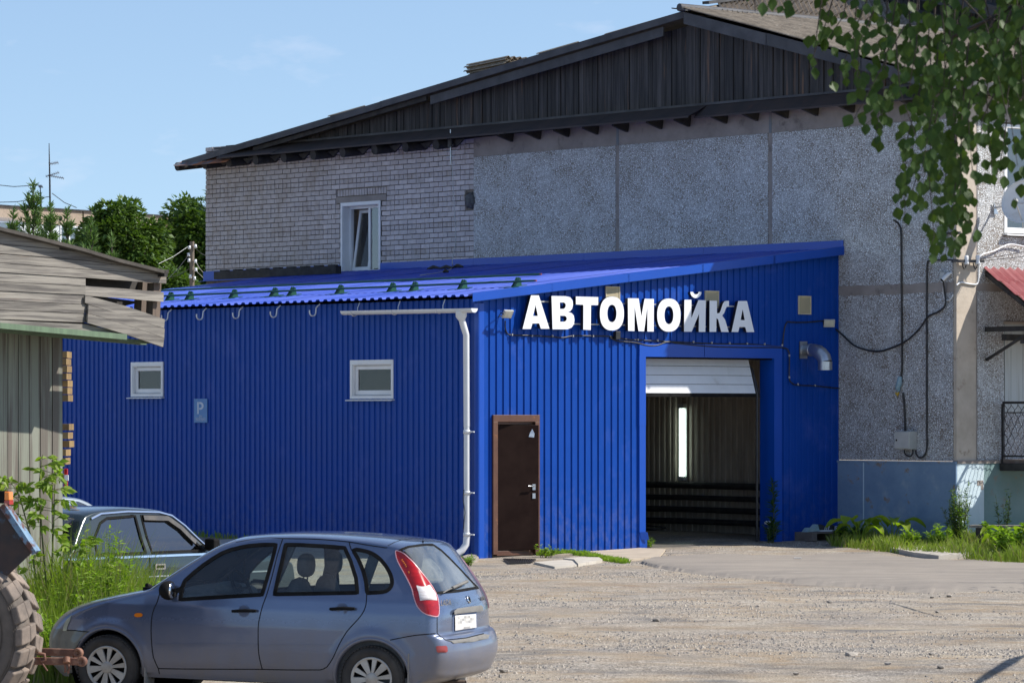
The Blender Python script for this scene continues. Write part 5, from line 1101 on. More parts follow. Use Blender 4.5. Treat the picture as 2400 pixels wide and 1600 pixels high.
# outward normal sign
i_=int(np.argmin(((K.fc-np.array([1.6,0,1.5]))**2).sum(1))); n_=np.cross(K.v[K.fa[i_,2]]-K.v[K.fa[i_,0]],K.v[K.fa[i_,3]]-K.v[K.fa[i_,1]]); K.nsg=1 if n_[2]>0 else -1
if K.nsg<0: K.fa=K.fa[:,::-1]; K.f=[f[::-1] for f in K.f]; K.vn=-K.vn; K.nsg=1
j_=int(np.argmin(((K.fc-np.array([1.2,-.85,.6]))**2).sum(1))); print('side normal',K.vn[K.fa[j_,0]], 'top', K.vn[K.fa[i_,0]])
KB=bvh(K)
def zz3(*P): return [(100+x/3.137,1100+y/3.137) for x,y in P]
def zz4(*P): return [(600+x/3.92,1200+y/3.92) for x,y in P]
def zz7(*P): return [(370+x/4.704,1220+y/4.704) for x,y in P]
win_f=zz7((245,866),(262,740),(300,655),(400,565),(500,487),(600,418),(700,358),(800,318),(900,293),(1000,274),(1150,261),(1303,262),(1270,400),(1200,650),(1150,812))
win_r=zz4((170,752),(205,590),(245,420),(272,296),(400,298),(500,304),(660,312),(815,326),(870,450),(918,600),(932,738))
win_q=smooth_loop(zz4((898,345),(1000,355),(1080,385),(1150,440),(1210,520),(1245,600),(1248,660),(1222,705),(1170,730),(1060,738),(1022,733),(1012,650),(985,540),(940,430)),3)
ln_front=zz3((885,835),(862,900),(845,965),(820,1020),(803,1080),(797,1180),(802,1280),(815,1380),(850,1460),(858,1500))
ln_mid=zz4((247,240),(200,380),(150,580),(100,750),(60,860),(35,960),(20,1060),(22,1250),(35,1350),(58,1440))
ln_rear=zz4((858,275),(875,340),(960,480),(1000,600),(1016,720),(1010,850),(970,940),(900,1020),(830,1100),(760,1220),(710,1330),(650,1420),(590,1445))
ln_bot=zz4((590,1445),(300,1445),(58,1440))+zz3((1600,1466),(1300,1465),(1000,1463),(850,1460))
ln_roof=[(553,1270),(600,1261.5),(635,1259)]+zz4((245,239),(500,243),(700,256),(860,272),(1000,296),(1200,326))
tl=smooth_loop(zz4((1284,368),(1300,355),(1350,372),(1430,450),(1520,560),(1600,665),(1655,765),(1674,860),(1667,951),(1600,947),(1540,922),(1484,862),(1452,780),(1432,700),(1374,582),(1303,450)),3)
rw_=zz4((1312,357),(1345,338),(1400,315),(1550,295),(1630,297),(1700,345),(1780,420),(1900,545),(2000,652),(2042,690),(1850,722),(1662,741),(1600,655),(1520,552),(1430,443),(1362,372))
gate_l=zz4((1290,352),(1330,320),(1410,290),(1540,268),(1640,275))
gate=zz4((1285,358),(1250,330),(1330,285),(1420,250),(1560,245),(1660,280),(1740,340),(1900,500),(2060,640),(2118,780),(2112,880),(2094,1110),(1930,1150),(1742,1170),(1664,1112),(1664,955),(1674,860),(1655,765),(1600,665),(1520,560),(1430,450),(1350,372))
sp=K.sidepix(K.fc); rp=K.proj(K.fc); up_side=(np.abs(K.fc[:,1])>.45)
isside=np.ones(len(K.fc),bool); isside[:K.ntop]=False
rearw=(K.fc[:,0]>2.6)&~isside
mWF=inpoly(sp,win_f)&(isside|(np.abs(K.fc[:,1])>.5))&(K.fc[:,0]>.55)&(K.fc[:,0]<2.6); mWR=inpoly(sp,win_r)&isside; mWQ=inpoly(sp,win_q)&isside
vis_r=(K.vn[K.fa[:,0]][:,0]>.25)
mRW=inpoly(rp,rw_)&vis_r&(K.fc[:,0]>2.6)&~isside
# windscreen in local coordinates
ws_=(K.fc[:,0]<1.12)&(K.fc[:,0]>.2)&~isside; hw=np.interp(K.fc[:,2],[1.0,1.42],[.70,.56]); mWS=ws_&(np.abs(K.fc[:,1])<hw)&(K.fc[:,2]>1.015)&(K.fc[:,2]<1.435)
arch=np.zeros(len(K.fc),bool)
for cx,rr in ((0.0,.335),(2.47,.335)): arch|=isside&(np.hypot(K.fc[:,0]-cx,(K.fc[:,2]-.29))<rr)
arch|=(~isside)&False
carE=thing('estate_car','dusty blue-grey estate car parked in front, its tailgate facing right','car',K.w(1.23,0,0))
holes=mWF|mWR|mWQ|mRW|mWS|arch
dF=inpoly(sp,[*ln_front,*[p for p in ln_bot[::-1] if p[0]<616],*ln_mid[::-1],(635,1259),(600,1261.5),(553,1270),(520,1286),(470,1312),(425,1340)])&isside&~holes
dR=inpoly(sp,[*ln_mid,*[p for p in ln_bot[::-1] if p[0]>616],*ln_rear[::-1],(800,1263)])&isside&~holes
bump_r=(K.fc[:,0]>2.5)&inpoly(sp,zz4((1232,1172),(1450,1130),(1650,1111),(1742,1172),(2300,1172),(2300,1700),(1400,1700),(1250,1200)))&isside|((~isside)&(K.fc[:,0]>2.7)&(K.fc[:,2]<.672))
bump_r&=~holes
bump_f=((K.fc[:,0]<-.1)&(K.fc[:,2]<.60)&~holes)
mG=inpoly(rp,gate)&vis_r&(K.fc[:,0]>2.55)&~isside&~holes&~bump_r
mG|=(~isside)&(K.fc[:,0]>2.60)&(K.fc[:,2]>.672)&~holes&(np.abs(K.fc[:,1])<.60)
bon=(~isside)&(K.fc[:,0]<.33)&(K.fc[:,2]>.70)&(np.abs(K.fc[:,1])<.66)&~holes&(K.fc[:,2]<1.0)
rest=~(holes|dF|dR|bump_r|bump_f|mG|bon)
for nm,mk in (('body',rest),('front_bumper',bump_f),('rear_bumper',bump_r),('tailgate',mG),('bonnet',bon)): car_piece(K,nm,mk,PAINT,carE)
BUMPF=paint('scuffed_green_grey_bumper',(.085,.115,.105),(.11,.13,.115),metal=.0,rough=.5)
for nm,m_ in (('front_door',dF),('rear_door',dR)):
    for sgn in (-1,1): car_piece(K,nm,m_&(K.fc[:,1]*sgn>0),PAINT,carE)
bpy.data.objects['front_bumper'].data.materials[0]=BUMPF
for nm,m_ in (('side_window',mWF),('side_window',mWR),('side_window',mWQ)):
    for sgn in (-1,1): car_piece(K,nm,m_&(K.fc[:,1]*sgn>0),CGLASS,carE,off=-.004)
car_piece(K,'rear_window',mRW,RGLASS,carE,off=-.002); car_piece(K,'windscreen',mWS,CGLASS,carE,off=-.002)
for poly in (win_f,win_r,win_q):
    P=smooth_loop(poly,1) ; dense=[]
    for i in range(len(P)):
        a,b=np.array(P[i]),np.array(P[(i+1)%len(P)]); k=max(1,int(np.linalg.norm(b-a)/4)); dense+=[tuple(a+(b-a)*j/k) for j in range(k)]
    ribbons(K,KB,'window_seal',dense,.034,.004,BLACK,carE,closed=True)
mb=MB(); P=rw_;dense=[]
for i in range(len(P)):
    a,b=np.array(P[i]),np.array(P[(i+1)%len(P)]); k=max(1,int(np.linalg.norm(b-a)/4)); dense+=[tuple(a+(b-a)*j/k) for j in range(k)]
ribbon(K,KB,mb,dense,.026,.003,mirror=False,closed=True); obj('rear_window_seal',mb,BLACK,carE)
mb=MB()
def densify(P,st=5):
    o=[]
    for i in range(len(P)-1):
        a,b=np.array(P[i]),np.array(P[i+1]); k=max(1,int(np.linalg.norm(b-a)/st)); o+=[tuple(a+(b-a)*j/k) for j in range(k)]
    return o+[tuple(P[-1])]
for ln in (ln_front,ln_mid,ln_rear,ln_bot,ln_roof,zz4((1232,1172),(1340,1150),(1450,1130),(1550,1120),(1650,1112))): ribbon(K,KB,mb,densify(smooth_loop(ln,2,False)),.0085,.0012)
for ln in (zz4((1664,1112),(1742,1172),(1930,1152),(2092,1112)),zz4((1664,955),(1664,1112)),zz4((1200,326),(1215,305),(1270,275),(1340,252),(1430,240),(1540,243))): ribbon(K,KB,mb,densify(ln),.0085,.0012,mirror=False)
for ln in (zz3((150,1180),(230,1180),(345,1193)),): ribbon(K,KB,mb,densify(ln),.008,.001)
obj('panel_gaps',mb,BLACK,carE,kind='stuff')
ribbons(K,KB,'rubbing_strip',densify(zz4((30,1215),(300,1215),(700,1218))),.010,.004,PAINT,carE); ribbons(K,KB,'rubbing_strip',densify(zz3((840,1280),(1200,1281),(1580,1284))),.010,.004,PAINT,carE)
mb=MB(); 
for ln in (zz4((1150,1172),(1210,1180),(1290,1238),(1350,1310),(1390,1400),(1412,1500),(1416,1560)),zz4((1150,1172),(1090,1160),(1000,1172),(905,1215),(830,1290),(770,1400),(745,1540))): pass
for cx in (0.,2.47):
    for sgn in (-1,1):
        mb=MB(); vs=[];n=40
        for i in range(n+1):
            a=math.radians(-12+204*i/n); 
            for rr,o_ in ((.325,-.05),(.330,.006),(.352,.008),(.358,-.003)):
                x,z=cx+rr*math.cos(a),.29+rr*math.sin(a); vs.append(K.w(x,sgn*(kal_W(x,max(z,.2))+o_),z))
        mb.add(vs,[(4*i+k,4*i+k+1,4*i+k+5,4*i+k+4) for i in range(n) for k in range(3)],0,True); obj('arch_edge',mb,PAINT,carE)
mb=MB()
for cx in (0.,2.47):
    for sgn in (-1,1): mb.lathe([(.35,.0),(.35,.30),(.001,.30)],K.w(cx,sgn*.80,.29),K.side*-sgn,28,smooth=False)
mb.hexa(K.w(-.4,-.7,.2),K.D*3.1,K.side*1.4,K.up*.04); obj('wheel_housing',mb,BLACK,carE)
# lamps
tlm=car_piece  # (patches follow the body)
patch_obj(K,KB,'tail_lamp',tl,.010,LAMPR,carE,mirror=True)
white=zz4((1476,676),(1590,670),(1640,745),(1657,812),(1512,812),(1497,740))
patch_obj(K,KB,'lamp_lens',white,.013,LAMPW,bpy.data.objects['tail_lamp'],mirror=False); 
ribbons(K,KB,'lamp_rim',tl,.008,.012,M('pale_pink_rim',(.62,.35,.38),rough=.3),carE,closed=True)
for i,(x,y) in enumerate(((1345,440),(1357,458),(1368,476),(1380,494),(1408,550))): pass
mb=MB(); 
for (x,y) in ((1345,440),(1355,455),(1365,470),(1375,485),(1385,500),(1407,548),(1412,556)):
    h=cast(K,KB,600+x/3.92,1200+y/3.92); c=K.w(*(h[0]+h[1]*.011)); nn=K.D*h[1][0]+K.side*h[1][1]+K.up*h[1][2]; mb.lathe([(.001,.003),(.007,.001)],c,nn,8)
obj('lamp_reflector',mb,LAMPO,bpy.data.objects['tail_lamp'])
patch_obj(K,KB,'indicator',smooth_loop(zz3((675,1066),(690,1054),(720,1053),(737,1062),(733,1077),(705,1083),(682,1080)),2),.008,LAMPO,carE,mirror=True)
patch_obj(K,KB,'bumper_reflector',zz4((1652,1232),(1665,1226),(1745,1224),(1755,1240),(1757,1275),(1745,1284),(1672,1287),(1660,1275)),.006,M('dull_red_reflector',(.30,.05,.045),rough=.3),carE)
patch_obj(K,KB,'headlamp',zz3((150,1182),(158,1140),(180,1098),(215,1068),(205,1100),(185,1150),(178,1183)),.006,M('fogged_headlamp',(.42,.45,.36),(.3,.33,.28),sc=9,rough=.3,coat=.5),carE,mirror=True)
# rear plate, handle trim, step pad, badge
patch_obj(K,KB,'plate_recess',zz4((1803,935),(2025,905),(2030,1060),(2010,1072),(1812,1100),(1803,1085)),.003,M('plate_recess_paint',(.13,.17,.28),rough=.5,metal=.3),carE)
patch_obj(K,KB,'number_plate',zz4((1814,948),(2006,932),(2010,1058),(1816,1084)),.016,PLATE,carE,label='white number plate with blurred characters',grid=4)
gmat=[M('plate_blur_grey',(.36,.35,.34),rough=.6),M('plate_blur_mid',(.50,.49,.47),rough=.6)]
k=0
for x in range(1838,1990,19):
    for y in (0,22,44):
        y0=955-.07*(x-1838)+y; k+=1; 
        if (k*7)%5<3: patch_obj(K,KB,'plate_mark',zz4((x,y0),(x+18,y0-1),(x+18,y0+20),(x,y0+21)),.018,gmat[k%2],bpy.data.objects['number_plate'],grid=9)
patch_obj(K,KB,'plate_mark',zz4((1895,1050),(1950,1045),(1950,1058),(1895,1063)),.018,gmat[0],bpy.data.objects['number_plate'],grid=9)
patch_obj(K,KB,'tailgate_handle',zz4((1802,908),(1830,886),(1950,868),(2050,856),(2066,872),(2066,905),(1960,918),(1802,940)),.022,GREYP,carE,grid=4)
patch_obj(K,KB,'step_pad',zz4((1752,1180),(1930,1158),(2095,1118),(2142,1126),(2130,1158),(1990,1190),(1812,1205),(1790,1185)),.006,GREYP,carE)
h=cast(K,KB,*zz4((1948,800))[0]); c=K.w(*(h[0]+h[1]*.004)); nn=K.D*h[1][0]+K.side*h[1][1]+K.up*h[1][2]
mb=MB(); mb.lathe([(.001,.008),(.022,.008),(.033,.010),(.038,.002)],c,nn,24); bd=obj('badge',mb,CHROME,carE)
mb=MB(); s1=nn.cross(K.up).normalized(); u1_=s1.cross(nn).normalized(); P=[]
for i in range(16):
    a=math.pi*2*i/15; P.append(c+nn*.011+s1*.012*math.cos(a)+u1_*(.024*math.sin(a)))
mb.tube(P,.003,5); mb.poly([c+nn*.0105-s1*.006-u1_*.016,c+nn*.0105+s1*.012-u1_*.012,c+nn*.0105+s1*.002+u1_*.022],nn*.002); obj('emblem_boat',mb,BLACK,bd)
fh=cast(K,KB,*zz4((1740,832))[0]); nn=(K.D*fh[1][0]+K.side*fh[1][1]+K.up*fh[1][2]).normalized(); e=UP.cross(nn).normalized(); TF_=Frame(K.w(*fh[0]),e,nn)
text('LADA',.075,K.w(*(fh[0]+fh[1]*.006)),TF_,CHROME,carE,name='lettering',ext=.002)
fh=cast(K,KB,*zz4((2078,792))[0])
if fh: nn=(K.D*fh[1][0]+K.side*fh[1][1]+K.up*fh[1][2]).normalized(); e=UP.cross(nn).normalized(); text('KALINA',.05,K.w(*(fh[0]+fh[1]*.006)),Frame(K.w(*fh[0]),e,nn),GREYP,carE,name='lettering',ext=.002)
# wiper
P=[cast(K,KB,*q) for q in zz4((1695,753),(1740,728),(1775,712))]; P=[K.w(*(q[0]+q[1]*.03)) for q in P]; mb=MB(); mb.tube(P,.006,6)
P2=[cast(K,KB,*q) for q in zz4((1775,712),(1850,680),(1912,652))]; P2=[K.w(*(q[0]+q[1]*.035)) for q in P2]; mb.tube(P2,.014,6); obj('rear_wiper',mb,GREYP,carE)
h=cast(K,KB,*zz4((1535,272))[0]); c=K.w(*h[0]); mb=MB(); mb.tube([c,c+UP*.012],.008,8); obj('washer_nozzle',mb,BLACK,carE)
# handles, mirror
for poly in (zz7((832,995),(1095,990)),zz4((690,890),(915,885))):
    for mir in (1,-1):
        a,b=[cast(K,KB,*q) for q in poly]; f_=np.array([1,mir,1]); A_=(a[0]+a[1]*.030)*f_;B_=(b[0]+b[1]*.030)*f_; pa,pb=K.w(*A_),K.w(*B_); ho=sub('door_handle',carE,pa)
        mb=MB(); mb.tube([pa-K.side*(-.02*-mir)*0+(K.w(*(a[0]*f_))-pa)*.8,pa,pa.lerp(pb,.5)+K.up*.004,pa.lerp(pb,.85),pb],[.010,.013,.016,.016,.012],8); obj('grip',mb,BLACK,ho)
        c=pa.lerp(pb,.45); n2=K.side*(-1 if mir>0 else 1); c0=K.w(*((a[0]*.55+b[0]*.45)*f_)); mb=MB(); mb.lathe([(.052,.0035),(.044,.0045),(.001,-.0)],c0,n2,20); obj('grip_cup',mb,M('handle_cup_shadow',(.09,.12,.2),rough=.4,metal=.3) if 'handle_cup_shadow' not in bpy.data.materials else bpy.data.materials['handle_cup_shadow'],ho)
for mir in (-1,1):
    c=K.w(.60,mir*.90,.99); b_=K.side*mir
    bmx=bmesh.new(); bmesh.ops.create_icosphere(bmx,subdivisions=3,radius=1); vs=[]
    for v in bmx.verts:
        x,y,z=v.co; x=max(-1,min(.35,x)) if x>.35 else x; vs.append(c+K.D*x*.085+b_*y*.105*(1-.15*abs(z))+K.up*(z*.085-.0))
    fs=[[q.index for q in f_.verts] for f_ in bmx.faces]; bmx.free(); mb=MB(); mb.add(vs,fs,0,True); mr_=obj('door_mirror',mb,GREYP if 0 else BLACK,carE)
    mb=MB(); mb.lathe([(.001,.0),(.068,.0),(.068,-.004)],c+K.D*.0325,K.D,20); obj('mirror_glass',mb,CHROME,mr_); mb=MB(); mb.poly([K.w(.62,mir*.80,.93),K.w(.72,mir*.79,.93),K.w(.70,mir*.775,1.03),K.w(.62,mir*.79,1.0)],b_*.03); mb.hexa(K.w(.58,mir*.78,.93),K.D*.06,K.side*mir*.08,K.up*.04); obj('mirror_base',mb,BLACK,mr_)
wheel(K,0,-.76,.2875,carE,-1,CAP); wheel(K,2.47,-.76,.2875,carE,-1,CAP); wheel(K,0,.76,.2875,carE,1,CAP); wheel(K,2.47,.76,.2875,carE,1,CAP)
# mud flaps, exhaust, under floor
MUDF=(M('pale_mud_flap',(.30,.28,.25),(.22,.2,.18),sc=8,rough=.8))
for a_,b_,c_,h_ in ((2.80,-.84,.14,.38),(2.80,.62,.10,.3),(.36,-.84,.10,.2)):
    mb=MB(); mb.hexa(K.w(a_,b_,c_),K.side*.21,K.D*.012,K.up*h_); obj('mud_flap',mb,MUDF,carE)
mb=MB(); mb.tube([K.w(2.6,-.28,.25),K.w(3.15,-.28,.24)],.028,12,cap=False); mb.tube([K.w(2.2,-.28,.24),K.w(2.9,-.2,.22)],.08,12); obj('exhaust_pipe',mb,M('rusty_exhaust',(.12,.08,.06),(.2,.17,.15),sc=9,rough=.7,metal=.3),carE)
# front wiper/cowl
mb=MB(); mb.tube([K.w(.28,-.45,1.0),K.w(.34,-.1,1.03),K.w(.35,.4,1.04)],.009,6); mb.hexa(K.w(.24,-.62,.965),K.side*1.24,K.D*.1,K.up*.03); mb.tube([K.w(.27,-.5,.99),K.w(.25,-.56,1.01)],.02,6); obj('front_wiper',mb,BLACK,carE)
# cabin
cab_=sub('cabin',carE,K.w(1.6,0,.4))
def blob(c,rx,ry,rz,e=.5,seed=0):
    bmx=bmesh.new(); bmesh.ops.create_icosphere(bmx,subdivisions=3,radius=1); vs=[]
    for v in bmx.verts:
        q=[math.copysign(abs(a)**e,a) for a in v.co]; m_=max(1e-6,(abs(q[0])**2.6+abs(q[1])**2.6+abs(q[2])**2.6)**(1/2.6)); vs.append(K.w(c[0]+rx*q[0]/m_,c[1]+ry*q[1]/m_,c[2]+rz*q[2]/m_))
    fs=[[q.index for q in f_.verts] for f_ in bmx.faces]; bmx.free(); return vs,fs
for y in (-.36,.36):
    mb=MB(); mb.add(*blob((1.62,y,.80),.09,.24,.32),0,True); mb.add(*blob((1.35,y,.50),.30,.25,.10),0,True); obj('front_seat',mb,SEATM,cab_)
    mb=MB(); mb.add(*blob((1.68,y,1.225),.065,.135,.105,e=.8),0,True); mb.tube([K.w(1.67,y-.05,1.0),K.w(1.68,y-.05,1.2)],.007,5); mb.tube([K.w(1.67,y+.05,1.0),K.w(1.68,y+.05,1.2)],.007,5); obj('headrest',mb,SEATM,cab_)
mb=MB(); mb.add(*blob((2.42,0,.72),.10,.60,.26),0,True); mb.add(*blob((2.15,0,.50),.28,.62,.09),0,True); obj('rear_seat',mb,SEATM,cab_)
mb=MB(); mb.add(*blob((.72,0,.90),.24,.68,.12),0,True); mb.add(*blob((.95,-.36,1.0),.10,.17,.06,e=.8),0,True); obj('dashboard',mb,SEATM,cab_)
c=K.w(1.08,-.36,1.0); ax=(K.D*.9+K.up*.45).normalized(); mb=MB(); a1=K.side; b1=ax.cross(a1); mb.tube([c+(a1*math.cos(t_)+b1*math.sin(t_))*.175 for t_ in [2*math.pi*i/28 for i in range(29)]],.015,8); mb.tube([c,c-ax*.22],.03,8); mb.bar(c-a1*.17,c+a1*.17,.03,.02); obj('steering_wheel',mb,BLACK,cab_)
mb=MB(); mb.add(*blob((.93,0,1.29),.018,.11,.035,e=.8),0,True); mb.tube([K.w(.9,0,1.36),K.w(.93,0,1.30)],.01,5); mb.poly([K.w(.95,.02,1.24),K.w(.95,-.02,1.16),K.w(.95,0,1.10),K.w(.95,.03,1.10),K.w(.95,.06,1.16)],K.D*.006); obj('inner_mirror',mb,BLACK,cab_)
mb=MB(); mb.hexa(K.w(.3,-.78,.24),K.D*2.6,K.side*1.56,K.up*.06)
for sgn in (-1,1): mb.hexa(K.w(.5,sgn*.775,.28),K.D*2.25,K.side*-sgn*.03,K.up*.62); mb.hexa(K.w(2.3,sgn*.74,.8),K.D*.38,K.side*-sgn*.02,K.up*.16)
for sgn in (-1,1):
    for x0,x1 in ((1.42,1.60),(2.26,2.40)): 
        q=[K.w(x0,sgn*.745,.95),K.w(x0+.09,sgn*.745,.95),K.w(x1+.07,sgn*.60,1.42),K.w(x1-.03,sgn*.60,1.42)]; mb.poly(q,K.side*-sgn*.03)
obj('cabin_lining',mb,SEATM,cab_)
mb=MB(); mb.hexa(K.w(2.55,-.6,.80),K.D*.40,K.side*1.2,K.up*.02); mb.poly([K.w(1.2,-.5,1.41),K.w(2.5,-.5,1.41),K.w(2.5,.5,1.41),K.w(1.2,.5,1.41)],K.up*.01); obj('headliner',mb,SEATL,cab_)
# ---------------------------------------------------------------- dark green saloon behind
SGP=paint('dark_green_metallic_paint',(.010,.022,.025),(.014,.026,.031),metal=.3,rough=.25,amt=.2,zb=.1,zt=.6)
SG=glassmat('tinted_saloon_glass',(.10,.11,.12),.16)
def sal_W(x,z):
    zz=np.interp(z,[.2,.35,.6,.82,.915,.95,1.1,1.3,1.40],[.77,.795,.805,.80,.79,.784,.71,.635,.60]); pf=np.interp(x,[-.7,-.4,0,2.6,3.1,3.5],[.93,.98,1,1,.985,.94]); return zz*pf
spairs=[(-.62,.28,-.60,.28,4),(-.68,.5,-.64,.5,5),(-.66,.72,-.60,.70,5),(-.60,.80,-.50,.765,5),(-.2,.88,-.15,.845,5),(.45,.95,.50,.91,5),(.58,.965,.66,.925,5),(.70,1.02,.80,.985,4),(1.02,1.28,1.10,1.24,4),(1.16,1.37,1.26,1.325,3.5),(1.35,1.41,1.42,1.36,3.2),(1.8,1.435,1.8,1.385,3.2),(2.2,1.42,2.2,1.37,3.2),(2.42,1.39,2.36,1.33,3.4),(2.52,1.33,2.44,1.27,3.8),(2.78,1.05,2.66,1.02,4),(2.86,.975,2.78,.935,4.5),(3.2,.95,3.2,.91,5),(3.38,.90,3.33,.86,5),(3.42,.75,3.37,.73,5),(3.42,.5,3.37,.5,5),(3.38,.28,3.34,.28,5)]
def place(px,py,zl,xl,yl,D,yside):        # car origin so that local (xl,yl,zl) lands on this pixel with the ground underfoot
    y=41.
    for _ in range(40):
        x=(px-CX)/F*y; z=EYE.z-(py-HY)/F*y; q=V(x,y,z)-D*xl-yside*yl; g=gz(q.x,q.y)+zl; y+=(g-z)*-9.0*.3 if 0 else 0
        y=(EYE.z-g)*F/(py-HY)
    x=(px-CX)/F*y; return V(x,y,EYE.z-(py-HY)/F*y)-D*xl-yside*yl-UP*zl
Ds=V(-math.sin(math.radians(39)),-math.cos(math.radians(39)),0); Ss=V(math.cos(math.radians(39)),-math.sin(math.radians(39)),0)
SO=place(498,1292,.93,.62,.72,Ds,Ss); print('saloon',SO)
C2=Car(SO,Ds,Ss,1,spairs,sal_W,.25,(-.6,3.34),step=.03,ts=24)
def orient(c):
    i=int(np.argmin(((c.fc-np.array([1.6,0,1.4]))**2).sum(1)))
    if c.vn[c.fa[i,0]][2]<0: c.fa=c.fa[:,::-1]; c.f=[f[::-1] for f in c.f]; c.vn=-c.vn
    c.nsg=1
orient(C2)
def xz(c): return np.stack([c.fc[:,0],c.fc[:,2]],-1)
s2=np.ones(len(C2.fc),bool); s2[:C2.ntop]=False; X2=xz(C2)
wf2=[(.82,.95),(1.06,1.20),(1.17,1.285),(1.28,1.32),(1.61,1.335),(1.61,.95)]; wr2=[(1.70,.95),(1.70,1.335),(2.12,1.32),(2.24,1.27),(2.38,1.12),(2.42,.95)]
def shrink(p,k=.0): return p
mF=inpoly(X2,wf2)&s2; mR=inpoly(X2,wr2)&s2
mB=(~s2)&(C2.fc[:,0]>2.50)&(C2.fc[:,2]>1.0)&(C2.fc[:,2]<1.32)&(np.abs(C2.fc[:,1])<np.interp(C2.fc[:,2],[1,1.3],[.62,.53])); mW=(~s2)&(C2.fc[:,0]<1.2)&(C2.fc[:,2]>.97)&(C2.fc[:,2]<1.35)&(np.abs(C2.fc[:,1])<np.interp(C2.fc[:,2],[1,1.3],[.66,.54]))
ar2=np.zeros(len(C2.fc),bool)
for cx in (0,2.424): ar2|=s2&(np.hypot(C2.fc[:,0]-cx,C2.fc[:,2]-.29)<.33)
sal=thing('green_saloon','dark green boxy saloon with chrome trim behind the weeds','car',C2.w(1.4,0,0))
h2=mF|mR|mB|mW|ar2; d1=s2&(C2.fc[:,0]>.62)&(C2.fc[:,0]<1.655)&(C2.fc[:,2]<.9)&~h2&(C2.fc[:,2]>.3); d2=s2&(C2.fc[:,0]>1.655)&(C2.fc[:,0]<2.5)&(C2.fc[:,2]<.9)&~h2&~ar2&(C2.fc[:,2]>.3)
for nm,mk in (('body',~(h2|d1|d2)),): car_piece(C2,nm,mk,SGP,sal)
for nm,mk in (('front_door',d1),('rear_door',d2)):
    for sg in (-1,1): car_piece(C2,nm,mk&(C2.fc[:,1]*sg>0),SGP,sal)
for mk in (mF,mR):
    for sg in (-1,1): car_piece(C2,'side_window',mk&(C2.fc[:,1]*sg>0),SG,sal,off=-.006)
car_piece(C2,'rear_window',mB,SG,sal,off=-.004); car_piece(C2,'windscreen',mW,SG,sal,off=-.004)
def strip2(pts,w_,h_,mat,name,closed=False,off=.003,car=C2,Wf=sal_W,par=sal):
    for sg in (-1,1):
        mb=MB(); P=[]
        n=len(pts)
        for i in range(n if closed else n-1):
            a,b=pts[i],pts[(i+1)%n]; k=max(1,int(math.dist(a,b)/.06))
            for j in range(k): P.append((a[0]+(b[0]-a[0])*j/k,a[1]+(b[1]-a[1])*j/k))
        P.append(pts[0] if closed else pts[-1]); vs=[]
        for i,(x,z) in enumerate(P):
            a=P[max(i-1,0)];b=P[min(i+1,len(P)-1)]; tx,tz=b[0]-a[0],b[1]-a[1]; l=math.hypot(tx,tz)+1e-9; nx_,nz_=-tz/l,tx/l
            for k,hh in ((-.5,-.006),(-.5,h_),(.5,h_),(.5,-.006)): xx,z_=x+nx_*w_*k,z+nz_*w_*k; vs.append(car.w(xx,sg*(Wf(xx,z_)+hh+off),z_))
        mb.add(vs,[(4*i+k,4*i+k+1,4*i+k+5,4*i+k+4) for i in range(len(P)-1) for k in range(3)]); obj(name,mb,mat,par)
strip2(wf2,.026,.004,BLACK,'window_seal',True); strip2(wr2,.026,.004,BLACK,'window_seal',True)
strip2([(-.5,.912),(3.2,.912)],.022,.006,CHROME,'belt_trim'); strip2([(-.45,.70),(3.25,.70)],.014,.008,CHROME,'side_moulding')
strip2([(.72,.95),(1.00,1.22),(1.16,1.33),(1.34,1.368),(1.8,1.385),(2.2,1.37),(2.36,1.32)],.016,.006,CHROME,'roof_trim',off=.012)
strip2([(1.655,.3),(1.655,.905)],.010,.002,BLACK,'panel_gaps'); strip2([(.66,.3),(.66,.9)],.010,.002,BLACK,'panel_gaps'); strip2([(1.78,1.0),(1.62,1.345),(1.20,1.31),(1.02,1.18)],.045,.03,DARKM,'wind_deflector') if 0 else strip2([(1.60,1.315),(1.24,1.30),(1.08,1.20),(.92,1.04)],.05,.025,DARKM,'wind_deflector')
for sg in (1,-1):
    mb=MB(); mb.hexa(C2.w(1.44,sg*.80,.77),C2.D*.15,C2.side*sg*.018,C2.up*.06); hd=obj('door_handle',mb,CHROME,sal); mb=MB(); mb.hexa(C2.w(1.46,sg*.817,.785),C2.D*.11,C2.side*sg*.004,C2.up*.03); obj('grip_cup',mb,BLACK,hd)
    mb=MB(); mb.add(*[(lambda r:([C2.w(.83+.10*(v.x),sg*(.86+.075*v.y),1.0+.08*v.z) for v in r],None))([]) ][0:0]) if 0 else mb.hexa(C2.w(.74,sg*.80,.95),C2.D*.10,C2.side*sg*.15,C2.up*.13); obj('door_mirror',mb,BLACK,sal,bevel=.025)
wheel(C2,0,.70,.29,sal,1,CAP,spokes=8); wheel(C2,2.424,.70,.29,sal,1,CAP,spokes=8); wheel(C2,0,-.70,.29,sal,-1,CAP,spokes=8); wheel(C2,2.424,-.70,.29,sal,-1,CAP,spokes=8)
for x_ in (-.78,3.40):
    mb=MB(); mb.hexa(C2.w(x_,-.78,.42),C2.D*.12,C2.side*1.56,C2.up*.12); obj('bumper',mb,CHROME,sal,bevel=.01)
for sg in (1,-1):
    mb=MB(); mb.hexa(C2.w(3.405,sg*.50-.2,.62),C2.D*.03,C2.side*.4,C2.up*.2); obj('tail_lamp',mb,LAMPR,sal)
mb=MB(); mb.hexa(C2.w(1.0,-.6,.3),C2.D*1.6,C2.side*1.2,C2.up*.5)
for y in (-.33,.33): mb.hexa(C2.w(1.62,y-.2,.7),C2.D*.12,C2.side*.4,C2.up*.5)
obj('seats',mb,SEATM,sal)
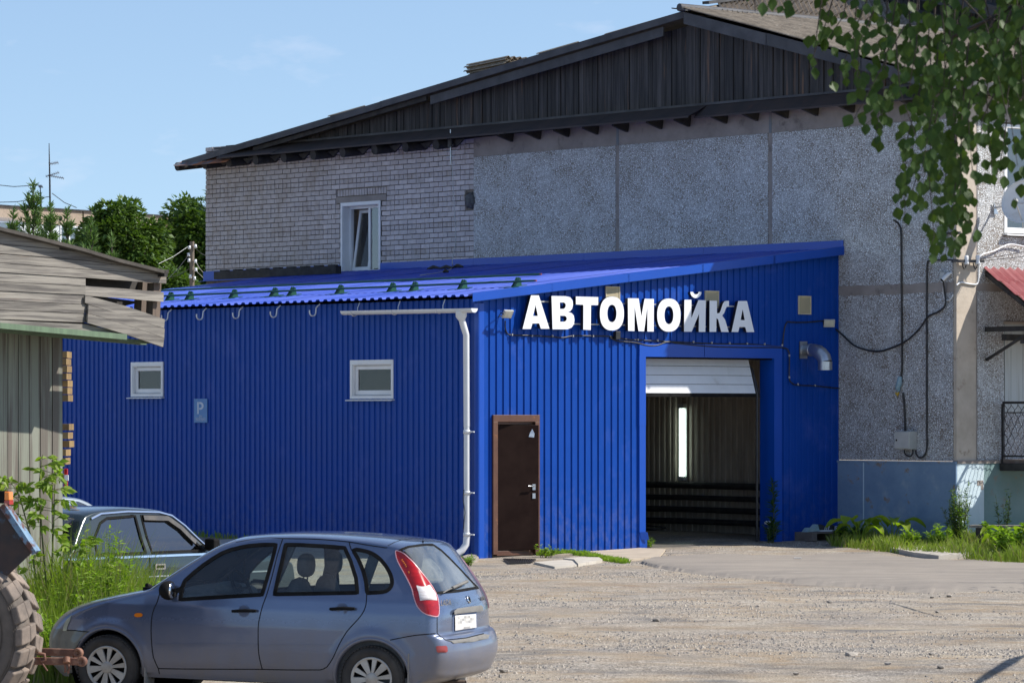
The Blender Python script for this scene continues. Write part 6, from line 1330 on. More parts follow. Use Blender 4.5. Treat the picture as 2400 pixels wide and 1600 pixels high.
# ---------------------------------------------------------------- far silver car roof behind the saloon
yy=43.9; t3=V((192-CX)/F*yy,yy,0); FO=t3-Ds*1.25-Ss*.6; FO.z=gz(FO.x,FO.y)
C3=Car(FO,Ds,Ss,1,spairs,sal_W,.25,(-.6,3.34),step=.05,ts=16); orient(C3)
s3=np.ones(len(C3.fc),bool); s3[:C3.ntop]=False; X3=xz(C3)
g3=((inpoly(X3,wf2)|inpoly(X3,wr2))&s3)|((~s3)&(C3.fc[:,2]>1.0)&(C3.fc[:,2]<1.33)&(np.abs(C3.fc[:,1])<.56)&((C3.fc[:,0]<1.2)|(C3.fc[:,0]>2.5)))
a3=np.zeros(len(C3.fc),bool)
for cx in (0,2.424): a3|=s3&(np.hypot(C3.fc[:,0]-cx,C3.fc[:,2]-.29)<.33)
fc_=thing('silver_car','pale silver car roof just showing beyond the dark green saloon','car',C3.w(1.2,0,0)); car_piece(C3,'body',~(g3|a3),paint('pale_silver_paint',(.22,.26,.29),(.26,.3,.33),amt=.3),fc_); car_piece(C3,'windows',g3,SG,fc_,off=-.004)
for x in (0,2.47):
    for y in (-.76,.76): wheel(C3,x,y,.2875,fc_,1 if y>0 else -1,CAP,spokes=8)
# ---------------------------------------------------------------- tractor, only its rear corner is in frame
TO=K.w(-.95,-1.9,0); TO=V(*TO)
def tr_w(x,y,z): return TR+K.D*x+K.side*y+UP*z
TR=pixY(-95,1482,31.6); TRg=V(TR.x,TR.y,gz(TR.x,TR.y)); RAD=max(.66,(TR.z-TRg.z)); print('tractor',TR,RAD)
TRAC=thing('tractor','rear corner of an old blue tractor with a big lugged tyre at the left edge','tractor',TRg)
RAD=195/F*31.6; ax=-K.side; w_=sub('rear_wheel',TRAC,TR); WD=.40
DUST=M('dusty_tractor_rubber',(.26,.205,.165),(.12,.10,.085),sc=3,rough=.9,bump=.004,bsc=22,lo=.38,hi=.62); SIDEW=M('dusty_tyre_sidewall',(.075,.062,.052),(.14,.115,.095),sc=4,rough=.8,bump=.003,bsc=24)
mb=MB(); mb.lathe([(RAD*.60,WD*.40),(RAD*.64,WD*.50),(RAD*.80,WD*.54),(RAD*.90,WD*.50),(RAD*.93,WD*.44),(RAD*.94,0),(RAD*.93,-WD*.44),(RAD*.90,-WD*.5),(RAD*.64,-WD*.5),(RAD*.6,-WD*.4)],TR,ax,72); obj('tyre',mb,SIDEW,w_)
mb=MB(); mb.lathe([(RAD*.66,WD*.512),(RAD*.67,WD*.522),(RAD*.68,WD*.527),(RAD*.69,WD*.532)],TR,ax,72)
for r in (.835,.86,.885): mb.lathe([(RAD*r,WD*.535),(RAD*(r+.006),WD*.545),(RAD*(r+.012),WD*.525)],TR,ax,72)
obj('sidewall_rib',mb,SIDEW,w_)
for k in range(22):
    for s_ in (1,-1):
        a=2*math.pi*(k+(0 if s_>0 else .5))/22
        def tp(da,y,r): 
            aa=a+da; return TR+(K.D*math.cos(aa)+UP*math.sin(aa))*r+ax*y
        h0,h1=.045,.075; vs=[];R0,R1=RAD*.92,RAD*1.0
        L4=[(-.075,s_*WD*.53,R0*.97,R1*.955),(.085,s_*WD*.53,R0*.97,R1*.955),(.27,-s_*WD*.02,R0,R1*1.01),(.19,-s_*WD*.02,R0,R1*1.01)]
        L4=[(-.135,s_*WD*.55,R0*.95,R1*.965),(.105,s_*WD*.55,R0*.95,R1*.965),(.15,s_*WD*.24,R0,R1),(-.09,s_*WD*.24,R0,R1)]; L5=[(-.09,s_*WD*.24,R0,R1),(.15,s_*WD*.24,R0,R1),(.18,-s_*WD*.02,R0,R1*1.01),(.0,-s_*WD*.02,R0,R1*1.01)]
        mb=MB()
        for LL in (L4,L5):
            vs=[tp(d,y,r0) for d,y,r0,r1 in LL]+[tp(d*.86+.01,y*.985,r1) for d,y,r0,r1 in LL]; mb.add(vs,[(0,3,2,1),(4,5,6,7),(0,1,5,4),(1,2,6,5),(2,3,7,6),(3,0,4,7)])
        obj('tread_lug',mb,DUST,w_,recalc=True,bevel=.012)
mb=MB(); mb.lathe([(.001,.02),(RAD*.3,.03),(RAD*.5,-.03),(RAD*.58,.05),(RAD*.60,WD*.44),(RAD*.63,WD*.47),(RAD*.64,WD*.40)],TR,ax,48); obj('rim',mb,M('scratched_grey_rim',(.30,.31,.33),(.20,.2,.21),sc=7,rough=.6),w_)
# fender: folded steel channel over the tyre
FB=M('flaking_blue_tractor_paint',(.10,.19,.30),(.17,.27,.37),sc=6,rough=.7,wear=(.10,.04,.028),wsc=9,wlo=.44,whi=.54); FD=M('rusty_dark_inner_fender',(.022,.020,.022),(.05,.03,.025),sc=6,rough=.7,wear=(.04,.10,.16),wsc=5,wlo=.6,whi=.7)
def pc(px,py,y): return pixY(px,py,y)
yn=TR.y-.30; yf=yn+.16
A1,B1,C1_,D1_,E1_=pc(-60,1200,yn),pc(5,1182,yn),pc(14,1196,yn),pc(78,1292,yn),pc(18,1352,yn)
mb=MB(); ext=K.side*.02
mb.poly([pc(-60,1205,yn),pc(4,1186,yn),pc(72,1296,yn),pc(16,1349,yn),pc(-60,1310,yn)],K.side*.012); obj('fender_side',mb,FD,TRAC)
mb=MB(); mb.poly([pc(2,1184,yn-.01),pc(10,1179,yn-.01),pc(84,1290,yn-.01),pc(74,1298,yn-.01)],K.side*.10); obj('fender_top',mb,FB,TRAC)
mb=MB(); mb.poly([pc(-2,1188,yn-.02),pc(10,1180,yn-.02),pc(84,1292,yn-.02),pc(76,1300,yn-.02)],K.side*.012); obj('fender_lip',mb,FB,TRAC)
mb=MB(); mb.poly([pc(-12,1150,yn+.03),pc(10,1150,yn+.03),pc(10,1179,yn+.03),pc(-12,1179,yn+.03)],K.side*.09); tlp=obj('rear_lamp',mb,BLACK,TRAC,bevel=.006); mb=MB(); mb.poly([pc(10,1151,yn+.03),pc(21,1152,yn+.03),pc(22,1172,yn+.03),pc(10,1172,yn+.03)],K.side*.08); obj('lamp_lens',mb,LAMPO,tlp,bevel=.006)
mb=MB(); mb.poly([pc(10,1172,yn+.03),pc(22,1172,yn+.03),pc(22,1182,yn+.03),pc(10,1180,yn+.03)],K.side*.08); obj('lamp_lens',mb,LAMPR,tlp)
RUSTH=M('rusty_brown_hitch',(.20,.085,.05),(.13,.06,.04),sc=7,rough=.75,bump=.002,bsc=40,wear=(.30,.17,.11),wsc=9,wlo=.55,whi=.75)
for (xa,ya,xb_,yb_,dy,r) in ((88,1526,183,1529,.26,.032),(84,1548,192,1549,.0,.036)):
    y0=TR.y-.12+dy; p,q=pc(xa,ya,y0),pc(xb_,yb_,y0-.02); h=sub('lower_link',TRAC,p); mb=MB(); mb.bar(p-(q-p)*.8,q,.035,.062); obj('bar',mb,RUSTH,h,bevel=.006); mb=MB(); mb.bar(p-(q-p)*.8,q-(q-p)*.1,.040,.02); obj('rib',mb,RUSTH,h)
    mb=MB(); mb.lathe([(.018,-.028),(.040,-.028),(.044,0),(.040,.028),(.018,.028),(.018,-.028)],q,ax,24); obj('eye',mb,RUSTH,h); mb=MB(); mb.lathe([(.001,.02),(.017,.012),(.017,-.02)],q,ax,12); obj('ball',mb,RUSTH,h)
y0=TR.y-.15; mb=MB(); mb.tube([pc(156,1540,y0),pc(156,1552,y0-.02)],.03,10); mb.tube([pc(160,1556,y0),pc(163,1566,y0),pc(159,1572,y0),pc(162,1577,y0)],.012,6); mb.tube([pc(152,1556,y0),pc(154,1568,y0),pc(152,1575,y0)],.01,6); obj('pin_and_chain',mb,RUSTH,TRAC)
mb=MB(); mb.tube([pc(92,1540,y0),pc(100,1555,y0),pc(111,1571,y0)],.008,6); mb.tube([pc(90,1530,y0),pc(104,1532,y0),pc(106,1545,y0),pc(96,1549,y0)],.014,6); obj('linch_pin',mb,RUSTH,TRAC)
mb=MB(); mb.hexa(tr_w(-1.9,.35,.0-.1),K.D*1.5,K.side*.6,UP*.55); mb.tube([tr_w(0,.1,0),tr_w(0,.5,0)],.14,12); obj('axle_housing',mb,FD,TRAC)
# ================================================================ old plank shed at the left
psi=math.radians(35); SDIR=V(math.sin(psi),math.cos(psi),0); SN=V(math.cos(psi),-math.sin(psi),0)
c0=pixY(145,968,38.2); SH=Frame(V(c0.x,c0.y,0),SDIR,SN); OV=.72        # upper part overhangs the lower wall
shed=thing('plank_shed','old shed with grey horizontal boards above and a peeling green plank wall','shed',V(c0.x,c0.y,gz(c0.x,c0.y)))
OLDW.node_tree.nodes['turn'].inputs['Rotation'].default_value=(0,0,-math.atan2(SDIR.y,SDIR.x))
def zA(x,y): return (x/4.481,500+y/4.481)
def board(pts,o=OV,th=.022,mat=OLDW,name='board',o2=None):
    P=[SH.uvp(*zA(*q),o+ru(0,.006)*0) for q in pts]; oo=ru(0,.014); P=[q+SN*oo for q in P]; mb=MB(); mb.poly(P,-SN*th); return obj(name,mb,mat,shed,recalc=True)
LX=-700
def ext(y0,y1,x1=900): return y0-(y1-y0)/x1*(-LX)       # continue the line left of the frame
rows=[((-60,)),]
# joint lines: (y at x=0, y at x=900, y at x=1740)
J=[(325,405,560),(423,497,600),(520,588,643),(620,679,740),(718,765,0),(816,858,0),(915,958,0),(1014,1052,0),(1112,1148,0)]
roofl=lambda x:175+(640-175)*(max(x,LX)/1740) if x<0 else float(np.interp(x,[0,300,620,900,1250,1500,1745],[175,248,330,402,508,570,632]))
def yl(j,x): a,b,c=J[j]; return a+(b-a)*x/900 if x<=900 or not c else b+(c-b)*(x-900)/840
def strip(top,bot,xa,xb,**k):
    xs_=[xa,0,300,620,900,1100,1250,1400,1500,1600,xb]; xs_=sorted({x for x in xs_ if xa<=x<=xb}); xs_=[x for x in xs_ if bot(x)-top(x)>4]
    if len(xs_)>1: board([(x,top(x)) for x in xs_]+[(x,bot(x)) for x in reversed(xs_)],**k)
strip(lambda x:roofl(x)+4,lambda x:max(yl(0,x)-3,roofl(x)+4),LX,1690)
for j,xe in ((0,1735),(1,1735),(2,1738),(3,898),(4,888),(5,888),(6,912),(7,908)):
    strip(lambda x:max(yl(j,x)+3,roofl(x)+5),lambda x:max(yl(j+1,x)-3,roofl(x)+5),LX,xe)
strip(lambda x:1119+(1165-1119)*x/900 if x<900 else 1165+(x-900)*.23,lambda x:1210+(1262-1210)*x/900 if x<900 else 1262+(x-900)*.092,LX,1290)
board([(895,762),(1300,790),(1718,828),(1716,928),(1300,893),(893,862)],o=OV+.01)
board([(890,868),(940,872),(1300,968),(1725,1112),(1718,1205),(1300,1070),(950,962),(888,940)],o=OV+.03)
board([(920,960),(1320,1075),(1720,1212),(1715,1305),(1320,1170),(916,1048)],o=OV+.035)
board([(914,1050),(1320,1172),(1716,1308),(1703,1402),(1320,1272),(910,1148)],o=OV+.04)
mb=MB(); mb.poly([SH.uvp(*zA(*q),OV-.05) for q in ((LX,300),(0,300),(700,470),(885,560),(885,1150),(1080,1190),(0,1150),(LX,1110))],-SN*.012); obj('inner_board',mb,LOG,shed,recalc=True)
# posts behind the gap and dark inner boards
def post(pts,o,w): P=[SH.uvp(*zA(*q),o) for q in pts]; mb=MB(); mb.poly(P,-SN*w); obj('post',mb,M('inner_post',(.16,.12,.09),(.10,.075,.06),sc=3,stretch=(9,9,.6),rough=.9) if 'inner_post' not in bpy.data.materials else bpy.data.materials['inner_post'],shed,recalc=True)
post([(1618,730),(1695,735),(1678,1150),(1600,1130)],OV-.05,.09); post([(1500,720),(1605,725),(1590,1070),(1483,1030)],OV-.28,.10)
mb=MB(); mb.poly([SH.uvp(*zA(*q),OV-.35) for q in ((895,600),(1530,650),(1500,812),(895,770))],-SN*.02); mb.poly([SH.uvp(*zA(*q),OV-.45) for q in ((895,850),(1480,930),(1300,975),(895,1000))],-SN*.02); obj('inner_board',mb,LOG,shed,recalc=True)
# roof
rp=[(LX,roofl(LX))]+[(x,float(roofl(x))) for x in (0,300,620,900,1250,1500,1745)]+[(1772,625)]
mb=MB(); bot=[SH.uvp(*zA(x,y+2),OV+.10) for x,y in rp]; 
for i in range(len(bot)-1):
    a,b=bot[i],bot[i+1]; mb.hexa(a,b-a,-SN*4.2,UP*(.034))
obj('roof_felt',mb,TARP,shed,kind=None)
mb=MB(); mb.bar(bot[-2],bot[-2]-SN*4.2,.05,.06); obj('eave_log',mb,LOG,shed)
# soffit beams in green
for (p,q,o,h) in (((LX,1118),(1295,1298),OV+.02,.055),((LX,1150),(1535,1352),OV-.10,.03),((LX,1168),(1500,1362),OV-.22,.035)):
    a,b=SH.uvp(*zA(*p),o),SH.uvp(*zA(*q),o); mb=MB(); mb.bar(a,b,.10,h); obj('soffit_board',mb,GREENW,shed)
mb=MB(); a,b=SH.uvp(*zA(LX,1122),OV-.02),SH.uvp(*zA(1285,1292),OV-.02); mb.hexa(a,b-a,-SN*(OV+.1),UP*.02); obj('soffit',mb,GREENW,shed)
# lower vertical planks
tt,_=SH.uv(145,1000,0); t=tt; k=0
while t>-3.6:
    w=ru(.125,.15)/max(.5,math.sin(psi))*.60+.03; w=.165+ru(-.012,.012); g_=gz(*(SH.p(t,0)).xy); mb=MB(); ztop=SH.uv(145,800,0)[1]+.12; oo=ru(0,.012)
    zb=g_+ru(-.02,.05); mb.poly([SH.p(t-w+.008,zb,oo),SH.p(t-.003,zb+ru(-.03,.03),oo),SH.p(t-.003,ztop,oo),SH.p(t-w+.008,ztop,oo)],-SN*.022)
    obj('wall_plank',mb,GREENW if k<0 else OLDV,shed,recalc=True); t-=w;k+=1
mb=MB(); mb.box(SH,-3.7,tt-.02,-.4,3.6,-.06,-.035); obj('inner_frame',mb,LOG,shed)
mb=MB(); mb.hexa(SH.p(tt-.04,-.35,-.05),SN*-3.8,SDIR*.03,UP*3.4); obj('side_wall',mb,LOG,shed)
# yellow log ends of the timber wall behind the shed
tl_=thing('timber_stack','yellow sawn timber ends stacked behind the old shed','timber stack',pixY(150,1335,45))
for i,(y,c) in enumerate([(838+i*17,1) for i in range(7)]+[(1008+i*20,1) for i in range(5)]):
    a=pixY(120,y,45.0); mb=MB(); mb.hexa(a+V(0,ru(-.1,.1),0),V((158-120+ru(-3,3))/F*45,0,0),V(0,.5,0),UP*(15/F*45)); obj('timber',mb,YLOG,tl_)
mp_=thing('tail_lamp_post','vehicle tail lamp built as a red and white post between shed and blue wall','post',pixY(154,1160,45.6)); a=pixY(149,1156,45.6); mb=MB(); mb.hexa(a,V(.05,0,0),V(0,.05,0),UP*.30); obj('red_lamp_block',mb,LAMPR,mp_,bevel=.01)  # a vehicle's tail lamp, simplified to a bare post
mb=MB(); mb.hexa(pixY(151,1126,45.57),V(.045,0,0),V(0,.05,0),UP*.07); obj('white_band',mb,WHITE,mp_)
# ================================================================ foliage
LEAFD=leafmat('birch_leaf',(.025,.062,.010),(.050,.105,.017),trans=.35); LEAFW=leafmat('weed_leaf',(.17,.29,.035),(.27,.38,.05),trans=.45); LEAFN=leafmat('nettle_leaf',(.035,.085,.02),(.06,.13,.03),trans=.3)
LEAFY=leafmat('young_maple_leaf',(.20,.31,.03),(.31,.37,.05),trans=.45); LEAFT=leafmat('tree_leaf',(.055,.115,.02),(.10,.165,.035),trans=.3); LEAFP=leafmat('pine_needles',(.075,.15,.035),(.12,.20,.05),trans=.15)
GRASS=leafmat('grass_blade',(.19,.28,.035),(.30,.36,.07),trans=.45); GRASSD=leafmat('dry_grass',(.26,.24,.10),(.34,.30,.15),trans=.3); BARK=M('brown_bark',(.06,.045,.035),(.11,.09,.07),sc=9,rough=.95); STEM=M('green_stem',(.09,.13,.03),(.13,.12,.05),sc=5,rough=.8)
def leaf_quad(mb,c,d,n,l,w,fold=.25,mi=0):
    d=d.normalized(); s=d.cross(n); s=s.normalized() if s.length>1e-4 else V(1,0,0); n=s.cross(d).normalized()
    mb.add([c,c+d*l*.42+s*w*.5+n*fold*w*.5,c+d*l,c+d*l*.42-s*w*.5+n*fold*w*.5],[(0,1,2),(0,2,3)],mi)
def rdir(): 
    a=ru(0,2*math.pi); z=ru(-1,1); r=math.sqrt(1-z*z); return V(r*math.cos(a),r*math.sin(a),z)
def birch_leaf_mesh():
    o=[(0,0),(.18,.10),(.40,.34),(.43,.50),(.30,.68),(.14,.86),(0,1.0)]; vs=[];fs=[]
    L_=[(x*.95,y,.10*x) for x,y in o]; R_=[(-x*.95,y,.10*x) for x,y in o[1:-1]]
    mb=MB(); n=len(L_); V_=[V(*p) for p in L_]+[V(*p) for p in R_]+[V(0,.4,-.02)]
    ring=list(range(n))+[n+i for i in range(len(R_)-1,-1,-1)]; c=len(V_)-1
    mb.add(V_,[(c,ring[i],ring[(i+1)%len(ring)]) for i in range(len(ring))],0,False); return mb
def tree(name,label,cat,base,top,crown_c,crown_r,nclump,per,ls,mat,trunk_r,group=None,seedshape=1.0,clr=.5,flat=.7,bmat=None):
    t=thing(name,label,cat,base,group); base=Vector(base)
    mb=MB(); P=[base+V(.06*math.sin(i*1.3)*i*.3,0,(top-base.z)*.78*i/6) for i in range(7)]; mb.tube(P,[trunk_r*(1-.12*i) for i in range(7)],9); br=[]
    mt=MB()
    for k in range(nclump):
        for _ in range(50):
            d=rdir(); r=(rnd()**.45); c=Vector(crown_c)+V(d.x*crown_r[0]*r,d.y*crown_r[1]*r,d.z*crown_r[2]*r)
            if noise.noise(c*1.1/crown_r[0]*1.0)>-.32: break
        cr=clr*ru(.6,1.25); out=(c-Vector(crown_c)).normalized()
        if k%6==0: s_=P[min(6,2+int(rnd()*5))]; mb.tube([s_,s_.lerp(c,.5)+V(0,0,-.1),c],[trunk_r*.3,trunk_r*.16,.01],5)
        for _ in range(per):
            d=rdir(); q=c+V(d.x*cr,d.y*cr,d.z*cr*flat)
            dd=(d*.7+out*.5+V(0,0,-.5)+rdir()*.5); leaf_quad(mt,q,dd,(d*.6+UP*.8+rdir()*.4),ls*ru(.7,1.3),ls*ru(.5,.75))
    obj('trunk',mb,bmat or BARK,t); obj('crown',mt,mat,t); return t
def pp(px,py,y): return pixY(px,py,y)
g0=lambda px,y:V((px-CX)/F*y,y,gz((px-CX)/F*y,y))
tree('lime_tree','rounded leafy tree in front of the far apartment block','tree',g0(283,150),10.6,pp(283,603,150),(1.72,1.7,2.25),300,75,.25,LEAFT,.16,'leafy trees behind the shed',clr=.42)
tree('lime_tree','tall leafy tree directly left of the brick wall','tree',g0(468,155),11.2,pp(478,610,155),(1.65,1.7,2.95),340,75,.25,LEAFT,.16,'leafy trees behind the shed',clr=.42)
tree('bush','low leafy bush between the shed roof and the utility pole','bush',g0(405,146),3.2,pp(402,690,146),(.95,.8,.8),70,80,.2,LEAFT,.05,clr=.4)
def pine(px,pyt,y,w,label):
    b=g0(px,y); top=pp(px,pyt,y); t=thing('young_pine',label,'pine tree',b,'young pine tops behind the shed'); mb=MB(); mb.tube([b,b.lerp(top,.6),top],[.09,.05,.012],7); mt=MB(); H=top.z-b.z; z=top.z
    k=0
    while z>b.z+1.5:
        f_=min(1,(top.z-z)/3.2); 
        for i in range(6 if k else 1):
            a=2*math.pi*(i+.37*k)/6+ru(-.3,.3); L_=w*1.25*(.15+f_)*ru(.6,1.15); p=V(b.x,b.y,z); tip=p+V(math.cos(a)*L_,math.sin(a)*L_,L_*1.25+.3) if k else p+V(0,0,.35)
            mb.tube([p,p.lerp(tip,.55)+V(0,0,-.08),tip],[.02,.014,.006],5)
            for j in range(int(34+60*L_)):
                u=ru(.25,1.02); q=p.lerp(p.lerp(tip,.55)+V(0,0,-.08),u*2) if u<.5 else (p.lerp(tip,.55)+V(0,0,-.08)).lerp(tip,min(1,(u-.5)*2)); d=(tip-p).normalized()*.8+rdir()*.7
                leaf_quad(mt,q,d,rdir(),ru(.16,.26),.040,0)
        z-=ru(.42,.58);k+=1
    obj('trunk',mb,BARK,t); obj('needles',mt,LEAFP,t); return t
pine(78,462,105,.5,'leftmost and tallest young pine top above the shed roof'); pine(118,508,104,.33,'young pine top just right of the tallest pine'); pine(158,522,103,.28,'small pine top between the two leafy clumps above the shed'); pine(213,545,102,.42,'young pine top before the rounded leafy tree'); pine(262,590,100,.25,'smallest pine tip low before the rounded leafy tree'); pine(30,522,101,.25,'faint pine tip at the far left above the shed roof')
# ================================================================ far apartment block
ad=V(.588,.809,0); an_=V(.809,-.588,0); a0=pixY(0,968,180); AP=Frame(V(a0.x,a0.y,0),ad,an_)
apt=thing('apartment_block','long pale panel apartment block with brown pebble parapet far behind the trees','apartment building',V(a0.x,a0.y,0))
te,_=AP.uv(395,520,0); ztop=12.0; PEB=M('brown_pebble_parapet',(.36,.28,.21),(.28,.22,.17),sc=9,rough=.95,bump=.01,bsc=30); PANEL=M('pale_blue_panel',(.56,.60,.61),(.48,.52,.54),sc=1.5,rough=.9); APG=glassmat('far_glass',(.3,.33,.35),.25); ORP=M('ochre_panel_edge',(.62,.46,.26),rough=.9)
z1=AP.uv(150,528,0)[1]
mb=MB(); mb.box(AP,-40,te,-2,z1-.02,-12,0); obj('wall',mb,PANEL,apt)
t=-39
while t<te-.5:
    e=min(t+3.15,te); mb=MB(); mb.box(AP,t,e-.06,z1,ztop-.0,-.3,.05); obj('parapet_panel',mb,PEB,apt); t+=3.2
mb=MB(); mb.box(AP,-40,te+.1,ztop,ztop+.07,-.4,.15); mb.box(AP,-39.9,te,z1-.05,ztop,-12,-.31); obj('parapet_cap',mb,DARKM,apt)
mb=MB(); mb.box(AP,te-.35,te+.55,z1-.4,ztop-.05,-.3,.35); obj('end_strip',mb,ORP,apt)
for px,w_ in ((-150,1.4),(-60,1.4),(140,1.3),(215,1.3)):
    for fl in range(3):
        t,z=AP.uv(px,563,0); z-=fl*2.8; w=sub('window',apt,AP.p(t,z)); mb=MB(); 
        for a,b,c,d in ((t,t+w_,z+.65,z+.72),(t,t+w_,z-.72,z-.65),(t,t+.07,z-.65,z+.65),(t+w_-.07,t+w_,z-.65,z+.65),(t+w_*.5-.04,t+w_*.5+.04,z-.65,z+.65)): mb.box(AP,a,b,c,d,-.02,.05)
        obj('frame',mb,WHITE,w); mb=MB(); mb.box(AP,t+.07,t+w_-.07,z-.65,z+.65,.005,.02); obj('pane',mb,APG,w); mb=MB(); mb.box(AP,t+.05,t+w_-.05,z-.67,z+.67,.001,.004); obj('curtain',mb,DARKM,w)
for (pa,pb,py) in ((-60,52,515),(350,404,540)):
    ta,z=AP.uv(pa,py,1.0); tb,_=AP.uv(pb,py,1.0)
    for fl in range(3):
        zz_=z-fl*2.8; bl=sub('balcony',apt,AP.p(ta,zz_-2.6)); 
        if fl==0: mb=MB(); mb.hexa(AP.p(ta-.1,zz_+.22,.0),ad*(tb-ta+.2),an_*1.25+UP*-.30,UP*.06); obj('roof',mb,GALV,bl)
        mb=MB(); mb.box(AP,ta,tb,zz_-2.6,zz_-1.6,.0,1.1); obj('parapet',mb,PANEL if pa>0 else M('maroon_panel',(.22,.13,.13),rough=.8) if 'maroon_panel' not in bpy.data.materials else PANEL,bl)
        k=0; a=ta
        while a<tb-.3:
            b=min(a+.75,tb); mb=MB(); 
            for q in ((a,b,zz_-.08,zz_-.02),(a,a+.06,zz_-1.6,zz_-.08),(a,b,zz_-1.6,zz_-1.54)): mb.box(AP,*q,1.06,1.12)
            obj('frame',mb,WHITE,bl); mb=MB(); mb.box(AP,a+.06,b,zz_-1.54,zz_-.08,1.07,1.09); obj('pane',mb,APG,bl); a=b
        mb=MB(); mb.box(AP,ta,tb,zz_-1.55,zz_-.1,.3,.35); obj('back',mb,PANEL if pa>0 else bpy.data.materials['maroon_panel'],bl)
q=AP.p(*AP.uv(203,540,.06),.06); mb=MB(); mb.lathe([(.001,.02),(.12,.02),(.12,-.02)],AP.p(*AP.uv(142,512,.06),.06),an_,10); obj('vent_hole',mb,BLACK,apt)
def mast(pxt,pyt,pxb,pyb,lab,arms,r):
    a,b=pixY(pxb,pyb,184),pixY(pxt,pyt,184); t=thing('aerial_mast',lab,'aerial',a,'aerials on the far apartment roof'); mb=MB(); mb.tube([a-UP*1,a.lerp(b,.5),b],[r,r*.8,r*.35],6); obj('pole',mb,DARKM,t)
    for (py,x0,x1,dy) in arms:
        mb=MB(); p0,p1=pixY(x0,py+dy,184),pixY(x1,py-dy,184); mb.tube([p0,p1],.022,4)
        for k in range(7): c=p0.lerp(p1,(k+.5)/7); mb.tube([c-V(0,.3,0)+UP*.05,c+V(0,.3,0)-UP*.05],.012,4)
        obj('arm',mb,GALV,t)
mast(115,336,118,487,'tall thin aerial mast with two arms on the far apartment roof',((383,114,137,2),(409,107,139,5),(415,118,150,-3)),.055); mast(94,434,97,484,'short dark aerial post left of the tall mast',((437,90,100,0),),.05)
for i,(a,b,lb) in enumerate((((0,432),(92,434),'top thin wire between the frame edge and the short post'),((0,472),(115,461),'lower thin wire slanting to the tall mast'),((122,453),(180,487),'guy wire of the tall mast running right and down'))):
    mb=MB(); p,q=pixY(*a,184),pixY(*b,184); p=p if i==2 else p+(p-q)*.3; mb.tube([p,p.lerp(q,.5)-UP*.1,q],.018,4); obj('guy_wire',mb,DARKM,label=lb,cat='wire')
# utility pole
py_=140; b=g0(450,py_); tp=pp(450,566,py_); up=thing('utility_pole','wooden utility pole with white insulators left of the brick wall','utility pole',b); mb=MB(); mb.tube([b,b.lerp(tp,.5),tp],[.12,.10,.085],10); obj('pole',mb,M('grey_pole_wood',(.20,.16,.12),(.13,.105,.08),sc=3,stretch=(8,8,1),rough=.9),up)
for dx,y in ((-6,580),(8,577),(-8,597),(8,612),(-7,610),(9,632),(6,652),(-4,648)):
    c=pp(450+dx,y,py_-.1); mb=MB(); mb.lathe([(.001,.07),(.05,.06),(.045,-.0),(.06,-.06),(.001,-.06)],c,UP,8); obj('insulator',mb,WHITE,up)
for i,(a,bb) in enumerate((((442,577),(372,618)),((443,597),(392,655)),((458,612),(478,640)),((443,630),(400,650)),((444,612),(480,655)),((456,580),(484,600)))):
    mb=MB(); p,q=pp(*a,py_),pp(*bb,py_+(-4 if i<2 else 3)); mb.tube([p,p.lerp(q,.5)-UP*.05,q],.011,4); obj('wire',mb,DARKM if i%2 else GREYB,up)
# ================================================================ weeds and grass
def blades(name,region,n,h,w,mats,lab,lean=.5,dens=None,seed=1,par=None,kmin=3):
    random.seed(seed); mb=MB()
    for _ in range(n):
        q=region(); 
        if q is None: continue
        hh=h*ru(.45,1.15)*(dens(q) if dens else 1); a=ru(0,6.28); ld=V(math.cos(a),math.sin(a),0)*hh*ru(.1,lean); s=V(-math.sin(a),math.cos(a),0)*w*ru(.6,1.3); s=V(w*ru(.5,1.1),w*.3*ru(-1,1),0)
        m1=q+ld*.35+UP*hh*.55; tip=q+ld+UP*hh*ru(.8,1.0); mi=0 if rnd()<.86 else 1
        mb.add([q-s,q+s,m1+s*.8,m1-s*.8,tip],[(0,1,2,3),(3,2,4)],mi)
    return obj(name,mb,mats,label=lab,cat='grass',kind='stuff')
def polyreg(pix,ymax=None):
    P=[pix_ground(*p).xy for p in pix]; xs_=[p.x for p in P]; ys_=[p.y for p in P]; PL=[(p.x,p.y) for p in P]
    def f():
        for _ in range(60):
            x,y=ru(min(xs_),max(xs_)),ru(min(ys_),max(ys_))
            if inpoly(np.array([[x,y]]),PL)[0]: return V(x,y,gzn(x,y)-.02)
    return f
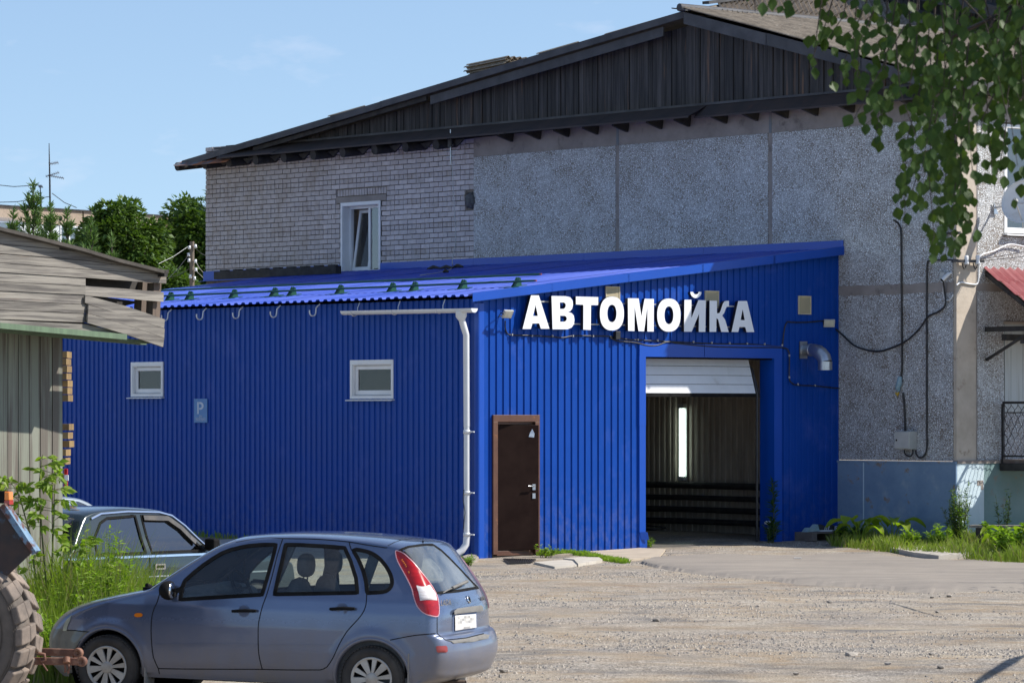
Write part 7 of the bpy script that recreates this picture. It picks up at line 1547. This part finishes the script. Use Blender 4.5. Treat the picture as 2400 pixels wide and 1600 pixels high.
# tall weeds between shed, saloon and estate car
def weedreg():
    y=ru(34.6,40.6); x=ru((60-CX)/F*y,(500-CX)/F*y); px=CX+x/y*F
    if px>330 and y<36.0: return None
    if y>38.5 and px>430: return None
    return V(x,y,gzn(x,y)-.02)
def wh(q):
    px=CX+q.x/q.y*F; return float(np.interp(px,[60,140,230,330,420,520],[1.05,1.15,1.12,.9,.66,.45]))*(.50 if q.y<36 else .72 if q.y<36.8 else 1)*ru(.55,1.0)
blades('tall_grass',weedreg,19000,1.25,.008,[GRASS,GRASSD],'tall sunlit grass and weeds between the old shed and the parked cars',lean=.45,dens=wh,seed=3)
def leafy(name,label,cat,base,h,nst,spread,ll,lw,mat,perst,group=None,droop=.35,seed=1,stemr=.006,top=True,mat2=None):
    random.seed(seed); t=thing(name,label,cat,base,group); ms=MB(); ml=MB()
    for s_ in range(nst):
        a=ru(0,6.28); b0=Vector(base)+V(math.cos(a),math.sin(a),0)*spread*ru(0,.5); hh=h*ru(.6,1.05); tp_=b0+V(math.cos(a)*spread*ru(.1,1)*.8,math.sin(a)*spread*ru(.1,1)*.8,hh); mid=b0.lerp(tp_,.5)+V(ru(-.03,.03),ru(-.03,.03),.02*hh); ms.tube([b0-UP*.03,mid,tp_],[stemr,stemr*.7,stemr*.3],5)
        for k in range(perst):
            u=ru(.12,1.0); q=b0.lerp(mid,u*2) if u<.5 else mid.lerp(tp_,u*2-1); d=rdir(); d.z=abs(d.z)*.4+ru(-droop,.3); sc_=(1.15-.5*u)*ru(.7,1.25); leaf_quad(ml,q,d,UP+rdir()*.5,ll*sc_,lw*sc_,.3,0 if (not mat2 or rnd()<.7) else 1)
    obj('stems',ms,STEM,t); obj('foliage',ml,[mat]+([mat2] if mat2 else []),t); return t
weedlabs=[('leafy weed with yellowish top leaves in the middle of the tall grass',228,1.38,36.9),('tall feathery weed growing before the saloon rear door',238,1.25,38.6),('leafy weed close to the shed corner',165,1.0,36.6),('feathery weed in front of the saloon front door',292,1.0,38.6),('small leafy weed above the estate car bonnet',405,.78,36.4),('dark leafy weed low at the tractor tyre',120,.8,35.0),('leafy weed low before the estate car nose',185,.75,35.4),('slender weed before the saloon rear wheel',320,.95,37.6),('bright leafy weed beside the tallest feathery weed',270,1.18,36.9),('leafy weed leaning over the estate car bonnet',345,.85,36.6),('broad bright weed between the tractor link and the estate car',150,.65,34.9)]
for i,(lb,px,h,y) in enumerate(weedlabs): leafy('weed_plant',lb,'weed',g0(px,y),h,9 if i else 8,.26,.115 if i in (0,2,5,6,8,9,10) else .055,.035 if i in (0,2,5,6,8,9,10) else .010,LEAFY if i==0 else LEAFW,60 if i in (0,2,5,6,8,9,10) else 150,'weeds in the tall grass',seed=20+i,mat2=LEAFW)
# ash-leaved maple sapling in front of the shed wall
def sapling():
    random.seed(77); b=g0(118,37.2); t=thing('maple_sapling','sapling with drooping bright green leaves against the shed wall','sapling',b); ms=MB(); k=0
    stems=[((118,1400),(98,1250),(92,1130),(100,1065)),((112,1400),(70,1250),(45,1160),(20,1120)),((122,1400),(125,1250),(128,1150),(132,1100)),((128,1400),(160,1320),(175,1290),(190,1262))]
    LV=[]
    for st in stems:
        P=[pp(x,y,37.2) for x,y in st]; P[0]=b+V(ru(-.05,.05),0,0); ms.tube(P,[.012,.009,.006,.003],6)
        for s_ in range(22):
            u=ru(.15,1)*(len(P)-1); i=min(int(u),len(P)-2); q=P[i].lerp(P[i+1],u-i); d=V(ru(-1,1),ru(-.6,.6),ru(-.1,.35)).normalized(); e=q+d*ru(.08,.2); ms.tube([q,e],.003,4)
            for j in range(5): dd=(d+V(ru(-1,1),ru(-.6,.6),ru(-1.1,.1))).normalized(); LV.append((q.lerp(e,ru(.5,1)),dd,ru(.075,.12)))
    obj('stems',ms,STEM,t); LV.sort(key=lambda l:-l[2])
    lm_=[]; 
    for _ in range(4):
        mb=MB(); w=ru(.38,.5); mb.add([V(0,0,0),V(w*.5,.3,.06),V(w*.36,.62,.05),V(0,1,-.06),V(-w*.36,.62,.05),V(-w*.5,.3,.06),V(0,.45,-.02)],[(6,0,1),(6,1,2),(6,2,3),(6,3,4),(6,4,5),(6,5,0)]); lm_.append(mesh_of(mb,V(0,0,0),LEAFY if _%2 else LEAFW,'leaf'))
    for i,(q,d,l) in enumerate(LV[:290]):
        n=(V(ru(-.4,.4),-.9,ru(.1,.9))).normalized(); x=d.cross(n).normalized(); n=x.cross(d).normalized(); o=bpy.data.objects.new('leaf',lm_[i%4]); COL.objects.link(o); o.parent=t; o.matrix_local=Matrix.Translation(q-WL[t.name])@(Matrix((x,d,n)).transposed().to_4x4())@Matrix.Scale(l,4)
    mb=MB()
    for (q,d,l) in LV[290:]: leaf_quad(mb,q,d,V(0,-1,.4)+rdir()*.3,l,l*.42)
    obj('small_leaves',mb,LEAFW,t,kind='stuff')
sapling()
# right hand verge
RV=[(1935,1262),(2010,1246),(2110,1240),(2220,1238),(2330,1236),(2420,1236),(2420,1325),(2330,1316),(2240,1306),(2130,1300),(2010,1287),(1950,1280)]
rv=polyreg(RV)
blades('verge_grass',rv,15000,.33,.008,[GRASS,GRASSD],'bright green grass verge along the foot of the concrete building',lean=.7,seed=5,dens=lambda q:.45+.8*max(0,noise.noise(V(q.x*1.3,q.y*.9,3))+.35))
for i,(px,py,h,n_,sp_,ll,lw,m_,lb) in enumerate([(2246,1283,1.02,34,.30,.085,.030,LEAFN,'tall dense nettle clump at the building corner'),(2355,1279,.95,7,.22,.08,.028,LEAFN,'dark nettle growing under the porch slab'),(2385,1303,.5,18,.45,.12,.09,LEAFW,'low creeping leafy plant around the bench'),(2130,1288,.30,8,.15,.11,.04,LEAFY,'yellow green broad weed in the middle of the verge'),(1985,1275,.3,9,.25,.13,.09,LEAFN,'dark broadleaf weed right of the pallet'),(2205,1288,.38,8,.18,.12,.04,LEAFW,'broad weed left of the nettle clump')]):
    leafy('verge_plant',lb,'weed',pix_ground(px,py),h,n_,sp_,ll,lw,m_,46,'plants along the concrete building',seed=40+i,mat2=LEAFW)
def burdock(px,py,lab,sd):
    random.seed(sd); b=pix_ground(px,py); t=thing('burdock',lab,'burdock',b,'burdock plants in the verge'); 
    for k in range(7):
        a=k*.9+ru(-.3,.3); l=ru(.24,.38); d=V(math.cos(a),math.sin(a)*.6,0); st=b+d*l*.6+UP*ru(.22,.42); mb=MB(); mb.tube([b,b.lerp(st,.6)+UP*.06,st],.008,5); w=l*.75; s_=d.cross(UP).normalized(); vs=[];fs=[]
        n=7
        for i in range(n+1):
            u=i/n; ww=w*math.sin(math.pi*min(1,u*.9+.1))**.7*.55; c=st+d*l*u+UP*(.06*math.sin(u*3)-.10*u*u)
            for v in (-1,-.5,0,.5,1): vs.append(c+s_*ww*v+UP*(.05*v*v+.012*math.sin(v*9+u*7)))
        fs=[(i*5+j,i*5+j+1,i*5+j+6,i*5+j+5) for i in range(n) for j in range(4)]; mb.add(vs,fs,0,True); obj('leaf',mb,[LEAFY,STEM],t)
burdock(2015,1279,'left burdock with big pale leaves in the verge',11); burdock(2092,1277,'right burdock with big leaves nearest the plinth middle',12); burdock(2365,1301,'burdock with broad leaves beside the bench',13)
# slim weed by the bay, weeds by wall feet
leafy('bay_weed','tall slim dark green weed at the right jamb of the garage bay','weed',pix_ground(1815,1270),1.02,1,.05,.17,.035,LEAFN,190,seed=61,stemr=.008,droop=.1)
leafy('bay_weed','bushy foot of weeds at the right jamb of the garage bay','weed',pix_ground(1806,1272),.32,8,.16,.08,.03,LEAFN,30,seed=62)
leafy('wall_weed','wiry green weed against the side wall behind the estate car roof','weed',pix_ground(935,1290),.42,5,.08,.07,.016,LEAFW,40,seed=63)
leafy('wall_weed','small green plant at the foot of the garage door jamb','weed',pix_ground(1473,1286),.17,6,.09,.07,.04,LEAFY,14,seed=64); leafy('wall_weed','small grassy plant just inside the garage bay edge','weed',pix_ground(1520,1284),.17,7,.09,.07,.02,LEAFW,16,seed=65)
leafy('wall_weed','leafy weed right of the brown door','weed',pix_ground(1278,1306),.2,9,.16,.07,.04,LEAFY,16,seed=66)
leafy('wall_weed','green weed at the foot of the downpipe','weed',pix_ground(1094,1325),.15,12,.14,.10,.014,LEAFW,20,seed=67)
def linereg(pts,w):
    P=[pix_ground(*p) for p in pts]
    def f():
        u=ru(0,len(P)-1.001); i=int(u); q=P[i].lerp(P[i+1],u-i)+V(ru(-w,w)*.6,ru(-w,w)*2,0); q.z=gzn(q.x,q.y); return q
    return f
blades('low_weeds',linereg([(1262,1300),(1330,1298),(1380,1302),(1420,1312),(1440,1316),(1468,1320)],.09),1500,.085,.011,[LEAFW,LEAFY],'low green weeds growing along the edge of the concrete slabs',lean=1.4,seed=8)
blades('wall_grass',lambda:(lambda t:V(*SD.p(t,0,ru(.02,.25)).xy,gzn(*SD.p(t,0,.1).xy)))(ru(2.2,9)),420,.13,.008,[GRASS,GRASSD],'sparse grass along the foot of the long blue side wall',lean=.7,seed=9)
# ================================================================ slabs, mat, curb, pallet, bench, shoes, rocks
def slab(name,pix,h,mat,label,cat,group=None,base_dz=0):
    P=[pix_ground(*p) for p in pix]; mb=MB(); n=len(P); b=[q-UP*.05 for q in P]; t=[q+UP*h for q in P]; mb.add(b+t,[tuple(range(n,2*n))]+[(i,(i+1)%n,n+(i+1)%n,n+i) for i in range(n)]); return obj(name,mb,mat,label=label,cat=cat,group=group,recalc=True)
slab('paving_slab',[(1252,1322),(1300,1332),(1352,1328),(1402,1318),(1385,1314),(1318,1316)],.03,SLAB,'cracked concrete slab nearest the door mat','paving slab','concrete slabs by the door')
slab('paving_slab',[(1320,1315),(1358,1311),(1404,1312),(1412,1317),(1355,1328),(1345,1318)],.045,SLAB,'concrete slab with a tilted corner right of the first slab','paving slab','concrete slabs by the door')
slab('concrete_threshold',[(1300,1302),(1380,1295),(1500,1287),(1560,1290),(1545,1308),(1470,1315),(1420,1308),(1370,1300)],.025,M('dusty_threshold_concrete',(.46,.39,.30),(.38,.32,.25),sc=3,rough=.95,bump=.004,bsc=40),'dusty concrete ledge running in front of the blue wall','concrete ledge')
slab('broken_slab',[(2085,1293),(2130,1285),(2200,1288),(2270,1290),(2330,1296),(2300,1306),(2200,1311),(2140,1303)],.07,SLAB,'broken concrete slab at the front edge of the right verge','concrete slab')
slab('splash_block',[(1083,1312),(1108,1303),(1122,1313),(1100,1322)],.06,CONC,'small concrete block under the downpipe outlet','concrete block')
slab('curb_ledge',[(515,1270),(700,1262),(700,1272),(520,1283)],.05,SLAB,'grey concrete curb at the foot of the long blue wall','curb')
mt=thing('door_mat','dark steel grating mat on the gravel before the brown door','door mat',pix_ground(1215,1313)); P=[pix_ground(1180,1309,.02),pix_ground(1255,1311,.02),pix_ground(1245,1318,.02),pix_ground(1195,1319,.02)]; mb=MB()
for i in range(15): a,b=P[0].lerp(P[1],i/14),P[3].lerp(P[2],i/14); mb.bar(a,b,.014,.02)
for i in range(6): a,b=P[0].lerp(P[3],i/5),P[1].lerp(P[2],i/5); mb.bar(a,b,.014,.02)
obj('grating',mb,STEELB,mt)
pb=pix_ground(1868,1266); pl_=thing('pallet','weathered wooden pallet on the gravel at the right end of the blue wall','pallet',pb); OLDP=M('pallet_wood',(.24,.20,.17),(.16,.13,.11),sc=3,rough=.9); 
pe=RD; pn=-LD; PB=Frame(V(pb.x,pb.y,pb.z),pe,pn)
for i in range(5): mb=MB(); mb.box(PB,0,1.1,.12,.142,-.38+i*.155,-.38+i*.155+.12); obj('deck_board',mb,OLDP,pl_); PBz=0
for i in (0,.5,1.0): mb=MB(); mb.box(PB,i,i+.10,.0,.12,-.38,.36); obj('block',mb,OLDP,pl_)
for o in pl_.children: pass
WL_=PB
for c in list(pl_.children):
    for v in c.data.vertices: v.co.z+=pb.z-0.0 if False else 0
def shoe(px,py,ang,lab,mat):
    b=PB.p(px,.142+.0,py); b.z=pb.z+.142; t=thing('shoe',lab,'shoe',b,'shoes on the pallet'); d=pe*math.cos(ang)+pn*math.sin(ang); s_=d.cross(UP)
    mb=MB(); secs=[(0,.035,.09,.0),(.05,.037,.10,0),(.12,.040,.075,0),(.19,.046,.055,0),(.25,.040,.045,0),(.28,.018,.03,0)]; vs=[]
    for x,w,h,_ in secs:
        for k in range(8): a=math.pi*k/7; vs.append(b+d*x+s_*w*math.cos(a)+UP*(.022+h*math.sin(a)**.7))
    mb.add(vs,[(i*8+k,i*8+k+1,(i+1)*8+k+1,(i+1)*8+k) for i in range(5) for k in range(7)]+[tuple(range(8)),tuple(range(40,48))],0,True); obj('upper',mb,mat,t,recalc=True)
    mb=MB(); P=[(x,w) for x,w,h,_ in secs]; mb.poly([b+d*x+s_*w*1.08 for x,w in P]+[b+d*x-s_*w*1.08 for x,w in reversed(P)],UP*.024); obj('sole',mb,WHITE,t)
    mb=MB()
    for k in range(3): x=.10+k*.035; mb.poly([b+d*x+s_*-.047*1+UP*.03,b+d*(x+.012)-s_*.047+UP*.03,b+d*(x+.04)-s_*.030+UP*.085,b+d*(x+.028)-s_*.030+UP*.085],-s_*.003)
    for k in range(3): x=.10+k*.035; mb.poly([b+d*x+s_*.047+UP*.03,b+d*(x+.012)+s_*.047+UP*.03,b+d*(x+.04)+s_*.030+UP*.085,b+d*(x+.028)+s_*.030+UP*.085],s_*.003)
    obj('side_stripes',mb,WHITE,t)
for c in list(pl_.children): pass
bs=M('black_shoe_leather',(.02,.02,.022),rough=.6)
shoe(.42,.05,.2,'left dark trainer on the pallet',bs); shoe(.62,.10,-.1,'right dark trainer with white stripes on the pallet',bs)
b=PB.p(.05,0,.05); b.z=pb.z+.142; mb=MB(); mb.poly([b,b+pe*.3+UP*.01,b+pe*.26+UP*.12,b+pe*.16+UP*.05,b+pe*.08+UP*.07],pn*.12); obj('crumpled_bag',mb,M('pale_teal_bag',(.25,.40,.42),(.4,.5,.5),sc=9,rough=.5),label='crumpled pale teal bag lying on the pallet beside the shoes',cat='bag')
bb=pix_ground(2290,1292); be=V(.95,-.30,0).normalized(); BF=Frame(V(bb.x,bb.y,0),be,V(-.30,-.95,0).normalized()); bz=bb.z
bn=thing('bench','low grey plank bench half hidden by leaves at the right edge','bench',bb); mb=MB(); mb.box(BF,-.1,1.9,bz+.38,bz+.42,-.15,.15); obj('seat',mb,OLDW,bn)
for x in (0,1.7): mb=MB(); mb.box(BF,x,x+.08,bz-.02,bz+.38,-.12,.12); obj('leg',mb,LOG,bn)
mb=MB(); q=pix_ground(1862,1308,.06); mb.hexa(q,V(.11,.01,0),V(0,.12,0),UP*.003); obj('paper_scrap',mb,WHITE,label='small white scrap of paper lying on the asphalt apron',cat='litter')
q=pix_ground(1800,1268); bmx=bmesh.new(); bmesh.ops.create_icosphere(bmx,subdivisions=2,radius=1); mb=MB(); mb.add([q+V(v.co.x*.065,v.co.y*.05,.30+v.co.z*.035*(1+.3*noise.noise(v.co*3))) for v in bmx.verts],[[w.index for w in f.verts] for f in bmx.faces],0,True); mb.tube([q,q+UP*.29],.004,4); obj('white_flower_head',mb,[PVC],label='pale fluffy seed head beside the slim weed at the bay',cat='flower'); bmx.free()
def rock_mesh(sd):
    random.seed(sd); bm_=bmesh.new(); bmesh.ops.create_icosphere(bm_,subdivisions=1,radius=1); 
    for v in bm_.verts: v.co*=ru(.65,1.15); v.co.z*=.62
    mb=MB(); mb.add([v.co.copy() for v in bm_.verts],[[w.index for w in f.verts] for f in bm_.faces]); bm_.free(); return mesh_of(mb,V(0,0,0),STONE,'stone')
RM=[rock_mesh(i) for i in range(6)]
big=[(1537,1456,.055,'largest pale stone in the middle of the yard'),(1775,1421,.035,'small stone right of the yard middle near the stony strip'),(2073,1377,.045,'dark stone on the edge of the asphalt apron'),(2225,1398,.05,'pale stone at the right end of the asphalt edge'),(2185,1399,.04,'brown stone just left of the pale stone by the asphalt edge'),(1996,1537,.07,'dark stone low in the right half of the yard'),(2205,1565,.05,'stone near the bottom right corner'),(1945,1413,.05,'flat dark stone left of the branch shadow'),(2184,1536,.04,'small dark stone above the bottom right ruts'),(2081,1558,.045,'small stone beside the dark ruts at bottom right'),(1866,1581,.04,'pale stone at the bottom edge right of centre'),(2198,1434,.04,'single dark stone just below the branch shadow'),(1182,1575,.06,'flat grey stone behind the estate car bumper')]
for i,(px,py,s_,lb) in enumerate(big):
    o=bpy.data.objects.new('stone',RM[i%6]); COL.objects.link(o); q=pix_ground(px,py); o.location=q+UP*s_*.3; o.scale=(s_,s_*.9,s_*.8); o.rotation_euler=(0,0,i*1.3); tag(o,lb,'stone','loose stones on the yard')
# gravel: small real stones over the visible yard
random.seed(99); mb=MB(); GRV=[M('gravel_pale',(.48,.42,.34),(.38,.33,.28),sc=3,rough=.95),M('gravel_grey',(.24,.225,.21),(.17,.16,.15),sc=3,rough=.95)]
oct_f=[(0,2,4),(2,1,4),(1,3,4),(3,0,4)]
cnt=0
while cnt<32000:
    y=35+ (63-35)*rnd()**1.25; x=ru((1000-CX)/F*y if y<56 else (1120-CX)/F*y,(2430-CX)/F*y)
    dn_=noise.noise(V(x*.22,y*.5,9))+.5*noise.noise(V(x*.8,y*1.6,2))
    if rnd()>.30+dn_*1.6: continue
    if (V(x,y,0)-CORNER).dot(LD)>-.05 and y>56: continue
    cnt+=1; r=.006+.020*rnd()**3.8; z=gzn(x,y); a=ru(0,6.28); c,s_=math.cos(a)*r,math.sin(a)*r; k=ru(.6,1.2)
    mb.add([V(x+c,y+s_,z-r*.2),V(x-c,y-s_,z-r*.2),V(x-s_*k,y+c*k,z-r*.2),V(x+s_*k,y-c*k,z-r*.2),V(x+r*ru(-.3,.3),y,z+r*ru(.5,.9))],oct_f,0 if rnd()<.55 else 1)
obj('gravel',mb,GRV,label='loose gravel scattered over the dusty yard',cat='gravel',kind='stuff')
# ================================================================ birch at the upper right
random.seed(5); BY=16.6
bt=thing('birch_tree','overhanging birch with dark heart-shaped leaves across the upper right corner','birch tree',V(3.6,17.2,gz(3.6,17.2)))
mb=MB(); b=WL[bt.name]; mb.tube([b,b+V(.1,0,2.5),b+V(0,-.1,5),b+V(-.1,0,7.5)],[.17,.14,.10,.05],12); obj('trunk',mb,M('white_birch_bark',(.55,.53,.5),(.08,.07,.06),sc=4,stretch=(1,1,5),rough=.8,lo=.55,hi=.62),bt)
ms=MB(); LV=[]
def P_(x,y,dy=0): return pixY(x,y,BY+dy)
# main limbs reaching in from the right, with hanging twigs: (start, end) in the picture plane of the tree, depth offset
limbs=[[(2480,-180),(2330,-60),(2150,-50),(1960,-40),(1790,-30)],[(2500,-60),(2400,0),(2290,60),(2180,110)],[(2520,120),(2440,150),(2380,190)],[(2500,-250),(2250,-160),(2000,-120),(1850,-90)]]
for k,l in enumerate(limbs): ms.tube([b+V(-.05,0,5.2+k*.5)]+[P_(x,y,ru(-.4,.5)) for x,y in l],([.05,.02,.014,.010,.007,.004])[:len(l)+1],6)
twigs=[]
def twig(x0,y0,x1,y1,dens,dy=None,w=26):
    dy=ru(-1.0,1.2) if dy is None else dy; a,c=P_(x0,y0,dy),P_(x1,y1,dy); m=a.lerp(c,.5)+V(ru(-.05,.05),0,ru(-.02,.02)); ms.tube([a,m,c],[.0035,.0025,.0012],5,mi=0)
    n=int(dens*(c-a).length*15)
    for i in range(n):
        u=rnd(); q=(a.lerp(m,u*2) if u<.5 else m.lerp(c,u*2-1))+V(ru(-w,w)/F*BY*1.0,ru(-.15,.15),ru(-w,w)/F*BY*.8); LV.append(q)
        if rnd()<.3: e=(a.lerp(m,u*2) if u<.5 else m.lerp(c,u*2-1)); ms.tube([e,q],.0012,4)
# dense mass at the top right and strands hanging to the outline of the photograph
for (x0,y0,x1,y1,d) in [(1800,-40,1770,30,1.0),(1860,-40,1850,25,1),(1930,-30,1905,150,1.2),(1960,-30,1895,160,1.0),(1990,-30,1925,115,1.3),(2010,-20,1960,190,1.4),(2040,-20,2000,150,1.4),(2080,0,2050,335,1.6),(2060,0,2010,205,1.3),(2100,0,2065,300,1.7),(2120,60,1990,300,1.0),(2130,0,2090,240,1.7),(2150,0,2130,210,1.6),(2180,0,2160,180,1.5),(2170,150,2120,520,1.7),(2200,100,2160,400,1.7),(2210,200,2190,560,2.0),(2230,200,2215,600,2.0),(2250,150,2220,540,2.0),(2215,350,2235,590,1.6),(2240,300,2280,560,1.5),(2270,100,2250,470,1.6),(2300,80,2280,420,1.4),(2330,60,2325,400,1.4),(2350,100,2345,330,1.3),(2390,60,2385,390,1.5),(2420,0,2410,330,1.5),(2440,0,2400,470,1.2),(2260,-20,2270,150,1.6),(2300,-30,2310,200,1.5),(2350,-30,2350,220,1.7),(2390,-30,2395,240,1.7),(2210,-30,2215,190,1.4),(2130,350,2130,470,1.0),(2240,-20,2330,130,1.2),(2330,220,2300,330,1.2),(2360,280,2330,440,.9),(2100,100,2150,330,1.4),(2180,120,2200,330,1.5)]:
    twig(x0,y0,x1,y1,d*(2.25 if x0>2150 else 1.9))
for _ in range(20):
    x=ru(2180,2450); twig(x,ru(-60,60),x+ru(-30,30),ru(80,300),2.6)
obj('twigs',ms,M('dark_twig',(.035,.025,.02),rough=.8),bt)
lb=birch_leaf_mesh(); lmesh=mesh_of(lb,V(0,0,0),LEAFD,'leaf')
def lmat(q,l,sd=None):
    d=V(ru(-.6,.6),ru(-.4,.4),-1).normalized(); n=V(ru(-.9,.9),-1,ru(-.3,.7)).normalized(); x=d.cross(n).normalized(); n=x.cross(d); return Matrix.Translation(q)@(Matrix((x,d,n)).transposed().to_4x4())@Matrix.Scale(l,4)
random.shuffle(LV); LL=[(q,ru(.040,.066)) for q in LV]; LL.sort(key=lambda e:-e[1]/e[0].y)
for q,l in LL[:300]:
    o=bpy.data.objects.new('leaf',lmesh); COL.objects.link(o); o.parent=bt; o.matrix_local=lmat(q-WL[bt.name],l)
mb=MB()
for q,l in LL[300:]:
    m_=lmat(q,l); mb.add([m_@v for v in lb.v],lb.f)
obj('leaves',mb,LEAFD,bt,kind='stuff')
# the crown beyond the frame, which keeps these leaves in shade
mb=MB(); n=0
while n<9000:
    d=rdir(); q=V(3.3,16.8,5.3)+V(d.x*2.5,d.y*2.2,d.z*2.1)*(rnd()**.4); px=CX+q.x/q.y*F; py=HY-(q.z-2.2)/q.y*F
    n+=1
    if px<2440 and py>-60: continue
    leaf_quad(mb,q,V(ru(-.6,.6),ru(-.6,.6),-1),rdir(),.075,.055)
obj('crown',mb,LEAFD,bt,kind='stuff')
# a second tree standing right of the frame: its branch shadows reach the yard
st_=thing('roadside_tree','leafy tree just outside the right edge throwing branch shadows on the yard','tree',V(14.0,50,gz(14.0,50)))
b=WL[st_.name]; mb=MB(); mb.tube([b,b+V(0,0,3),b+V(0,.2,6)],[.16,.13,.07],10)
for (y,z,x) in ((50.3,3.2,-3.4),(49.0,3.9,-2.2),(56.6,2.6,-3.6),(58,3.0,-3.0)): mb.tube([b+V(0,0,2.6),V(b.x-.7+x*.5,(b.y+y)/2,z*.95),V(b.x-1.4+x,y,z)],[.07,.05,.02],6)
ge=lambda px,py,h:(lambda q:q+V(h/math.tan(SEL)*SUN.x,0,h))(pix_ground(px,py))
LT=[ge(2395,1418,2.6),ge(2300,1414,2.6),ge(2200,1413,2.6),ge(2090,1411,2.6)]; mb.tube([b+V(0,0,2.8)]+LT,[.06,.045,.035,.025,.008],6); mb.tube([ge(2085,1411,2.6),ge(2130,1424,2.6),ge(2220,1450,2.6)],[.01,.02,.008],5)
obj('trunk',mb,BARK,st_); mb=MB()
for _ in range(3500):
    d=rdir(); q=b+V(.5,0,5)+V(d.x*2.2,d.y*3,d.z*1.7)*rnd()**.4; leaf_quad(mb,q,rdir(),UP+rdir(),.12,.08)
for (y,z,x) in ((56.6,2.6,-3.6),(58,3.0,-3.0),(57.4,2.7,-3.2),(49.4,3.4,-2.6)):
    for _ in range(40): q=V(b.x-1.4+x+ru(-.5,.9),y+ru(-.25,.25),z+ru(-.12,.12)); leaf_quad(mb,q,rdir(),UP+rdir(),.09,.06)
obj('crown',mb,LEAFT,st_)

for _ in range(130):
    q=random.choice(LT[1:]+[ge(2200,1448,2.6)])+V(ru(-.25,.25),ru(-.12,.12),ru(-.06,.06)); pass
bare=thing('bare_tree','bare forked tree just outside the lower right edge of the view','tree',V(10.2,37.0,gz(10.2,37.0))); b=WL[bare.name]; mb=MB(); mb.tube([b,b+V(-.3,0,2.2),b+V(-.5,.1,4.2)],[.15,.11,.05],9)
mb.tube([b+V(-.25,0,2.0),ge(2420,1525,3.0),ge(2370,1548,3.0),ge(2320,1578,3.0),ge(2270,1612,3.0)],[.10,.06,.055,.045,.02],8); obj('trunk',mb,BARK,bare)
